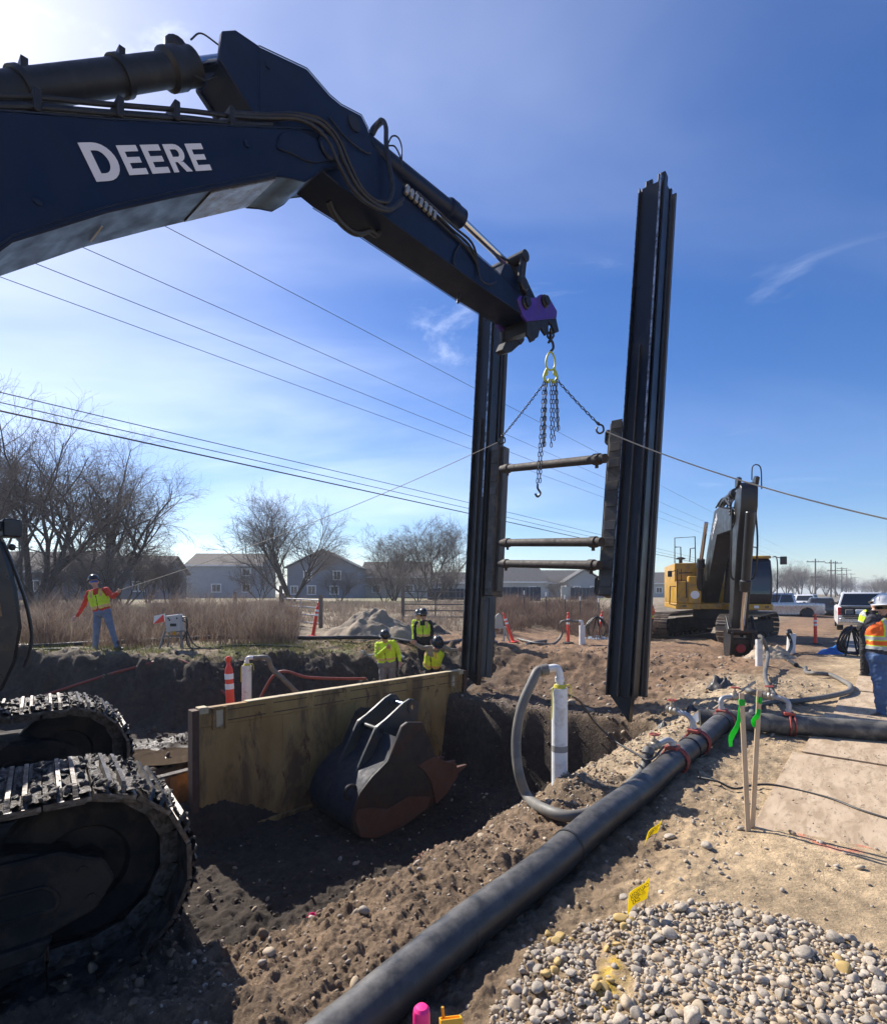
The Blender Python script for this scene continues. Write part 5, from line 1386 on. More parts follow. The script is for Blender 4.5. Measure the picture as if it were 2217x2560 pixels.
def remesh(mb, voxel, smooth_it=2):
    me = bpy.data.meshes.new('tmp'); me.from_pydata(mb.v, [], mb.f)
    bm = bmesh.new(); bm.from_mesh(me); bmesh.ops.recalc_face_normals(bm, faces=bm.faces); bm.to_mesh(me); bm.free()
    o = bpy.data.objects.new('tmp', me); COL.objects.link(o)
    m_ = o.modifiers.new('r', 'REMESH'); m_.mode = 'VOXEL'; m_.voxel_size = voxel
    if smooth_it: s_ = o.modifiers.new('s', 'SMOOTH'); s_.iterations = smooth_it; s_.factor = .5
    dg = bpy.context.evaluated_depsgraph_get(); dg.update()
    out = bpy.data.meshes.new_from_object(o.evaluated_get(dg))
    bpy.data.objects.remove(o); bpy.data.meshes.remove(me)
    return out
def nearest(cent, caps):
    best = np.full(len(cent), 1e9); idx = np.zeros(len(cent), int)
    for i, (A, B, ra, rb, z_) in enumerate(caps):
        A = np.array(A); B = np.array(B); d = B - A; L2 = max(1e-9, d @ d)
        t_ = np.clip(((cent - A) @ d) / L2, 0, 1)
        dist = np.linalg.norm(cent - (A + t_[:, None] * d), axis=1) - (ra + (rb - ra) * t_)
        m_ = dist < best; best[m_] = dist[m_]; idx[m_] = i
    return idx, best
def person(label, J, conv, face, mats, hat=None, vest=None, glasses=None, bulk=1.0, voxel=.013, vest_open=False, group=None, stripe=None, hathood=None):
    """J: joints in picture units, conv(joint)->world; mats: jacket, trousers, boots, (gloves)"""
    W_ = {k: conv(*v) for k, v in J.items()}
    gz_ = min(W_['anL'].z, W_['anR'].z) - .085
    base = Vector(((W_['anL'].x + W_['anR'].x) / 2, (W_['anL'].y + W_['anR'].y) / 2, gz_))
    K = {k: v - base for k, v in W_.items()}
    t = thing('person', label, 'person', base, 0, group)
    f = Vector(face).normalized()
    b = bulk; caps = []
    def cap(a_, c_, ra, rb, z_): caps.append((tuple(K[a_] if isinstance(a_, str) else a_), tuple(K[c_] if isinstance(c_, str) else c_), ra, rb, z_))
    side = (K['shR'] - K['shL']); sn = side.normalized()
    upt = (K['neck'] - K['pelvis']).normalized(); fr = sn.cross(upt)
    if fr.y > 0 and not J.get('back'): fr = -fr
    chest = K['pelvis'].lerp(K['neck'], .68)
    # torso
    cap(K['pelvis'] - sn * .085 * b, K['pelvis'] + sn * .085 * b, .125 * b, .125 * b, 1)
    wst = K['pelvis'].lerp(K['neck'], .22)
    for sg in (-1, 1):
        cap(wst + sn * .06 * sg * b, chest + sn * .085 * sg * b, .125 * b, .125 * b, 0)
        cap(K['pelvis'].lerp(K['neck'], .10) + sn * .075 * sg * b, wst + sn * .07 * sg * b, .125 * b, .125 * b, 0)
    cap(K['shL'] * .82 + K['shR'] * .18 - upt * .02, K['shR'] * .82 + K['shL'] * .18 - upt * .02, .085 * b, .085 * b, 0)
    cap(chest, K['neck'] - upt * .05, .11 * b, .075 * b, 0)
    cap(K['neck'] - upt * .06, K['head'] - upt * .02, .058 * b, .055, 3)
    # head: skull, jaw, nose, ears
    hd = K['head']; hup = (Vector((0, 0, 1)) - f * f.z * .6); hup = (hup + (hd - K['neck']).normalized() * .8).normalized()
    hs = f.cross(hup).normalized(); f2 = hup.cross(hs).normalized()
    if f2.dot(f) < 0: f2 = -f2
    cap(hd + hup * .035 - f2 * .015, hd + hup * .03 + f2 * .02, .092, .085, 3)
    cap(hd - hup * .03 + f2 * .02, hd - hup * .075 + f2 * .045, .072, .048, 3)
    cap(hd + f2 * .09 - hup * .0, hd + f2 * .112 - hup * .028, .014, .018, 3)
    for sg in (-1, 1): cap(hd + hs * .085 * sg - hup * .02, hd + hs * .09 * sg + hup * .02, .018, .022, 3)
    cap(hd + f2 * .088 - hup * .062 - hs * .02, hd + f2 * .088 - hup * .062 + hs * .02, .012, .012, 3)
    for s_, sg in (('L', -1), ('R', 1)):
        cap('sh' + s_, 'el' + s_, .072 * b, .056 * b, 4); cap('el' + s_, 'wr' + s_, .056 * b, .044, 4)
        hdv = (K['wr' + s_] - K['el' + s_]).normalized(); w0 = K['wr' + s_]
        px_ = hdv.cross(Vector((0, 1, 0))); px_ = px_.normalized() if px_.length > .2 else Vector((1, 0, 0))
        pn = hdv.cross(px_)
        cap(w0 + hdv * .02, w0 + hdv * .08, .028, .034, 3)
        for k in range(4):
            o_ = px_ * ((k - 1.5) * .024); L_ = (.085, .10, .095, .07)[k]
            q0 = w0 + hdv * .09 + o_; q1 = q0 + hdv * L_ * .5 + pn * .012; q2 = q1 + hdv * L_ * .32 + pn * .035
            cap(q0, q1, .0115, .0105, 3); cap(q1, q2, .0105, .009, 3)
        th0 = w0 + hdv * .035 + px_ * .03 * sg; cap(th0, th0 + hdv * .045 + px_ * .032 * sg, .014, .012, 3); cap(th0 + hdv * .045 + px_ * .032 * sg, th0 + hdv * .075 + px_ * .03 * sg + pn * .02, .012, .010, 3)
        cap('hip' + s_, 'kn' + s_, .098 * b, .074 * b, 1); cap('kn' + s_, 'an' + s_, .074 * b, .062, 1)
        an = K['an' + s_]; toe = K.get('toe' + s_)
        if toe is None:
            tf = Vector((f.x, f.y, 0)).normalized() if Vector((f.x, f.y, 0)).length > .1 else Vector((0, -1, 0))
            tf = (tf + Vector((0, -.6, 0)) + sn * .15 * sg).normalized(); toe = an + tf * .17 + Vector((0, 0, -.045))
        cap(an + Vector((0, 0, .10)), an - Vector((0, 0, .02)), .058, .055, 2); cap(an - Vector((0, 0, .035)), toe, .052, .045, 2)
        bk_ = (an - toe); bk_.z = 0; bk_.normalize(); cap(an + bk_ * .05 - Vector((0, 0, .045)), an - Vector((0, 0, .045)), .042, .045, 2)
    mb = MB()
    for A, B, ra, rb, z_ in caps: capsule_mesh(mb, A, B, ra, rb)
    me = remesh(mb, voxel, 2)
    nP = len(me.polygons); ce = np.zeros(nP * 3); me.polygons.foreach_get('center', ce); ce = ce.reshape(-1, 3)
    idx, _ = nearest(ce, caps); zone = np.array([c_[4] for c_ in caps])[idx]
    zone = np.where(zone == 4, 0, zone)
    nV = len(me.vertices); co = np.zeros(nV * 3); me.vertices.foreach_get('co', co); co = co.reshape(-1, 3)      # folds in the cloth
    no = np.zeros(nV * 3); me.vertices.foreach_get('normal', no); no = no.reshape(-1, 3)
    vi, _ = nearest(co, caps); vz = np.array([c_[4] for c_ in caps])[vi]
    fold = np.abs(noise2(co[:, 0] * 9 + co[:, 2] * 6, co[:, 2] * 15 + co[:, 1] * 8)) * .034 - .008 + .006 * noise2(co[:, 0] * 30, co[:, 2] * 30 + co[:, 1] * 20)
    co = co + no * (fold * np.isin(vz, (0, 1, 4)))[:, None]
    me.vertices.foreach_set('co', co.ravel()); me.update()
    ml = [mats[0], mats[1], mats[2], SKIN]
    for k in ml: me.materials.append(k)
    me.polygons.foreach_set('material_index', zone.astype(np.int32)); me.polygons.foreach_set('use_smooth', np.ones(nP, bool))
    me.name = 'body'
    body = bpy.data.objects.new('body', me); COL.objects.link(body); body.parent = t
    zpel = K['pelvis']
    if vest is not None:
        vm, sm = vest; mb = MB(); vc = []
        for i, (A, B, ra, rb, z_) in enumerate(caps):
            if z_ == 0: vc.append((A, B, ra + .016, rb + .016)); capsule_mesh(mb, A, B, ra + .016, rb + .016)
        v = remesh(mb, .015, 2)
        nP = len(v.polygons); ce = np.zeros(nP * 3); v.polygons.foreach_get('center', ce); ce = ce.reshape(-1, 3)
        idx, _ = nearest(ce, [(A, B, ra - (.010 if z_ == 0 else -.012), rb - (.010 if z_ == 0 else -.012), z_) for A, B, ra, rb, z_ in caps])
        zz = np.array([c_[4] for c_ in caps])[idx]
        L_ = (K['neck'] - zpel).length
        nV = len(v.vertices); co = np.zeros(nV * 3); v.vertices.foreach_get('co', co); co = co.reshape(-1, 3); no = np.zeros(nV * 3); v.vertices.foreach_get('normal', no); no = no.reshape(-1, 3)
        co = co + no * (np.abs(noise2(co[:, 0] * 8 + co[:, 2] * 5 + 3, co[:, 2] * 12 + co[:, 1] * 8)) * .030 + .004)[:, None]; v.vertices.foreach_set('co', co.ravel()); v.update()
        tt = (ce - np.array(zpel)) @ np.array(upt) / L_; lx = (ce - np.array(zpel)) @ np.array(sn); fy = (ce - np.array(zpel)) @ np.array(fr)
        kill = (zz != 0) | (tt > .93) | (tt < .06) | ((tt > .72) & (np.abs(lx) < .07) & (fy > 0)) 
        if vest_open: kill |= (np.abs(lx - .0) < .035 * b) & (fy > 0)
        mi_ = np.zeros(nP, int)
        band = ((tt > .16) & (tt < .27)) | ((tt > .40) & (tt < .49) if vest_open else False)
        mi_[band] = 1
        vert = (np.abs(np.abs(lx) - .115 * b) < .026) & (tt > (.49 if vest_open else .62))
        mi_[vert] = 1
        edge = ((tt > .135) & (tt <= .16)) | ((tt >= .27) & (tt < .295)) | (((tt > .375) & (tt <= .40)) | ((tt >= .49) & (tt < .515)) if vest_open else False) | ((np.abs(np.abs(lx) - .115 * b) < .043) & (tt > .515) & ~vert if vest_open else False)
        mi_[edge & (mi_ == 0)] = 2
        zip_ = (np.abs(lx) < .010) & (fy > 0) & (not vest_open); mi_[zip_] = 3
        bm = bmesh.new(); bm.from_mesh(v); bm.faces.ensure_lookup_table()
        for fc in bm.faces: fc.material_index = int(mi_[fc.index]); fc.smooth = True
        bmesh.ops.delete(bm, geom=[bm.faces[i] for i in np.nonzero(kill)[0]], context='FACES')
        bm.to_mesh(v); bm.free()
        for k in (vm, sm, stripe or vm, BLACKC): v.materials.append(k)
        v.name = 'vest'; vo = bpy.data.objects.new('vest', v); COL.objects.link(vo); vo.parent = t
    if hat is not None:
        Q = Matrix((hs, f2, hup)).transposed()
        mb = MB(); n = 28; prof = [(1.0, .0), (.99, .03), (.93, .075), (.78, .115), (.52, .145), (.25, .157), (.06, .16)]
        vs = []
        for r_, z_ in prof:
            for k in range(n):
                an = 2 * PI * k / n; vs.append(hd + hup * (.064 + z_ * .88) + Q @ Vector((.118 * r_ * math.cos(an), .140 * r_ * math.sin(an), 0)) - f2 * .01)
        fs = [(i * n + k, i * n + (k + 1) % n, (i + 1) * n + (k + 1) % n, (i + 1) * n + k) for i in range(len(prof) - 1) for k in range(n)] + [tuple(range((len(prof) - 1) * n, len(prof) * n))]
        mb.add(vs, fs); ho = obj('hard_hat', mb, hat, t, smooth=60)
        mb = MB(); vs = []
        for r_, z_ in ((1.0, .064), (1.26, .056), (1.27, .050), (1.0, .056)):
            for k in range(n):
                an = 2 * PI * k / n; ext = 1 + .16 * max(0, math.sin(an)) * (r_ > 1.1)
                vs.append(hd + hup * z_ + Q @ Vector((.118 * r_ * math.cos(an), .140 * r_ * ext * math.sin(an), 0)) - f2 * .01)
        fs = [(i * n + k, i * n + (k + 1) % n, ((i + 1) % 4) * n + (k + 1) % n, ((i + 1) % 4) * n + k) for i in range(4) for k in range(n)]
        mb.add(vs, fs); obj('hat_brim', mb, hat, ho, smooth=50)
        mb = MB(); mb.tube([hd + hup * (.075 + .130 * math.sin(a_)) + f2 * (-.01 + .139 * math.cos(a_)) for a_ in np.linspace(.35, 2.8, 12)], .010, 6); obj('hat_ridge', mb, hat, ho)
    if glasses is not None:
        mb = MB(); n = 9; vs = []
        for z_ in (-.012, .03):
            for rr in (.098, .104):
                for k in range(n):
                    an = math.radians(-62 + 124 * k / (n - 1)); vs.append(hd + f2 * (rr * math.cos(an) + .012) + hs * (rr * .93 * math.sin(an)) + hup * z_)
        fs = []
        for k in range(n - 1):
            fs += [(k, k + 1, 2 * n + k + 1, 2 * n + k), (n + k, 3 * n + k, 3 * n + k + 1, n + k + 1), (k, n + k, n + k + 1, k + 1), (2 * n + k, 2 * n + k + 1, 3 * n + k + 1, 3 * n + k)]
        mb.add(vs, fs); obj('glasses', mb, glasses, t, smooth=60)
    return t
def zc_(ox, oy, k, Y): return lambda zx, zy, dy=0.0: at(ox + zx / k, oy + zy / k, Y + dy)
person('worker in red fleece and lime vest leaning back, pulling the tag rope', dict(head=(412, 178), neck=(438, 250), pelvis=(512, 535), shL=(352, 300), shR=(562, 262), elL=(288, 455, .05), wrL=(212, 575), elR=(640, 352, -.05), wrR=(692, 305, -.1), hipL=(457, 560), hipR=(568, 560), knL=(440, 770, -.03), knR=(625, 745, -.03), anL=(425, 985), anR=(690, 950), toeL=(405, 1015, -.2), toeR=(765, 985, -.1)),
       zc_(150, 1420, 4.843, 12.8), (.45, -.8, .25), (REDC, JEANL, BOOT), HATB, (LIME, RSTR), LENSB)
person('worker in lime jacket and grey trousers holding a hand to his chin', dict(head=(308, 570, -.06), neck=(312, 630), pelvis=(335, 890), shL=(222, 660), shR=(415, 635), elL=(212, 800, -.08), wrL=(325, 700, -.27), elR=(480, 760), wrR=(492, 850, -.05), hipL=(285, 915), hipR=(395, 915), knL=(285, 1130, -.03), knR=(400, 1130, -.03), anL=(288, 1340), anR=(405, 1340)),
       zc_(900, 1480, 4.978, 12.7), (.25, -.8, -.5), (LIME, GREYC, BOOT), HATB, (LIME, RSTR), None, 1.12)
person('worker in black shirt and lime vest standing upright behind the other two', dict(head=(785, 292), neck=(788, 350), pelvis=(790, 590), shL=(702, 390), shR=(872, 380), elL=(683, 500), wrL=(688, 590, -.05), elR=(897, 485), wrR=(893, 580, -.05), hipL=(752, 610), hipR=(832, 610), knL=(750, 800), knR=(832, 800), anL=(755, 985), anR=(832, 985)),
       zc_(900, 1480, 4.978, 14.6), (.1, -.9, -.25), (BLACKC, BLACKC, BOOT), HATB, (LIME, RSTR), LENS)
person('worker in lime vest bending forward with both arms spread beside the steel rail', dict(head=(962, 650, -.36), neck=(945, 690, -.2), pelvis=(890, 935, .22), shL=(862, 700, -.12), shR=(1035, 690, -.12), elL=(775, 700, -.12), wrL=(700, 655, -.16), elR=(1118, 725, -.05), wrR=(1190, 722), hipL=(848, 960, .22), hipR=(938, 960, .22), knL=(808, 1150, .0), knR=(940, 1150, .0), anL=(825, 1350, .2), anR=(950, 1350, .2)),
       zc_(900, 1480, 4.978, 12.4), (.15, -.75, -.65), (OLIVE, BLACKC, BOOT), HATB, (LIME, RSTR))
person('worker in plain lime jacket half hidden behind the one in black sleeves', dict(head=(728, 300), neck=(722, 350), pelvis=(730, 600), shL=(672, 370), shR=(780, 370), elL=(668, 480), wrL=(700, 560, -.1), elR=(800, 480), wrR=(790, 570), hipL=(700, 620), hipR=(765, 620), knL=(700, 800), knR=(765, 800), anL=(705, 960), anR=(765, 960)),
       zc_(900, 1480, 4.978, 15.4), (-.3, -.8, -.2), (LIME, BLACKC, BOOT), HATG)
person('worker in black sleeves and lime vest stooping just behind the black rail', dict(head=(88, 98), neck=(84, 135), pelvis=(72, 300), shL=(42, 160), shR=(118, 155), elL=(40, 230), wrL=(70, 300, -.1), elR=(133, 235), wrR=(108, 300, -.1), hipL=(55, 315), hipR=(95, 315), knL=(66, 410, -.2), knR=(132, 418, -.2), anL=(60, 500), anR=(112, 492)),
       zc_(1200, 1480, 3.896, 15.6), (.7, -.5, -.3), (BLACKC, JEANL, BOOT), HATB, (LIME, RSTR))
person('worker in orange jacket and dark trousers by the tracks of the yellow excavator', dict(head=(1632, 88), neck=(1632, 115), pelvis=(1635, 272), shL=(1598, 138), shR=(1668, 134), elL=(1588, 200), wrL=(1622, 220, -.22), elR=(1690, 200), wrR=(1648, 220, -.22), hipL=(1615, 285), hipR=(1655, 285), knL=(1617, 380), knR=(1652, 380), anL=(1620, 478), anR=(1648, 482)),
       zc_(1200, 1480, 3.896, 20.2), (-.4, -.7, -.3), (ORJ, BLACKC, BOOT), HATB, (ORNG, LIME), None, 1.0)
person('big man in orange vest, charcoal sweater and jeans, white hard hat', dict(head=(748, 285), neck=(765, 385), pelvis=(765, 985), shL=(578, 460), shR=(950, 460, .05), elL=(470, 690, .14), wrL=(560, 890, .04), elR=(1060, 690, .1), wrR=(985, 900), hipL=(655, 1020), hipR=(880, 1020), knL=(690, 1400, -.05), knR=(865, 1400, .08), anL=(705, 1800), anR=(890, 1790, .16), toeL=(585, 1855, -.06), toeR=(800, 1850, .1)),
       zc_(2080, 1470, 5.745, 7.56), (-.92, -.38, .02), (CHAR, JEAN, TAN), HATW, (ORNG, REFL), LENS, 1.24, .012, True, None, LIME)
person('worker in lime vest stooping at the tailgate of the white pickup', dict(head=(640, 270), neck=(605, 330), pelvis=(510, 560, .1), shL=(525, 400), shR=(660, 380), elL=(530, 520), wrL=(600, 560, -.1), elR=(680, 500), wrR=(690, 580), hipL=(470, 600, .1), hipR=(545, 600, .1), knL=(450, 900), knR=(520, 900), anL=(455, 1225), anR=(530, 1225)),
       zc_(2080, 1470, 5.745, 11.0), (.6, .3, -.3), (BLACKC, BLACKC, BOOT), HATG, (LIME, REFL))
# ------------------------------------------------------------------ far excavator
E2 = Vector((11.1, 21.8, 0)); E2z = hz(11.1, 21.8) + .04
F2 = Vector((-.27, -.96, 0)).normalized(); R2 = Vector((-F2.y, F2.x, 0))     # R2: towards the cab side
T2 = Vector((-.72, -.69, 0)).normalized(); T2R = Vector((T2.y, -T2.x, 0))
e2 = thing('excavator', 'yellow excavator facing the trench with its black stick folded down', 'excavator', (E2.x, E2.y, E2z))
DKG = M('boom_black2', (.010, .011, .012), (.016, .017, .018), 1.5, rough=.42, dirt=(.05, .045, .036), damt=.2, dscale=1.8)
def u2(s, r, z): return F2 * s + R2 * r + Vector((0, 0, z))
TAN_SHOE = M('dry_track_steel', (.14, .115, .09), (.24, .20, .16), 6, rough=.5, metal=.5, dirt=(.2, .155, .11), damt=.5, dscale=6)
def shoe2():
    mb = MB(); mb.box((0, 0, 0), (.19, .8, .028))
    for g in (-.05, .05): mb.box((g, 0, .03), (.025, .79, .035))
    for sy in (-1, 1): mb.box((0, sy * .11, -.06), (.18, .05, .10))
    return mesh_of('track_shoe', mb, TAN_SHOE, smooth=0)
sh2 = [shoe2()]
for roff in (-1.3, 1.3): build_track(e2, T2, T2R, roff, 4.0, .5, sh2, 52, .8, 0.0, -1)
Rt = Matrix.Rotation(math.atan2(T2.y, T2.x), 3, 'Z'); Rf = Matrix.Rotation(math.atan2(F2.y, F2.x), 3, 'Z')
mb = MB(); mb.box((0, 0, .62), (2.2, 2.3, .32), Rt); obj('undercarriage_frame', mb, FRAME_BLK, e2, bevel=.03)
mb = MB(); mb.cyl((0, 0, .75), (0, 0, 1.15), .8, n=32); obj('slew_ring', mb, STEEL_DK, e2)
def pl2(poly, z0, z1): 
    mb = MB(); mb.prism(poly, z0, z1, lambda p, q_, t: u2(p, q_, t)); return mb
obj('deck', pl2([(-2.6, -1.6), (1.35, -1.65), (1.35, -.75), (.9, -.7), (.9, .1), (1.6, .2), (1.65, 1.65), (-2.6, 1.6)], 1.15, 1.38), YELLOW, e2, bevel=.02)
hs2 = obj('engine_housing', pl2([(-2.6, -1.6), (.75, -1.62), (.75, -.72), (-.6, -.6), (-.6, .5), (-2.6, 1.55)], 1.38, 3.0), YELLOW, e2, bevel=.05, seg=2)
obj('step_box', pl2([(.76, -1.62), (1.33, -1.62), (1.33, -.78), (.76, -.78)], 1.38, 2.25), YELLOW, e2, bevel=.03)
obj('step_box', pl2([(1.0, -1.20), (1.40, -1.20), (1.40, -.74), (1.0, -.74)], 1.38, 2.45), YELLOW, e2, bevel=.03)
mb = MB(); mb.lathe([(.16, 0), (.16, .004)], u2(1.405, -.97, 1.72), 20, F2); obj('round_decal', mb, WHITE, e2)
mb = MB(); mb.box(u2(.755, -1.2, 2.6), (.012, .5, .04), Rf); obj('grab_slot', mb, STEEL_DK, hs2)
mb = MB(); mb.box(u2(1.355, -1.35, 1.27), (.01, .16, .09), Rf); obj('front_lamp', mb, GLASS, e2)
obj('counterweight', pl2([(-3.1, -1.2), (-3.2, 0), (-3.1, 1.2), (-2.61, 1.55), (-2.61, -1.55)], 1.2, 2.6), YELLOW, e2, bevel=.08, seg=2)
RAILM = flatm('handrail_dark', (.03, .022, .02), .5)
def rails(pts_list, r=.022):
    for P in pts_list:
        mb = MB(); mb.tube(catmull(P, 1) if len(P) > 2 else P, r, 6); obj('hand_rail', mb, RAILM, e2)
rails([[u2(.7, -1.6, 3.0), u2(.7, -1.6, 4.02), u2(.7, -.85, 4.05), u2(.7, -.83, 3.0)], [u2(.7, -1.6, 3.65), u2(.7, -1.38, 3.65), u2(.7, -1.37, 3.1)], [u2(.7, -.83, 3.6), u2(.7, -1.02, 3.58), u2(.7, -1.05, 3.05)],
       [u2(1.3, -1.6, 1.38), u2(1.36, -1.6, 2.72), u2(1.36, -1.45, 2.74), u2(1.36, -1.45, 2.25)], [u2(1.36, -1.6, 2.3), u2(1.36, -1.28, 2.3), u2(1.36, -1.26, 1.6)], [u2(1.3, -1.65, 2.05), u2(1.3, -1.85, 2.05), u2(1.3, -1.87, 1.35), u2(1.3, -1.65, 1.3)]])
mb = MB(); mb.cyl(u2(-.2, -1.25, 3.0), u2(-.2, -1.25, 3.22), .07, n=14); mb.lathe([(.17, 0), (.19, .04), (.1, .09)], u2(-.2, -1.25, 3.2), 18); obj('air_intake', mb, STEEL_DK, e2)
mb = MB(); mb.box(u2(1.2, -1.85, 2.55), (.06, .16, .24), Rf); mb.bar(u2(1.0, -1.6, 2.7), u2(1.2, -1.85, 2.6), .03, .03); obj('side_mirror', mb, CB, e2, bevel=.01)
# cab
cab2 = MB()
cab2.prism([(.1, 1.38), (1.6, 1.38), (1.72, 1.7), (1.70, 2.4), (1.5, 3.02), (1.3, 3.1), (.1, 3.1)], .62, 1.62, lambda p, z, t: u2(p, t, z)); cab_ = obj('cab', cab2, CB, e2, bevel=.03)
mb = MB(); mb.prism([(.12, 3.09), (1.52, 3.09), (1.46, 3.2), (.15, 3.2)], .6, 1.64, lambda p, z, t: u2(p, t, z)); obj('cab_roof', mb, YELLOW, cab_, bevel=.03)
mb = MB(); mb.prism([(1.735, 1.75), (1.715, 2.4), (1.53, 2.96), (1.50, 2.96), (1.69, 2.4), (1.70, 1.75)], .70, 1.54, lambda p, z, t: u2(p, t, z)); obj('front_window', mb, GLASS, cab_)
mb = MB(); mb.prism([(.25, 2.1), (1.5, 2.1), (1.45, 2.7), (1.3, 2.95), (.25, 2.95)], .605, .615, lambda p, z, t: u2(p, t, z)); obj('side_window', mb, GLASS, cab_)
mb = MB(); mb.box(u2(1.0, 1.1, 1.9), (.5, .55, .6), Rf); mb.box(u2(.8, 1.1, 2.4), (.14, .5, .6), Rf); obj('operator_seat', mb, BLACKC, cab_)
mb = MB(); mb.tube(catmull([u2(1.35, 1.72, 3.15), u2(1.6, 1.78, 3.1), u2(1.78, 1.76, 2.5), u2(1.75, 1.74, 1.5)], 5), .02, 6); obj('hand_rail', mb, RAILM, cab_)
mb = MB(); mb.box(u2(1.55, 2.02, 3.0), (.05, .22, .30), Rf); mb.tube([u2(1.5, 1.7, 3.15), u2(1.55, 1.95, 3.1)], .018, 6); obj('wing_mirror', mb, CB, cab_, bevel=.01)
for dr in (.75, 1.0):
    mb = MB(); mb.tube(catmull([u2(1.2, dr, 3.2), u2(1.2, dr, 3.5), u2(1.2, dr + .22, 3.52), u2(1.2, dr + .25, 3.2)], 4), .02, 6); obj('roof_guard', mb, CB, cab_)
mb = MB(); mb.box(u2(1.655, 1.1, 1.27), (.012, .16, .10), Rf, 0); obj('front_emblem', mb, WHITE, e2)
mb = MB(); mb.box(u2(1.655, 1.45, 1.27), (.012, .12, .08), Rf, 0); obj('front_lamp', mb, GLASS, e2)
# boom, stick and coupler
BO2 = -.3
def v2(poly, r0, r1): 
    mb = MB(); mb.prism(poly, BO2 + r0, BO2 + r1, lambda p, z, t: u2(p, t, z)); return mb
b2 = obj('boom', v2([(.5, 1.5), (.95, 1.4), (2.2, 2.75), (3.2, 3.85), (5.15, 3.80), (5.55, 3.95), (5.65, 4.2), (5.5, 4.45), (5.1, 4.45), (3.4, 4.80), (2.8, 4.78), (1.5, 3.4), (.6, 2.1)], -.26, .26), DKG, e2, bevel=.02)
lettering('DEERE', u2(2.35, BO2 - .265, 3.75), F2 * .24 + Vector((0, 0, .17)), Vector((0, 0, .22)) - F2 * .08, 1.2, b2, -R2, DECAL)
st2 = obj('arm', v2([(5.80, 5.10), (6.05, 5.15), (6.28, 4.95), (6.25, 4.4), (5.85, 3.5), (5.28, 1.1), (5.05, .45), (4.75, .45), (4.82, 1.1), (5.10, 3.4), (5.12, 4.2), (5.45, 4.6)], -.23, .23), DKG, e2, bevel=.02)
for sg in (-1, 1):
    obj('arm_ear', v2([(5.82, 5.0), (6.1, 5.05), (6.22, 5.25), (6.02, 5.33), (5.80, 5.25)], sg * .19, sg * .29), DKG, st2, bevel=.01)
    mb = MB(); mb.lathe([(.22, 0), (.22, .04), (.1, .06)], u2(5.38, BO2 + sg * .265, 4.2), 20, R2 * sg); obj('pivot_pin', mb, DKG, b2)
cyl_ram(e2, u2(2.6, BO2, 5.02), u2(4.7, BO2, 5.08), u2(5.95, BO2, 5.1), .13, .07, 'arm_cylinder', DKG)
cyl_ram(e2, u2(6.35, BO2, 4.2), u2(5.78, BO2, 1.85), u2(5.42, BO2, .62), .13, .07, 'bucket_cylinder', DKG)
for sg in (-1, 1): cyl_ram(e2, u2(1.15, BO2 + sg * .50, 1.45), u2(1.65, BO2 + sg * .50, 3.1), u2(2.45, BO2 + sg * .46, 4.4), .12, .07, 'boom_cylinder', DKG)
for k in range(4):
    mb = MB(); mb.tube(catmull([u2(3.0, BO2 - .25 + .12 * k, 4.85), u2(3.6, BO2 - .2 + .1 * k, 5.05 + .03 * k), u2(4.4, BO2 - .28 + .14 * k, 4.95), u2(5.0, BO2 - .33 + .05 * k, 4.75), u2(5.5, BO2 - .36, 4.55 - .1 * k)], 5), .028, 6); obj('hydraulic_hose', mb, HOSE_BLK, b2)
mb = MB(); mb.tube(catmull([u2(6.1, BO2 + .1, 5.2), u2(6.15, BO2 + .12, 5.6), u2(6.15, BO2 + .32, 5.55), u2(6.2, BO2 + .34, 4.9)], 6), .018, 6); obj('hydraulic_hose', mb, HOSE_BLK, st2)
for sg in (-1, 1):
    mb = MB(); mb.tube(catmull([u2(5.6, BO2 + sg * .33, 4.4), u2(5.7, BO2 + sg * .36, 3.4), u2(5.55, BO2 + sg * .34, 2.4), u2(5.45, BO2 + sg * .2, 2.2)], 6), .03, 6); obj('hydraulic_pipe', mb, DKG, st2)
zc2 = -E2z + hz(9.6, 17.3)
cp2 = None
for sg in (-1, 1):
    o = obj('quick_coupler' if cp2 is None else 'coupler_plate', v2([(4.55, .62), (4.75, .75), (5.05, .62), (5.35, .72), (5.55, .55), (5.42, .1), (5.25, zc2 - .02), (4.65, zc2 - .02), (4.5, .1)], sg * .26, sg * .33), STEEL_DK, e2 if cp2 is None else cp2, bevel=.01)
    cp2 = cp2 or o
    obj('guide_link', v2([(4.9, 1.05), (5.05, 1.08), (5.50, .62), (5.40, .5)], sg * .34, sg * .39), STEEL_DK, cp2, bevel=.01)
mb = MB(); mb.cyl(u2(5.42, BO2 - .42, .6), u2(5.42, BO2 + .42, .6), .075, n=14); obj('coupler_pin', mb, RUSTY, cp2)
obj('coupler_body', v2([(4.6, .35), (5.3, .35), (5.25, .05), (5.1, zc2 + .05), (4.7, zc2 + .05)], -.25, .25), STEEL_DK, cp2, bevel=.02)
mb = MB(); mb.lathe([(.15, 0), (.13, .05), (.05, .06)], u2(5.28, BO2, .05), 18, F2); obj('red_cap', mb, flatm('dark_red', (.22, .01, .015), .5), cp2)

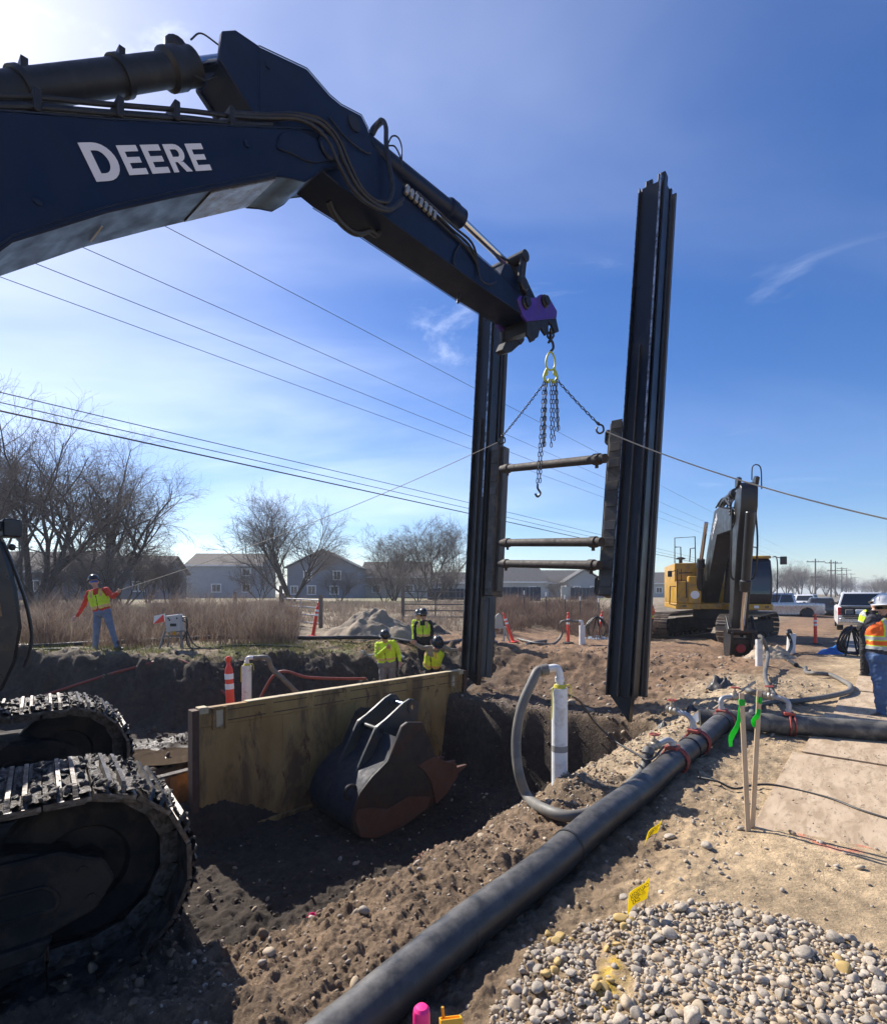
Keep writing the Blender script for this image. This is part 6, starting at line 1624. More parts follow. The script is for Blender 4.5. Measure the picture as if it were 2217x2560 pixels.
# ------------------------------------------------------------------ cars
TYRE = flatm('tyre', (.015, .015, .015), .8); RIM = flatm('rim', (.5, .5, .52), .3, .7)
LAMPR = flatm('tail_lamp', (.45, .015, .02), .25); LAMPW = flatm('head_lamp', (.7, .7, .72), .15)
TRIM = flatm('car_trim', (.02, .02, .022), .5)
def car(label, loc, rz, kind, paint, L=5.7, W=1.98, H=1.88, tailgate_open=False, wheel=.39, extras=None):
    t = thing({'pickup': 'pickup_truck', 'suv': 'parked_car', 'sedan': 'parked_car'}[kind], label, 'pickup' if kind == 'pickup' else 'car', loc, rz, 'vehicles on the road')
    g = .30; bh = 1.10 if kind == 'pickup' else .95
    xf, xr = L / 2 - .95, -L / 2 + 1.15
    def arch(cx): return [(cx + (wheel + .07) * math.cos(a_), wheel + (wheel + .07) * math.sin(a_)) for a_ in np.linspace(0, PI, 9)]
    pr = [(L / 2 - .06, g), (L / 2, .55), (L / 2 - .03, bh - .15), (L / 2 - .18, bh), (L / 2 - 1.45, bh + .06), (-L / 2 + .05, bh + .04), (-L / 2, bh - .05), (-L / 2, g + .12), (-L / 2 + .1, g)]
    rear_ = [(x, z) for x, z in arch(xr)][::-1]; fr_ = [(x, z) for x, z in arch(xf)][::-1]
    pr = pr + [(rear_[0][0], g)] + rear_ + [(rear_[-1][0], g), (fr_[0][0], g)] + fr_ + [(fr_[-1][0], g)]
    mb = MB(); vs = []; n = len(pr)
    for y_, k in ((-W / 2, 1), (W / 2, 1)):
        vs += [(x, y_, z) for x, z in pr]
    mb.add(vs, [tuple(range(n)), tuple(reversed(range(n, 2 * n)))] + [(i, (i + 1) % n, n + (i + 1) % n, n + i) for i in range(n)])
    body = obj('body', mb, paint, t, bevel=.035, seg=2)
    if kind == 'pickup': gp = [(L / 2 - 1.5, bh), (L / 2 - 2.25, H - .05), (L / 2 - 2.6, H), (L / 2 - 3.75, H), (L / 2 - 3.95, bh)]
    elif kind == 'suv': gp = [(L / 2 - 1.2, bh), (L / 2 - 2.0, H - .05), (L / 2 - 2.4, H), (-L / 2 + .75, H - .02), (-L / 2 + .15, bh)]
    else: gp = [(L / 2 - 1.3, bh), (L / 2 - 2.2, H), (-L / 2 + 1.5, H), (-L / 2 + .7, bh)]
    mb = MB(); n = len(gp); vs = []
    for sg in (-1, 1):
        for x, z in gp: vs.append((x, sg * (W / 2 - .06 - (.17 if z > bh + .1 else 0)), z))
    mb.add(vs, [tuple(range(n)), tuple(reversed(range(n, 2 * n)))] + [(i, (i + 1) % n, n + (i + 1) % n, n + i) for i in range(n)])
    cabn = obj('cabin', mb, paint, t, bevel=.05, seg=2)
    def lerp(p, q_, k): return (p[0] + (q_[0] - p[0]) * k, p[1] + (q_[1] - p[1]) * k)
    # side windows
    z0, z1 = bh + .10, H - .12
    x0 = lerp(gp[0], gp[1], (z0 - bh) / (gp[1][1] - bh))[0] - .12; x1 = lerp(gp[0], gp[1], (z1 - bh) / (gp[1][1] - bh))[0] - .12
    xe0 = lerp(gp[-1], gp[-2], (z0 - bh) / (gp[-2][1] - bh))[0] + .14; xe1 = lerp(gp[-1], gp[-2], (z1 - bh) / (gp[-2][1] - bh))[0] + .14
    nwin = 3 if kind == 'suv' else 2
    for sg in (-1, 1):
        for k in range(nwin):
            a0, a1 = k / nwin + .02, (k + 1) / nwin - .02
            def P(x, z): 
                f_ = (z - bh) / (H - bh); return (x, sg * (W / 2 - .06 - .17 * min(1, f_) + .012), z)
            q4 = [P(x0 + (xe0 - x0) * a0, z0), P(x0 + (xe0 - x0) * a1, z0), P(x1 + (xe1 - x1) * a1, z1), P(x1 + (xe1 - x1) * a0, z1)]
            mb = MB(); mb.add(q4 + [(p[0], p[1] - sg * .03, p[2]) for p in q4], [(0, 1, 2, 3), (7, 6, 5, 4), (0, 4, 5, 1), (1, 5, 6, 2), (2, 6, 7, 3), (3, 7, 4, 0)]); obj('side_window', mb, GLASS, cabn, smooth=0)
    for nm, a_, b_ in (('windscreen', gp[0], gp[1]), ('rear_window', gp[-1], gp[-2])):
        p0 = lerp(a_, b_, .12); p1 = lerp(a_, b_, .88); sgx = 1 if nm == 'windscreen' else -1
        w0, w1 = W / 2 - .16, W / 2 - .30
        q4 = [(p0[0] + .012 * sgx, -w0, p0[1] + .012), (p0[0] + .012 * sgx, w0, p0[1] + .012), (p1[0] + .012 * sgx, w1, p1[1] + .012), (p1[0] + .012 * sgx, -w1, p1[1] + .012)]
        mb = MB(); mb.add(q4 + [(p[0] - .03 * sgx, p[1], p[2] - .02) for p in q4], [(0, 1, 2, 3), (7, 6, 5, 4), (0, 4, 5, 1), (1, 5, 6, 2), (2, 6, 7, 3), (3, 7, 4, 0)]); obj(nm, mb, GLASS, cabn, smooth=0)
    for cx in (xf, xr):
        for sg in (-1, 1):
            mb = MB(); mb.lathe([(wheel * .62, -.12), (wheel * .95, -.12), (wheel, -.08), (wheel, .08), (wheel * .95, .12), (wheel * .62, .12)], (cx, sg * (W / 2 - .13), wheel), 24, (0, 1, 0)); wh = obj('wheel', mb, TYRE, t)
            mb = MB(); mb.lathe([(wheel * .62, -.03), (wheel * .62, .09), (wheel * .5, .06), (wheel * .15, .07), (.03, .08)], (cx, sg * (W / 2 - .13), wheel), 20, (0, sg, 0)); obj('rim', mb, RIM, wh)
    for sg in (-1, 1):
        mb = MB(); mb.box((L / 2 - .08, sg * (W / 2 - .22), bh - .22), (.14, .34, .2)); obj('headlight', mb, LAMPW, t, bevel=.02)
        mb = MB(); mb.box((-L / 2 + .03, sg * (W / 2 - .10), bh - .16), (.10, .17, .36)); obj('tail_light', mb, LAMPR, t, bevel=.02)
        mb = MB(); mb.box((L / 2 - 1.75, sg * (W / 2 + .10), bh + .16), (.1, .18, .16)); obj('wing_mirror', mb, TRIM, t, bevel=.02)
    mb = MB(); mb.box((L / 2, 0, .55), (.12, W * .92, .22)); obj('front_bumper', mb, TRIM if kind != 'pickup' else RIM, t, bevel=.03)
    mb = MB(); mb.box((-L / 2 - .03, 0, .52), (.14, W * .92, .2)); obj('rear_bumper', mb, RIM if kind == 'pickup' else TRIM, t, bevel=.03)
    mb = MB(); mb.box((L / 2 + .005, 0, bh - .2), (.03, W * .5, .24)); obj('grille', mb, TRIM, t, bevel=.01)
    mb = MB(); mb.box((-L / 2 - .012, 0, .78), (.02, .32, .15)); obj('number_plate', mb, WHITE, t)
    if kind == 'pickup':
        mb = MB(); mb.box((-L / 2 + .95, 0, bh + .035), (1.65, W - .28, .05)); obj('bed_liner', mb, TRIM, t)
        if tailgate_open:
            mb = MB(); mb.box((-L / 2 - .33, 0, .74), (.6, W - .3, .07)); obj('tailgate', mb, TRIM, t, bevel=.02)
            mb = MB(); mb.box((-L / 2 - .02, 0, .93), (.05, W - .30, .42)); obj('bed_opening', mb, TRIM, t)
            for k, (y_, w_) in enumerate(((-.5, .5), (.1, .45), (.55, .3))):
                mb = MB(); mb.box((-L / 2 - .06, y_, .92), (.06, w_, .22)); obj('cargo_box', mb, (OLIVE, WHITE, GREYC)[k], t, bevel=.02)
    return t
PSIL = M('paint_silver', (.42, .43, .45), (.46, .47, .49), 1, rough=.25, metal=.5, coat=.5, dirt=(.38, .36, .33), damt=.05); PWHT = M('paint_white', (.72, .72, .72), (.78, .78, .78), 1, rough=.3, coat=.5, dirt=(.5, .45, .38), damt=.15); PDRK = M('paint_dark', (.025, .025, .028), (.04, .04, .042), 1, rough=.25, coat=.6, dirt=(.16, .14, .12), damt=.2)
def cz(y): return -0.0098 * max(0, y - 12) + .056
def carat(px, Y): x = (px - 1108.5) / FPX * Y; return (x, Y, cz(Y))
car('silver crew-cab pickup parked side-on behind the excavator tracks', carat(1938, 39.5), PI * .93, 'pickup', PSIL)
car('dark grey estate car seen from behind on the road', carat(2050, 42), math.radians(58), 'suv', PDRK, 4.6, 1.86, 1.55)
car('white pickup with its tailgate down behind the orange-vested man', carat(2150, 26.5), math.radians(55), 'pickup', PWHT, 5.6, 1.98, 1.82, True)
car('white pickup facing the site, beside the silver one', carat(2012, 60), math.radians(235), 'pickup', PWHT)
car('white van-bodied pickup farthest along the verge', carat(1985, 66), math.radians(200), 'pickup', PWHT)
car('small dark car driving away far down the road', carat(2135, 62), math.radians(54), 'suv', PDRK, 4.5, 1.85, 1.6)
car('white truck parked by the far trees', carat(2030, 115), math.radians(190), 'pickup', PWHT, 6.5, 2.1, 2.2)

# ------------------------------------------------------------------ houses
ROOF1 = M('shingle_grey', (.075, .07, .066), (.11, .105, .10), 3, rough=.95, bump=.3, bscale=14); ROOF2 = M('shingle_brown', (.085, .07, .058), (.12, .10, .085), 3, rough=.95, bump=.3, bscale=14)
SIDG = M('siding_bluegrey', (.30, .325, .355), (.34, .365, .39), 1.2, rough=.85); SIDD = M('siding_slate', (.17, .185, .215), (.20, .215, .24), 1.2, rough=.85); SIDT = M('siding_tan', (.33, .29, .24), (.37, .33, .28), 1.2, rough=.85); SIDL = M('siding_light', (.42, .42, .41), (.46, .46, .45), 1.2, rough=.85)
def house(label, px, Y, W, D, wh, rh, yaw, wall, roof, gable_front=False, wins=(), zb=None, chimney=False):
    x = (px - 1108.5) / FPX * Y; z0 = hz(x, Y) if zb is None else zb
    t = thing('house', label, 'house', (x, Y, z0), yaw, 'houses beyond the field')
    mb = MB(); mb.box((0, 0, wh / 2), (W, D, wh)); w_ = obj('wall', mb, wall, t)
    for k in range(int(wh / .5)):       # lap boards
        mb = MB(); mb.box((0, -D / 2 - .012, .25 + k * .5), (W + .01, .02, .06)); obj('lap_board', mb, wall, w_)
    ov = .4; mb = MB()
    if gable_front:      # ridge runs front to back
        pr = [(-W / 2 - ov, wh - .12), (0, wh + rh), (W / 2 + ov, wh - .12), (W / 2 + ov, wh + .06), (0, wh + rh + .2), (-W / 2 - ov, wh + .06)]
        mb.prism(pr, -D / 2 - ov, D / 2 + ov, lambda p, q_, t_: Vector((p, t_, q_))); ro = obj('roof', mb, roof, t)
        mb = MB(); mb.prism([(-W / 2, wh - .01), (W / 2, wh - .01), (0, wh + rh - .1)], -D / 2 + .01, D / 2 - .01, lambda p, q_, t_: Vector((p, t_, q_))); obj('gable', mb, wall, t)
        for sg in (-1, 1):
            mb = MB(); mb.bar((sg * (W / 2 + ov), -D / 2 - ov - .03, wh - .03), (0, -D / 2 - ov - .03, wh + rh + .10), .04, .22, (0, 1, 0)); obj('barge_board', mb, WHITE, ro)
    else:
        pr = [(-D / 2 - ov, wh - .12), (0, wh + rh), (D / 2 + ov, wh - .12), (D / 2 + ov, wh + .06), (0, wh + rh + .2), (-D / 2 - ov, wh + .06)]
        mb.prism(pr, -W / 2 - ov, W / 2 + ov, lambda p, q_, t_: Vector((t_, p, q_))); ro = obj('roof', mb, roof, t)
        mb = MB(); mb.prism([(-D / 2, wh - .01), (D / 2, wh - .01), (0, wh + rh - .1)], -W / 2 + .01, W / 2 - .01, lambda p, q_, t_: Vector((t_, p, q_))); obj('gable', mb, wall, t)
        mb = MB(); mb.box((0, -D / 2 - ov - .02, wh - .03), (W + 2 * ov, .05, .2)); obj('fascia', mb, WHITE, ro)
    for (wx, wz, ww, wh_) in wins:
        mb = MB()
        for (ax, az, bx_, bz_) in ((0, wh_ / 2, ww + .24, .14), (0, -wh_ / 2, ww + .24, .14), (-ww / 2, 0, .14, wh_), (ww / 2, 0, .14, wh_)): mb.box((wx + ax, -D / 2 - .05, wz + az), (bx_, .08, bz_))
        f_ = obj('window', mb, WHITE, t)
        mb = MB(); mb.box((wx, -D / 2 - .02, wz), (ww, .04, wh_)); obj('pane', mb, GLASS, f_)
        mb = MB(); mb.box((wx, -D / 2 - .05, wz), (.06, .05, wh_)); obj('glazing_bar', mb, WHITE, f_)
    if chimney:
        mb = MB(); mb.cyl((W * .12, 0, wh + rh), (W * .12, 0, wh + rh + .7), .07, n=8); obj('vent_pipe', mb, WHITE, ro)
    return t
house('two-storey blue-grey house with white-framed ground window, behind the middle tree', 585, 84, 10.8, 8.5, 4.9, 1.9, .06, SIDG, ROOF2, False, ((-1.2, 1.5, 1.3, 1.2), (3.2, 1.5, 1.2, 1.2), (3.2, 3.9, 1.2, 1.0)), None, True)
house('pale gabled house peeping past the blue-grey two-storey one', 478, 100, 8.0, 7, 4.0, 1.8, .1, SIDL, ROOF2, True, ((0, 1.6, 1.2, 1.2),))
house('dark slate gabled house with four white windows, between the two smaller trees', 822, 84, 10.5, 9, 4.6, 2.6, .0, SIDD, ROOF1, True, ((-2.2, 3.4, 1.1, 1.3), (2.2, 3.4, 1.1, 1.3), (-1.6, 1.2, 1.2, 1.3), (1.8, 1.2, 1.2, 1.2), (-4.2, 1.2, 1.0, 1.2)))
house('brown-roofed house behind the smaller bare tree by the steel rail', 995, 92, 11, 9, 3.4, 2.6, -.05, SIDT, ROOF2, False, ((-3, 1.5, 1.3, 1.2), (2.5, 1.5, 1.3, 1.2)))
house('low grey-roofed house at the side of the brown-roofed one', 1100, 100, 9, 8, 2.6, 1.9, .05, SIDG, ROOF1, False, ((0, 1.3, 1.3, 1.1),))
house('dark-roofed bungalow seen between the rails, beside the navy fence', 1275, 88, 9.5, 9, 2.5, 2.3, .25, SIDL, ROOF1, False, ((2, 1.3, 1.2, 1.0),))
house('broad grey-roofed bungalow seen between the rails', 1375, 96, 9.5, 8, 2.5, 2.2, -.05, SIDG, ROOF1, False, ((-2, 1.3, 1.2, 1.0),))
house('blue-grey gabled bungalow next to the inner rail', 1452, 86, 5.6, 8, 2.5, 1.9, -.1, SIDG, ROOF1, True, ((-1.2, 1.3, .9, 1.0), (1.3, 1.3, .9, 1.0)))
house('grey bungalow between the rail and the yellow excavator', 1655, 98, 7.5, 8, 2.5, 1.9, -.15, SIDL, ROOF1, False, ((-1.5, 1.3, 1.0, 1.0),))
house('dark low house behind the big bare trees', 330, 66, 10, 9, 3.2, 2.0, .15, SIDD, ROOF2, False, ((-2, 1.5, 1.2, 1.1), (2.5, 1.5, 1.2, 1.1)))
house('dark house behind the biggest bare tree at the edge of the picture', 90, 60, 13, 9, 3.0, 2.2, .2, SIDD, ROOF2, False, ((2, 1.5, 1.2, 1.1),))

# ------------------------------------------------------------------ bare trees
BARK = M('bark', (.055, .045, .038), (.095, .08, .068), 6, rough=.95, bump=.5, bscale=30); TWIG = M('twig', (.13, .11, .095), (.20, .17, .145), 5, rough=.95)
def grow_tree(seed, H, spread, trunks, levels, droop, rtrunk, rmin, kids):
    r = random.Random(seed); segs = []; big = []
    def branch(p, d, L, rad, lev):
        n = max(3, int(5 - lev * .4)); pts_ = [p.copy()]; rr = [rad]
        for i in range(n):
            w_ = .12 + .035 * lev
            d = (d + Vector((r.gauss(0, w_), r.gauss(0, w_), r.gauss(0, w_ * .7))) + Vector((0, 0, (.10 if lev < 2 else .02) - droop * lev * .035))).normalized()
            p = p + d * (L / n); pts_.append(p.copy()); rr.append(max(rmin, rad * (1 - .62 * (i + 1) / n)))
        if lev <= 1: big.append((pts_, rr))
        else:
            for i in range(n): segs.append((pts_[i], pts_[i + 1], rr[i], rr[i + 1]))
        if lev >= levels: return
        nk = kids[lev]
        for k in range(nk):
            t_ = (.30 if lev == 0 else .15) + (.70 if lev == 0 else .85) * (k + r.random() * .8) / nk
            i = min(n - 1, int(t_ * n)); q_ = pts_[i].lerp(pts_[i + 1], t_ * n - i)
            dd = (pts_[i + 1] - pts_[i]).normalized(); ax = dd.orthogonal().normalized(); ax.rotate(Quaternion(dd, r.uniform(0, 2 * PI)))
            ang = r.uniform(.45, .95) if lev < 2 else r.uniform(.30, .75)
            nd = dd.copy(); nd.rotate(Quaternion(ax, ang))
            nd = (nd + Vector((0, 0, .18 if lev < 2 else 0))).normalized()
            branch(q_, nd, L * r.uniform(.50, .74) * (1.15 - .35 * t_), max(rmin, rr[i] * (.62 if lev < 2 else .45)), lev + 1)
    for k in range(trunks):
        an = 2 * PI * k / trunks + r.uniform(-.4, .4); til = spread * r.uniform(.6, 1.1)
        d = Vector((math.cos(an) * til, math.sin(an) * til, 1)).normalized()
        branch(Vector((math.cos(an) * .15, math.sin(an) * .15, -.1)), d, H * r.uniform(.55, .7), rtrunk * r.uniform(.8, 1.1), 0)
    return big, segs
def tree_meshes(seed, H, spread, trunks, levels, droop, rtrunk, rmin, kids):
    big, segs = grow_tree(seed, H, spread, trunks, levels, droop, rtrunk, rmin, kids)
    mb = MB()
    for P, R_ in big: mb.tube(P, R_, 7)
    tm = mesh_of('trunk', mb, BARK, smooth=60)
    A = np.array([s_[0][:] for s_ in segs]); B = np.array([s_[1][:] for s_ in segs]); ra = np.array([s_[2] for s_ in segs]); rb = np.array([s_[3] for s_ in segs])
    d = B - A; d /= np.linalg.norm(d, axis=1)[:, None] + 1e-9
    ref = np.where(np.abs(d[:, 2:3]) < .9, np.array([[0, 0, 1.]]), np.array([[1., 0, 0]]))
    e1 = np.cross(d, ref); e1 /= np.linalg.norm(e1, axis=1)[:, None]; e2_ = np.cross(d, e1)
    n = len(segs); Vv = np.zeros((n, 6, 3))
    for k in range(3):
        an = 2 * PI * k / 3; o_ = e1 * math.cos(an) + e2_ * math.sin(an)
        Vv[:, k] = A + o_ * ra[:, None]; Vv[:, 3 + k] = B + o_ * rb[:, None]
    fq = np.array([[0, 1, 4, 3], [1, 2, 5, 4], [2, 0, 3, 5]])
    F_ = (fq[None] + (np.arange(n) * 6)[:, None, None]).reshape(-1, 4)
    o = np_mesh('crown', Vv.reshape(-1, 3), F_, TWIG); cm = o.data; bpy.data.objects.remove(o)
    return tm, cm, len(F_)
TREES = [tree_meshes(3, 11.5, .55, 5, 4, .5, .20, .0050, (6, 6, 6, 5)), tree_meshes(8, 9.0, .70, 6, 4, .4, .13, .0055, (6, 6, 6, 5)), tree_meshes(21, 8.5, .66, 6, 4, .25, .10, .0055, (6, 6, 5, 5)), tree_meshes(33, 6.0, .8, 6, 3, .2, .06, .007, (6, 7, 7))]
def tree(label, px, Y, k, sc_=1.0, rz=0.0, dz=0.0, group='bare trees', name='bare_tree'):
    x = (px - 1108.5) / FPX * Y
    t = thing(name, label, 'tree', (x, Y, hz(x, Y) + dz), rz, group); t.scale = (sc_, sc_, sc_)
    for nm, me in (('trunk', TREES[k][0]), ('crown', TREES[k][1])):
        o = bpy.data.objects.new(nm, me); COL.objects.link(o); o.parent = t
    return t
tree('biggest bare tree with thick dark trunks behind the worker in red', 95, 30, 0, .93, .3)
tree('broad bare tree with arching twigs between the big tree and the blue-grey house', 268, 33, 0, .86, 2.2)
tree('bare tree cut by the picture edge above the excavator cab', -60, 32, 0, .95, 4.0)
tree('rounded bare tree standing before the blue-grey house and the slate house', 728, 47, 1, 1.05, 1.0)
tree('slender pale bare tree just beside the black rail', 1088, 52, 2, 1.0, .5)
tree('spreading bare tree before the brown-roofed house', 985, 50, 2, .82, 2.9)
tree('low bare bush-like tree under the brown-roofed house', 960, 42, 3, .55, 1.0)
tree('tangled low bare thicket between the big trees and the pale house', 370, 42, 3, .75, .2)
tree('tangled low bare thicket in front of the blue-grey house', 650, 44, 3, .62, 2.2)
tree('tangled bare thicket under the biggest tree', 180, 38, 3, .8, 4.2)
tree('thick tangled bare scrub right behind the worker in red', 262, 26, 3, .62, 3.1)
tree('thick tangled bare scrub beside the cab of the near excavator', 60, 27, 3, .7, 5.1)
tree('tangled bare scrub in front of the dark low house', 310, 36, 3, .85, 1.7)
tree('tangled bare scrub beyond the control box', 425, 34, 3, .6, .4)
tree('tangled bare brush before the brown-roofed house, behind the gate', 1045, 44, 3, .6, 2.0)
tree('tangled bare brush against the black rail, behind the gate', 1125, 46, 3, .62, 3.3)
tree('tangled bare brush at the foot of the slate gabled house', 850, 46, 3, .5, 4.4)
tree('small bare bush before the bungalows between the rails', 1395, 60, 3, .42, .9)
for k, (px, Y, kk, s_) in enumerate(((1925, 170, 1, 1.05), (1965, 185, 0, .95), (2000, 175, 0, .9), (2030, 200, 1, 1.1), (2065, 190, 0, .8), (2095, 230, 1, 1.1), (2120, 260, 1, 1.1), (2190, 200, 0, .75), (2215, 170, 1, .9), (1905, 210, 1, .9), (2245, 190, 0, .9), (1985, 240, 1, 1.2), (2150, 420, 1, 1.2), (1870, 200, 1, 1.0), (1340, 210, 1, 1.1), (1375, 230, 1, 1.0))):
    tree('far grey bare tree of the wood along the road', px, Y, kk, s_ , k * 1.3, 0, 'far trees along the road')

# ------------------------------------------------------------------ dry weeds and grass
WEED = M('dry_weed', (.14, .092, .068), (.25, .18, .135), 1.5, rough=.95); WEEDP = M('dry_weed_pale', (.24, .185, .14), (.34, .28, .22), 2, rough=.95); GRASS = M('grass_blade', (.12, .13, .035), (.22, .21, .07), 2, rough=.9)
def blades(name, label, X, Y, Hh, Wd, mat, bend=.25, parts=2, kind='stuff', seed=5, splay=.12, twigs=0):
    r = np.random.RandomState(seed); Z = height(X, Y)
    lean = r.normal(0, splay, (len(X), 2))
    bx = [X]; by = [Y]; bz = [Z]; bh = [Hh]; bw = [Wd]; bl = [lean]
    for k in range(twigs):          # side twigs leaving the stem
        t_ = r.uniform(.3, .9, len(X))
        bx.append(X + lean[:, 0] * Hh * t_); by.append(Y + lean[:, 1] * Hh * t_); bz.append(Z + Hh * t_)
        bh.append(Hh * r.uniform(.15, .42, len(X))); bw.append(Wd * .8); bl.append(lean + r.normal(0, .62, (len(X), 2)))
    X = np.concatenate(bx); Y = np.concatenate(by); Z = np.concatenate(bz); Hh = np.concatenate(bh); Wd = np.concatenate(bw); lean = np.concatenate(bl)
    n = len(X); an = r.uniform(0, 2 * PI, n); wx = np.cos(an) * Wd / 2; wy = np.sin(an) * Wd / 2
    vs = np.zeros((n, parts + 1, 2, 3))
    for i in range(parts + 1):
        t_ = i / parts; w_ = 1 - .75 * t_
        cx = X + lean[:, 0] * Hh * t_ + bend * lean[:, 1] * Hh * t_ ** 2; cy = Y + lean[:, 1] * Hh * t_ - bend * lean[:, 0] * Hh * t_ ** 2
        vs[:, i, 0] = np.stack([cx - wx * w_, cy - wy * w_, Z + Hh * t_ - .02], 1); vs[:, i, 1] = np.stack([cx + wx * w_, cy + wy * w_, Z + Hh * t_ - .02], 1)
    fs = np.array([[2 * i, 2 * i + 1, 2 * i + 3, 2 * i + 2] for i in range(parts)])
    F_ = (fs[None] + (np.arange(n) * (parts + 1) * 2)[:, None, None]).reshape(-1, 4)
    o = np_mesh(name, vs.reshape(-1, 3), F_, mat); tag(o, label, kind=kind); return o
def translucent(m, k):
    t = m.node_tree; bs = t.nodes['Principled BSDF']; out = [n for n in t.nodes if n.type == 'OUTPUT_MATERIAL'][0]
    tr = t.nodes.new('ShaderNodeBsdfTranslucent'); mx = t.nodes.new('ShaderNodeMixShader'); mx.inputs[0].default_value = k
    src = bs.inputs['Base Color'].links[0].from_socket
    t.links.new(src, tr.inputs['Color']); t.links.new(bs.outputs[0], mx.inputs[1]); t.links.new(tr.outputs[0], mx.inputs[2]); t.links.new(mx.outputs[0], out.inputs['Surface'])
for m_ in (WEED, WEEDP, GRASS): translucent(m_, .28)
rw = np.random.RandomState(4)
def region(n, f, x0, x1, y0, y1):
    X = rw.uniform(x0, x1, n); Y = rw.uniform(y0, y1, n); k = f(X, Y); return X[k], Y[k]
def patch(X, Y, s): return fbm(X * s, Y * s, 3)
def fl(X, Y):
    a = U.x * X + U.y * Y; b = V.x * X + V.y * Y
    bf_ = np.interp(a, [-4, 0, 2.8, 5.5, 9.2, 12, 15], [-18, -17, -15.2, -11.9, -10.7, -9.7, -8.9])
    px = 1108 + FPX * X / Y
    return (b < bf_ - 1.9) & (px < 745) & (px > -150) & (patch(X, Y, .5) + .6 * patch(X, Y, 1.9) > -.12) & (Y < 24)
X, Y = region(46000, fl, -20, -2, 12.5, 24); hN = .15 + .5 * rw.rand(len(X)) ** 1.5 + 1.7 * np.clip(patch(X, Y, .75), -.15, .6) + .5 * np.clip(patch(X, Y, 2.2), -.3, .5)
blades('dry_weeds', 'tall reddish dry weeds behind the worker in red', X, Y, np.clip(hN, .15, 1.55), rw.uniform(.008, .018, len(X)), WEED, .3, 2, seed=1, splay=.16, twigs=4)
X, Y = region(20000, fl, -20, -2, 12.5, 24); 
blades('pale_weeds', 'pale dry seed heads among the reddish weeds', X, Y, np.clip(.35 + .6 * rw.rand(len(X)) + 1.1 * np.clip(patch(X, Y, .75), -.2, .6), .2, 1.6), rw.uniform(.007, .016, len(X)), WEEDP, .3, 2, seed=2, splay=.2, twigs=4)
def fc(X, Y):
    px = 1108 + FPX * X / Y
    return (px > 1215) & (px < 1625) & (patch(X, Y, .35) > -.22)
X, Y = region(30000, fc, 1, 14, 20.5, 34)
blades('dry_weeds', 'brown dry brush beyond the spoil, between the steel rails', X, Y, np.clip(.2 + .5 * rw.rand(len(X)) + 1.1 * np.clip(patch(X, Y, .6), -.2, .6), .15, 1.3), rw.uniform(.010, .022, len(X)), WEED, .3, 2, seed=3, splay=.3, twigs=4)
def ff(X, Y):
    px = 1108 + FPX * X / Y
    return (px > 560) & (px < 1230) & (patch(X, Y, .3) > -.05)
X, Y = region(30000, ff, -14, 6, 19, 40)
blades('field_grass', 'short dry straw grass of the field before the houses', X, Y, .15 + .35 * rw.rand(len(X)), rw.uniform(.02, .04, len(X)), WEEDP, .3, 2, seed=6, splay=.3)
def fg(X, Y):
    a = U.x * X + U.y * Y; b = V.x * X + V.y * Y
    bf_ = np.interp(a, [-4, 0, 2.8, 5.5, 9.2, 12, 15], [-18, -17, -15.2, -11.9, -10.7, -9.7, -8.9])
    return (b < bf_ + .1) & (b > bf_ - 2.4) & (patch(X, Y, .9) > -.05) & (a < 12)
X, Y = region(60000, fg, -16, 0, 9, 20)
blades('grass', 'short green grass along the edge of the dug bank', X, Y, .05 + .10 * rw.rand(len(X)), rw.uniform(.010, .02, len(X)), GRASS, .3, 2, seed=7, splay=.4)
# ------------------------------------------------------------------ delineators
DELO = M('delineator_orange', (.80, .06, .03), (.85, .08, .045), 5, rough=.45, dirt=(.4, .12, .07), damt=.15, dscale=8); BAND = flatm('white_band', (.78, .78, .8), .4)
def delineator(label, px, Y, base_z=None, lean=(0, 0), s_=1.0, ypx=None):
    x = (px - 1108.5) / FPX * Y; z = hz(x, Y) if base_z is None else base_z
    t = thing('delineator', label, 'delineator', (x, Y, z), 0, 'orange delineators'); t.scale = (s_,) * 3
    ax = Vector((lean[0], lean[1], 1)).normalized()
    mb = MB(); mb.lathe([(.062, .04), (.056, .12), (.050, .90), (.044, .94), (.026, .97), (.022, 1.02), (.034, 1.035), (.036, 1.07), (.02, 1.09)], (0, 0, 0), 18, ax); obj('post', mb, DELO, t)
    for z_ in (.70, .83):
        mb = MB(); mb.lathe([(.0545, z_ - .035), (.0545, z_ + .035)], (0, 0, 0), 18, ax); obj('reflective_band', mb, BAND, t)
    mb = MB(); mb.lathe([(.20, 0), (.20, .025), (.15, .045), (.06, .06)], (0, 0, 0), 8, (ax + Vector((0, 0, 2))).normalized()); obj('base', mb, TYRE if lean == (0, 0) else DELO, t)
    return t
delineator('orange delineator behind the near end of the yellow panel', 580, 9.7, -.95, (-.045, 0), 1.40)
delineator('orange delineator with orange foot among the reddish weeds', 782, 16.6, None, (.15, .05))
delineator('slanting orange delineator just behind the black rail', 1283, 18.6, None, (-.33, .1))
delineator('upright orange delineator beside the short casing beyond the rails', 1420, 18.7)
delineator('orange delineator beside the hose coil behind the nearer rail', 1497, 21.5, None, (.12, 0))
delineator('dark red delineator standing in the excavator shade by the road', 2038, 18.6)

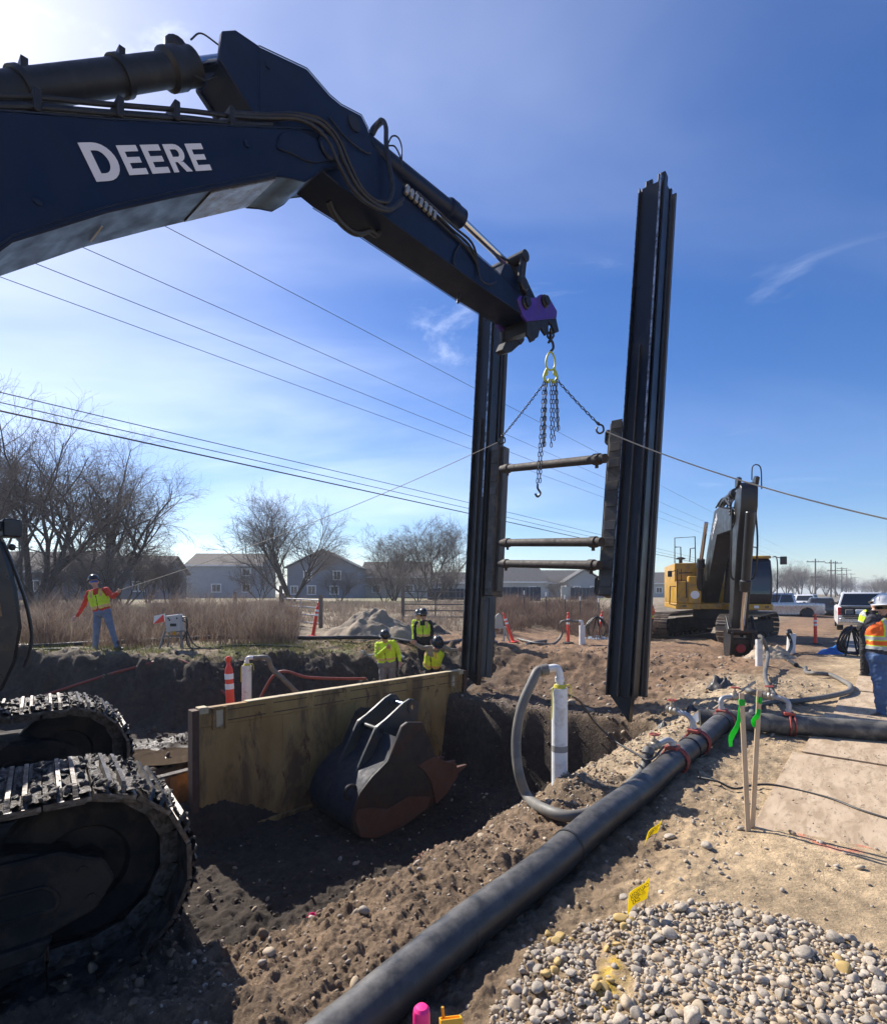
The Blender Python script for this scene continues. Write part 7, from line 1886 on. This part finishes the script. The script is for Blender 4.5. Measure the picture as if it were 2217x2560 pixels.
# ------------------------------------------------------------------ lath stakes, flags, cans
LATH = M('lath_wood', (.50, .36, .22), (.60, .45, .29), 5, rough=.8, stretch=(6, 6, 1)); RIBB = flatm('green_ribbon', (.02, .62, .06), .45)
def stake(label, b, top, ribbon):
    b = Vector(b); top = Vector(top); t = thing('lath_stake', label, 'stake', b, 0, 'lath stakes'); d = top - b
    mb = MB(); mb.bar(-d.normalized() * .12, d, .036, .012, (0, 1, 0)); obj('lath', mb, LATH, t, bevel=.002)
    vs = []; n = 9
    for i in range(n):
        k = i / (n - 1); c = d * .93 + Vector((ribbon[0] * k + .012 * math.sin(k * 7), -.012 + .015 * math.sin(k * 9), -ribbon[1] * k)); w_ = .018 + .004 * math.sin(k * 11)
        vs += [c + Vector((-w_, 0, .0)), c + Vector((w_, .01 * math.sin(k * 8), 0)), c + Vector((w_, .003 + .01 * math.sin(k * 8), 0)), c + Vector((-w_, .003, 0))]
    fs = []
    for i in range(n - 1):
        for q_ in range(4): fs.append((4 * i + q_, 4 * i + (q_ + 1) % 4, 4 * i + 4 + (q_ + 1) % 4, 4 * i + 4 + q_))
    mb = MB(); mb.add(vs, fs); obj('ribbon', mb, RIBB, t, smooth=60)
    mb = MB(); mb.box(d * .93, (.045, .018, .05), Vector(d).to_track_quat('Z', 'Y').to_matrix()); obj('ribbon_knot', mb, RIBB, t, bevel=.004)
sb = gnd(1870, 2076, 0.0)
stake('wooden lath stake with a long green ribbon, tilting away from the path', drop(sb), at(1853, 1733, 3.98), (-.09, .33))
sb2 = gnd(1880, 2070, 0.0)
stake('thin wooden lath stake with a short green ribbon, nearer the plywood', drop(sb2), at(1898, 1727, 3.98), (-.04, .2))
FLAGY = flatm('flag_yellow', (.85, .70, .02), .6); translucent(FLAGY, .6); translucent(RIBB, .5); WIRE = flatm('flag_wire', (.06, .06, .06), .5); INK = flatm('flag_ink', (.02, .02, .02), .7)
def text_mesh(name, txt, size, M4, mat, parent):
    cu = bpy.data.curves.new('t', 'FONT'); cu.body = txt; cu.size = size; cu.align_x = 'CENTER'; cu.align_y = 'CENTER'; cu.extrude = .0004
    o = bpy.data.objects.new('t', cu); COL.objects.link(o)
    dg = bpy.context.evaluated_depsgraph_get(); dg.update(); me = bpy.data.meshes.new_from_object(o.evaluated_get(dg)); bpy.data.objects.remove(o)
    me.materials.clear(); me.materials.append(mat); me.name = name
    p = bpy.data.objects.new(name, me); COL.objects.link(p); p.parent = parent; p.matrix_local = M4; return p
def flag(label, base, top, w_, h_, dirn, lines, droopy):
    base = Vector(base); t = thing('marker_flag', label, 'flag', base, 0, 'yellow marker flags'); tp_ = Vector(top) - base
    mb = MB(); mb.tube([Vector((0, 0, -.03)), tp_], .0022, 6); obj('wire', mb, WIRE, t)
    d = Vector(dirn).normalized(); ax = tp_.normalized(); n = 8
    nrm = d.cross(ax).normalized(); 
    if nrm.y > 0: nrm = -nrm
    def P(k, q_): return tp_ - ax * h_ * q_ + d * w_ * k + Vector((0, 0, -droopy * k * k * h_)) + nrm * (.012 * math.sin(k * 5 + q_ * 2))
    vs = []
    for i in range(n + 1):
        for q_ in (0, .33, .66, 1.0): vs.append(P(i / n, q_))
    m = len(vs); vs += [p - nrm * .0008 for p in vs]; fs = []
    for i in range(n):
        for q_ in range(3):
            a_ = i * 4 + q_; fs += [(a_, a_ + 4, a_ + 5, a_ + 1), (m + a_ + 1, m + a_ + 5, m + a_ + 4, m + a_)]
    mb = MB(); mb.add(vs, fs); fo = obj('flag_sheet', mb, FLAGY, t, smooth=60)
    for i, ln in enumerate(lines):
        c = P(.5, .25 + .27 * i) + nrm * .004; ex_ = (P(.9, .5) - P(.1, .5)).normalized(); ey = nrm.cross(ex_)
        if ey.z < 0: ey = -ey
        M4 = Matrix((ex_, ey, ex_.cross(ey))).transposed().to_4x4(); M4.translation = c
        text_mesh('flag_text', ln, h_ * .24, M4, INK, fo)
f1 = drop(gnd(1628, 2118, -.08)); flag('yellow marker flag between the black pipe and the lath stakes', f1, at(1655, 2048, f1.y + .02), .125, .10, (-.80, -.25, -.45), ['CAUTION', 'BURIED', 'GAS'], .25)
f2 = drop(gnd(1605, 2296, -.05)); flag('yellow marker flag at the head of the cobbles', f2, at(1624, 2192, f2.y + .02), .14, .115, (-.85, -.25, -.45), ['CAUTION', 'BURIED', 'GAS'], .15)
PINK = flatm('fluoro_pink', (.90, .03, .22), .4); YEL2 = flatm('tool_yellow', (.85, .42, .02), .45); CANW = flatm('can_white', (.7, .7, .72), .3)
sp = drop(Vector((-.085, 2.06, 0)))
t = thing('spray_can', 'pink-capped spray can standing by the pipe at the bottom', 'spray can', sp)
mb = MB(); mb.lathe([(.030, .0), (.033, .004), (.033, .155), (.028, .17)], (0, 0, 0), 22); obj('can', mb, CANW, t)
mb = MB(); mb.lathe([(.0335, .158), (.0335, .205), (.031, .222), (.022, .232), (.006, .235)], (0, 0, 0), 22); obj('cap', mb, PINK, t)
ty = drop(Vector((0.030, 2.09, 0)), .135)
t = thing('marking_tool', 'yellow plastic marking tool lying beside the pink-capped can', 'tool', ty)
mb = MB(); Rz = Matrix.Rotation(.15, 3, 'Z') @ Matrix.Rotation(-.5, 3, 'X')
mb.box((0, 0, 0), (.085, .05, .006), Rz); mb.box(Rz @ Vector((0, .025, .014)), (.085, .005, .03), Rz); mb.box(Rz @ Vector((0, -.025, .014)), (.085, .005, .03), Rz); mb.box(Rz @ Vector((-.041, 0, .014)), (.005, .05, .03), Rz); mb.box(Rz @ Vector((.041, 0, .014)), (.005, .05, .03), Rz); obj('tray', mb, YEL2, t, bevel=.002)
mb = MB(); mb.cyl((-.03, .03, .01), (-.034, .034, .05), .006, n=8); obj('nozzle', mb, YELLOW, t)
mb = MB(); mb.cyl((0, 0, -.15), (0, 0, -.003), .02, n=10); obj('grip', mb, YEL2, t)
for k, (px, py, lab) in enumerate(((975, 2205, 'pink whisker marker at the pit edge below the bucket'), (778, 2300, 'pink whisker marker beside an upright cobble near the excavator track'))):
    p = drop(gnd(px, py, -.45)); t = thing('whisker_marker', lab, 'marker', p, 0, 'pink markers')
    mb = MB(); mb.lathe([(.012, -.02), (.016, .0), (.022, .035), (.019, .036), (.012, .01)], (0, 0, 0), 12, (.3, -.4, .8)); obj('cup', mb, PINK, t)
    mb = MB()
    for q_ in range(12): an = q_ * .52; mb.tube([Vector((0, 0, 0)), Vector((.035 * math.cos(an), .035 * math.sin(an), .01 + .01 * (q_ % 3)))], .0016, 4)
    obj('whiskers', mb, PINK, t)
o = bpy.data.objects.new('upright_stone', cmeshes[(2, 't')]); COL.objects.link(o); p = drop(gnd(797, 2292, -.45), .03); o.location = p; o.scale = (.03, .02, .06); o.rotation_euler = (.2, .3, .4); tag(o, 'pale upright cobble beside the pink marker at the pit edge', 'stone')

# ------------------------------------------------------------------ shovel, boards, tarp, hose coil
t0 = at(1742, 1828, 6.9); t0.z = hz(t0.x, t0.y) + .05; t1 = at(1886, 1706, 7.9)
t = thing('shovel', 'wooden-handled shovel leaning over the black pipe', 'shovel', t0)
d = (t1 - t0); dn = d.normalized()
mb = MB(); mb.tube([dn * .28, d], .019, 10); obj('handle', mb, LATH, t)
mb = MB(); sx = dn.cross(Vector((0, 0, 1))).normalized(); nn = sx.cross(dn); rows = []
vs = []; fs = []; n = 7
for i in range(n + 1):
    k = i / n; w_ = .115 * (1 - max(0, (.35 - k)) ** 1.5 * 3.4) if k < .35 else .115
    for j in (-1, -.5, 0, .5, 1): vs.append(dn * (-.02 + .27 * k) + sx * (w_ * j) - nn * (.03 * (1 - j * j)))
m = len(vs); vs += [v + nn * .004 for v in vs]
for i in range(n):
    for j in range(4):
        a_ = i * 5 + j; fs += [(a_, a_ + 1, a_ + 6, a_ + 5), (m + a_ + 5, m + a_ + 6, m + a_ + 1, m + a_)]
mb.add(vs, fs); obj('blade', mb, GALV, t, smooth=60)
mb = MB(); mb.tube([dn * .22, dn * .42], [.03, .022], 10); obj('socket', mb, STEEL_DK, t)
WOODP = M('pale_plank', (.50, .42, .31), (.58, .50, .39), 3, rough=.85, stretch=(1, 8, 1))
def plank(lab, c, L, w_, h_, rz, mat):
    t = thing('plank', lab, 'plank', c, rz, 'boards lying on the path'); mb = MB(); mb.box((0, 0, h_ / 2), (L, w_, h_)); obj('board', mb, mat, t, bevel=.004)
pz = ab(12.35, 1.0); plank('pale board across the path in the shade strip', (pz.x, pz.y, .055), 2.4, .24, .045, math.atan2(V.y, V.x) + .02, WOODP)
pz = ab(12.85, 1.1); plank('dark rubber-covered board lying just beyond the pale one', (pz.x, pz.y, .055), 2.6, .45, .05, math.atan2(V.y, V.x), flatm('dark_rubber', (.05, .047, .043), .8))
pz = ab(11.95, 1.5); plank('short pale board by the man in the orange vest', (pz.x, pz.y, .045), 1.8, .2, .04, math.atan2(V.y, V.x) + .06, WOODP)
TARP = M('blue_tarp', (.02, .13, .42), (.04, .19, .50), 4, rough=.5, bump=.4, bscale=8)
def heap(name, lab, cat, c, sx_, sy_, h_, mat, seed, rough=.35, n=22):
    r = np.random.RandomState(seed); g = np.linspace(-1, 1, n); A, B = np.meshgrid(g, g); rr = np.sqrt(A ** 2 + B ** 2)
    Z = np.clip(1 - rr, 0, 1) ** .8 * h_ * (1 + rough * 2 * fbm(A * 2.2 + seed, B * 2.2, 4)) 
    ang = 1 + .25 * noise2(np.arctan2(A, B) * 1.5 + seed, rr * 0)
    Xx = c[0] + A * sx_ * ang; Yy = c[1] + B * sy_ * ang
    G = height(Xx.ravel(), Yy.ravel()).reshape(Xx.shape)
    Zz = G + Z - .03; vs = np.stack([Xx, Yy, Zz], -1).reshape(-1, 3); base = np.array([c[0], c[1], hz(c[0], c[1])])
    i, j = np.meshgrid(np.arange(n - 1), np.arange(n - 1), indexing='ij'); F_ = np.stack([i * n + j, i * n + j + 1, (i + 1) * n + j + 1, (i + 1) * n + j], -1).reshape(-1, 4)
    t = thing(name, lab, cat, base); o = np_mesh('pile', vs - base, F_, mat, t, smooth=True); return t
tb = at(2085, 1600, 15.6); heap('tarp', 'blue tarp heaped on the ground near the hose coil', 'tarp', (tb.x, tb.y), .5, .3, .28, TARP, 4)
tb = at(1495, 1580, 21.0); heap('plastic_bag', 'pale blue plastic sheeting under the hose coil beyond the rails', 'sheeting', (tb.x, tb.y), .7, .4, .14, M('pale_blue_plastic', (.40, .52, .62), (.5, .6, .7), 5, rough=.4), 6)
SPOIL = M('spoil_soil', (.23, .185, .13), (.31, .25, .18), 3, rough=.95, bump=.8, bscale=14)
tb = at(940, 1590, 17.4); heap('dirt_pile', 'tall grey-brown dirt pile behind the lime-jacketed workers', 'dirt pile', (tb.x, tb.y), 1.55, 1.3, .98, SPOIL, 9, .28, 60)
tb = at(1075, 1598, 18.4); heap('dirt_pile', 'small dark dirt pile behind the standing worker', 'dirt pile', (tb.x, tb.y), .8, .7, .42, SOILDARK, 12, .3, 30)
tb = at(1925, 1632, 14.6); heap('dirt_pile', 'low heap of sandy clods in front of the excavator tracks', 'dirt pile', (tb.x, tb.y), .75, .45, .34, M('sand_clods', (.36, .28, .19), (.46, .37, .26), 4, rough=.95, bump=.8, bscale=12), 15, .6, 34)
PLAST = M('black_plastic', (.035, .035, .036), (.07, .068, .065), 4, rough=.45, bump=.5, bscale=8, dirt=(.2, .17, .13), damt=.35, dscale=4)
for k, (px, py, Y, sx_, h_, lab) in enumerate(((1800, 1708, 10.2, .26, .2, 'crumpled dark plastic scrap on the brown dug soil'), (1727, 1768, 8.2, .14, .12, 'dark broken chunk of asphalt near the shovel'), (1660, 1790, 7.7, .13, .08, 'dark flat chunk of asphalt nearer the hanging rail'), (1742, 1985, 4.75, .10, .05, 'scrap of dark plastic beside the cable under the black pipe'))):
    tb = at(px, py, Y); heap('plastic_scrap' if k % 3 == 0 else 'asphalt_chunk', lab, 'scrap', (tb.x, tb.y), sx_, sx_ * .7, h_, PLAST, 20 + k, .9, 14)
def coil(lab, c, R_, n, mat, tall):
    t = thing('hose_coil', lab, 'hose coil', c, 0, 'hose coils'); r = random.Random(int(c[0] * 10)); mb = MB()
    for k in range(n):
        P = []; ph = r.uniform(-.1, .1); w_ = R_ * r.uniform(.6, 1.0); y_ = r.uniform(-.12, .12)
        for i in range(25):
            an = 2 * PI * i / 24; x_ = w_ * math.sin(an) * (1 - .35 * math.cos(an)) ; z_ = tall * .52 - tall * .45 * (math.cos(an + PI)) * r.uniform(.97, 1.0)
            P.append(Vector((x_, y_ + .03 * math.sin(an * 2 + k), z_)))
        mb.tube(P + P[1:2], .022, 6, False)
    obj('loops', mb, mat, t)
    mb = MB(); mb.tube([Vector((0, 0, tall + .02)), Vector((-.25, -.1, 0))], .025, 6); mb.tube([Vector((0, 0, tall + .02)), Vector((.25, .1, 0))], .025, 6); mb.tube([Vector((0, 0, tall + .02)), Vector((.05, -.3, 0))], .02, 6); obj('stand', mb, STEEL_DK, t)
cc = at(2128, 1625, 14.9); coil('black hose coil hung on a small stand behind the orange-vested man', drop(cc), .36, 9, HOSE_BLK, .85)
cc = at(1492, 1590, 21.2); coil('black hose coil on a stand beyond the spoil, next to the nearer rail', drop(cc), .45, 9, HOSE_BLK, .9)

# ------------------------------------------------------------------ control box, trestle, gates, fences, posts
BOXG = M('box_grey', (.45, .44, .41), (.52, .51, .48), 3, rough=.5)
gb = at(437, 1622, 13.2); t = thing('control_box', 'pale grey pump control box on a low stand beside the worker in red', 'control box', drop(gb))
mb = MB(); mb.box((0, 0, .62), (.36, .22, .42), Matrix.Rotation(-.12, 3, 'Y')); bx0 = obj('cabinet', mb, BOXG, t, bevel=.02)
mb = MB(); mb.box((.02, -.118, .58), (.15, .01, .07)); obj('name_plate', mb, TRIM, bx0)
for x_, z_ in ((-.10, .74), (-.07, .70), (.11, .745)): mb = MB(); mb.box((x_, -.118, z_), (.03, .012, .04)); obj('switch', mb, TRIM, bx0)
mb = MB(); mb.prism([(-.50, .60), (-.22, .66), (-.22, .86), (-.48, .80)], -.06, -.045, lambda p, q_, t_: Vector((p, t_, q_))); obj('warning_sign', mb, WHITE, t)
mb = MB(); mb.prism([(-.50, .60), (-.22, .66), (-.25, .84)], -.068, -.061, lambda p, q_, t_: Vector((p, t_, q_))); obj('warning_mark', mb, DELO, t)
mb = MB()
for sx_ in (-.28, .28):
    for sy_ in (-.2, .2): mb.bar((sx_, sy_, 0), (sx_ * .7, sy_ * .5, .42), .04, .04)
mb.bar((-.3, 0, .3), (.3, 0, .3), .05, .05); mb.bar((-.2, 0, .42), (.2, 0, .42), .2, .04); obj('stand', mb, GREYC, t)
mb = MB(); mb.lathe([(.03, 0), (.04, .02), (.04, .08), (.02, .10)], (.05, -.12, .33), 10); obj('plug', mb, YELLOW, t)
for k in range(3): 
    mb = MB(); mb.tube(catmull([Vector((.19, 0, .78 - .05 * k)), Vector((.32, -.05, .74 - .06 * k)), Vector((.34, -.08, .45)), Vector((.22 + .2 * k, -.15, .05)), Vector((.6 + .35 * k, -.2, .0))], 5), .014, 6); obj('lead', mb, HOSE_BLK, t)
gb = at(1246, 1592, 17.6); t = thing('trestle', 'pale metal pump trestle beside the stooping worker', 'trestle', drop(gb)); PALE = flatm('pale_metal', (.42, .41, .38), .5)
for sx_ in (-.3, .3):
    mb = MB(); mb.bar((sx_ - .15, -.25, 0), (sx_ * .6, 0, .55), .05, .04); obj('leg', mb, PALE, t)
    mb = MB(); mb.bar((sx_ + .15, .25, 0), (sx_ * .6, 0, .55), .05, .04); obj('leg', mb, PALE, t)
mb = MB(); mb.box((0, 0, .58), (.5, .14, .06)); obj('top_bar', mb, PALE, t, bevel=.01)
mb = MB(); mb.prism([(-.16, .61), (.16, .61), (.10, .98), (.0, 1.05), (-.10, .96)], -.05, .05, lambda p, q_, t_: Vector((p, t_, q_))); obj('bracket', mb, PALE, t, bevel=.01)
POSTW = M('fence_wood', (.14, .115, .09), (.20, .165, .13), 3, rough=.9, bump=.3); PIPEG = flatm('gate_steel', (.10, .095, .09), .5, .5); GATEW = flatm('gate_pale', (.5, .49, .47), .4, .4)
def gate(lab, p0, p1, h_, mat, n, posts=True):
    p0 = Vector(p0); p1 = Vector(p1); t = thing('field_gate', lab, 'gate', p0, 0, 'field gates'); d = p1 - p0
    for k in range(n):
        z_ = .18 + (h_ - .2) * k / (n - 1); mb = MB(); mb.tube([Vector((0, 0, z_)), d + Vector((0, 0, z_))], .025, 8); obj('rail', mb, mat, t)
    for k in (0, .5, 1): mb = MB(); mb.tube([d * k + Vector((0, 0, .15)), d * k + Vector((0, 0, h_))], .03, 8); obj('upright', mb, mat, t)
    if posts:
        for k, e in ((-.02, 0), (1.02, 1)): mb = MB(); mb.box(d * k + Vector((0, 0, h_ * .55)), (.14, .14, h_ * 1.25)); obj('post', mb, POSTW, t, bevel=.01)
gate('dark five-bar field gate behind the standing worker', drop(at(1010, 1560, 24)), drop(at(1165, 1560, 24.5)), 1.35, PIPEG, 5)
gate('pale rail gate leaning open behind the weeds and the delineator', drop(at(708, 1545, 22)), drop(at(800, 1560, 20.5)), 1.1, GATEW, 4)
NAVY = M('fence_navy', (.018, .024, .045), (.025, .033, .06), 2, rough=.6)
def fence(lab, p0, p1, h_, mat, step, gap, group='field fences', name='board_fence'):
    p0 = Vector(p0); p1 = Vector(p1); t = thing(name, lab, 'fence', p0, 0, group); d = p1 - p0; n = int(d.length / step); me = None
    for k in range(n):
        a_ = d * (k / n); b_ = d * ((k + 1) / n); mb = MB(); mb.bar(a_ + (b_ - a_) * gap + Vector((0, 0, h_ / 2)), b_ - (b_ - a_) * gap + Vector((0, 0, h_ / 2)), .03, h_); obj('board', mb, mat, t)
    for k in range(0, n + 1, 6): mb = MB(); mb.box(d * (k / n) + Vector((0, .06, h_ * .52)), (.1, .1, h_ * 1.05)); obj('post', mb, mat, t)
    return t
fence('navy board fence before the dark-roofed bungalow between the rails', drop(at(1228, 1510, 50)), drop(at(1352, 1510, 50)), 1.3, NAVY, .35, .03)
fence('dark board fence before the gabled bungalow', drop(at(1428, 1510, 58)), drop(at(1492, 1510, 58)), 1.3, NAVY, .35, .03)
fence('pale vinyl fence beside the gabled bungalow', drop(at(1405, 1510, 58.5)), drop(at(1428, 1510, 58.3)), 1.4, SIDL, .35, .01)
fence('dark board fence under the small bare trees by the rail', drop(at(1070, 1505, 56)), drop(at(1170, 1505, 56)), 1.2, NAVY, .4, .03)
for k, (px, lab) in enumerate(((1310, 'steel fence post with white tip, first to the side of the spreader post'), (1365, 'steel fence post with white tip, second from the spreader post'), (1412, 'steel fence post with white tip above the upright delineator'), (1450, 'steel fence post with white tip above the short casing'), (1496, 'steel fence post with white tip near the hose coil'))):
    p = drop(at(px, 1560, 25.5)); t = thing('fence_post', lab, 'post', p, 0, 'steel fence posts')
    mb = MB(); mb.box((0, 0, .62), (.05, .04, 1.3)); mb.box((0, .03, .62), (.012, .05, 1.28)); obj('shaft', mb, PIPEG, t)
    mb = MB(); mb.box((0, 0, 1.34), (.052, .042, .2)); obj('white_tip', mb, WHITE, t)
for k, (px, Y, h_, lab) in enumerate(((400, 15.6, .95, 'leaning wooden stake in the weeds near the control box'), (588, 25, 1.3, 'short wooden post in the weeds before the blue-grey house'), (702, 22, 1.6, 'stout wooden gate post behind the weeds'))):
    p = drop(at(px, 1560, Y)); t = thing('wooden_post', lab, 'post', p, 0, 'wooden posts'); mb = MB(); mb.bar((0, 0, -.1), (.12 if k == 0 else 0, 0, h_), .12 if k else .06, .12 if k else .05, (0, 1, 0)); obj('timber', mb, POSTW, t, bevel=.01)

# ------------------------------------------------------------------ utility poles and wires
POLE = M('pole_wood', (.075, .06, .05), (.11, .09, .075), 2, rough=.9)
def pole(lab, px, Y, h_, arms):
    x = (px - 1108.5) / FPX * Y; z = hz(x, Y); t = thing('utility_pole', lab, 'utility pole', (x, Y, z), 0, 'utility poles along the road')
    mb = MB(); mb.tube([Vector((0, 0, -.5)), Vector((0, 0, h_))], [.24, .16], 10); obj('shaft', mb, POLE, t)
    for (za, wa) in arms:
        mb = MB(); mb.box((0, -.12, za), (wa, .2, .22)); ca_ = obj('crossarm', mb, POLE, t)
        for k in range(4): mb = MB(); mb.cyl((-wa / 2 + .15 + k * (wa - .3) / 3, -.12, za + .1), (-wa / 2 + .15 + k * (wa - .3) / 3, -.12, za + .35), .07, n=6); obj('insulator', mb, PIPEG, ca_)
pole('tall utility pole with a wide crossarm above the parked cars', 2038, 150, 10.8, ((9.9, 5.0), (5.6, 3.0)))
pole('dark utility pole standing just past the wide-armed pole', 2077, 170, 12.0, ((11.0, 4.0), (8.5, 2.5)))
pole('utility pole close beside the dark one', 2088, 180, 12.3, ((11.6, 4.2), (9.0, 4.0)))
pole('utility pole farther off by the wood', 2104, 230, 12.6, ((12.0, 4.5), (9.5, 4.0)))
pole('small far utility pole before the last trees', 2116, 270, 13.5, ((13.0, 4.5),))
pole('tiny far utility pole near the end of the road', 2127, 340, 14, ((13.4, 5.0),))
pole('tiny last utility pole at the end of the road', 2137, 420, 14, ((13.4, 5.0),))
def wire(lab, pts_, r, group='overhead wires'):
    P = []
    for Y_, h_, o_ in pts_: P.append(Vector((.797 * Y_ - 25.6 + o_, Y_, h_)))
    t = thing('power_line', lab, 'cable', P[0], 0, group); mb = MB(); mb.tube(catmull([p - P[0] for p in P], 8), r, 5); obj('conductor', mb, CABLE, t)
def low(dh): return [(-30, 9.0 + dh, 0), (0, 8.0 + dh, 0), (15.7, 7.65 + dh, 0), (33.8, 7.49 + dh * 1.25, 0), (71, 6.95 + dh * 1.3, 0), (130, 6.3 + dh, 0), (262, 8.6 + dh, 0)]
wire('upper of the three dark cables crossing low over the trees', low(0), .016)
wire('middle of the three dark cables crossing low over the trees', low(-.30), .016)
wire('lowest and thickest of the three dark cables over the trees', low(-.55), .028)
for k, (h_, r_, lab) in enumerate(((15.1, .014, 'topmost thin power line passing behind the raised arm'), (13.0, .013, 'second thin power line from the top'), (11.86, .013, 'third thin power line from the top'), (11.05, .012, 'lowest of the four thin high power lines'))):
    wire(lab, [(-30, h_ + .5, 0), (0, h_ + .1, 0), (18, h_, 0), (45, h_ - .1, 0), (85, h_ - .2, 0), (150, h_ - .2, 0), (262, h_ + .2, 0)], r_)

# ------------------------------------------------------------------ air over the site
hzm = bpy.data.materials.new('haze'); hzm.use_nodes = True; hn = hzm.node_tree; hn.nodes.remove(hn.nodes['Principled BSDF'])
pv = hn.nodes.new('ShaderNodeVolumePrincipled'); pv.inputs['Color'].default_value = (.86, .91, 1.0, 1); pv.inputs['Density'].default_value = .0007; pv.inputs['Anisotropy'].default_value = .2
hn.links.new(pv.outputs[0], [n for n in hn.nodes if n.type == 'OUTPUT_MATERIAL'][0].inputs['Volume'])
mb = MB(); mb.box((0, 0, -1.0), (3100, 3100, 42)); o = obj('haze', mb, hzm, smooth=0); tag(o, 'thin pale air haze over the whole site', kind='stuff')
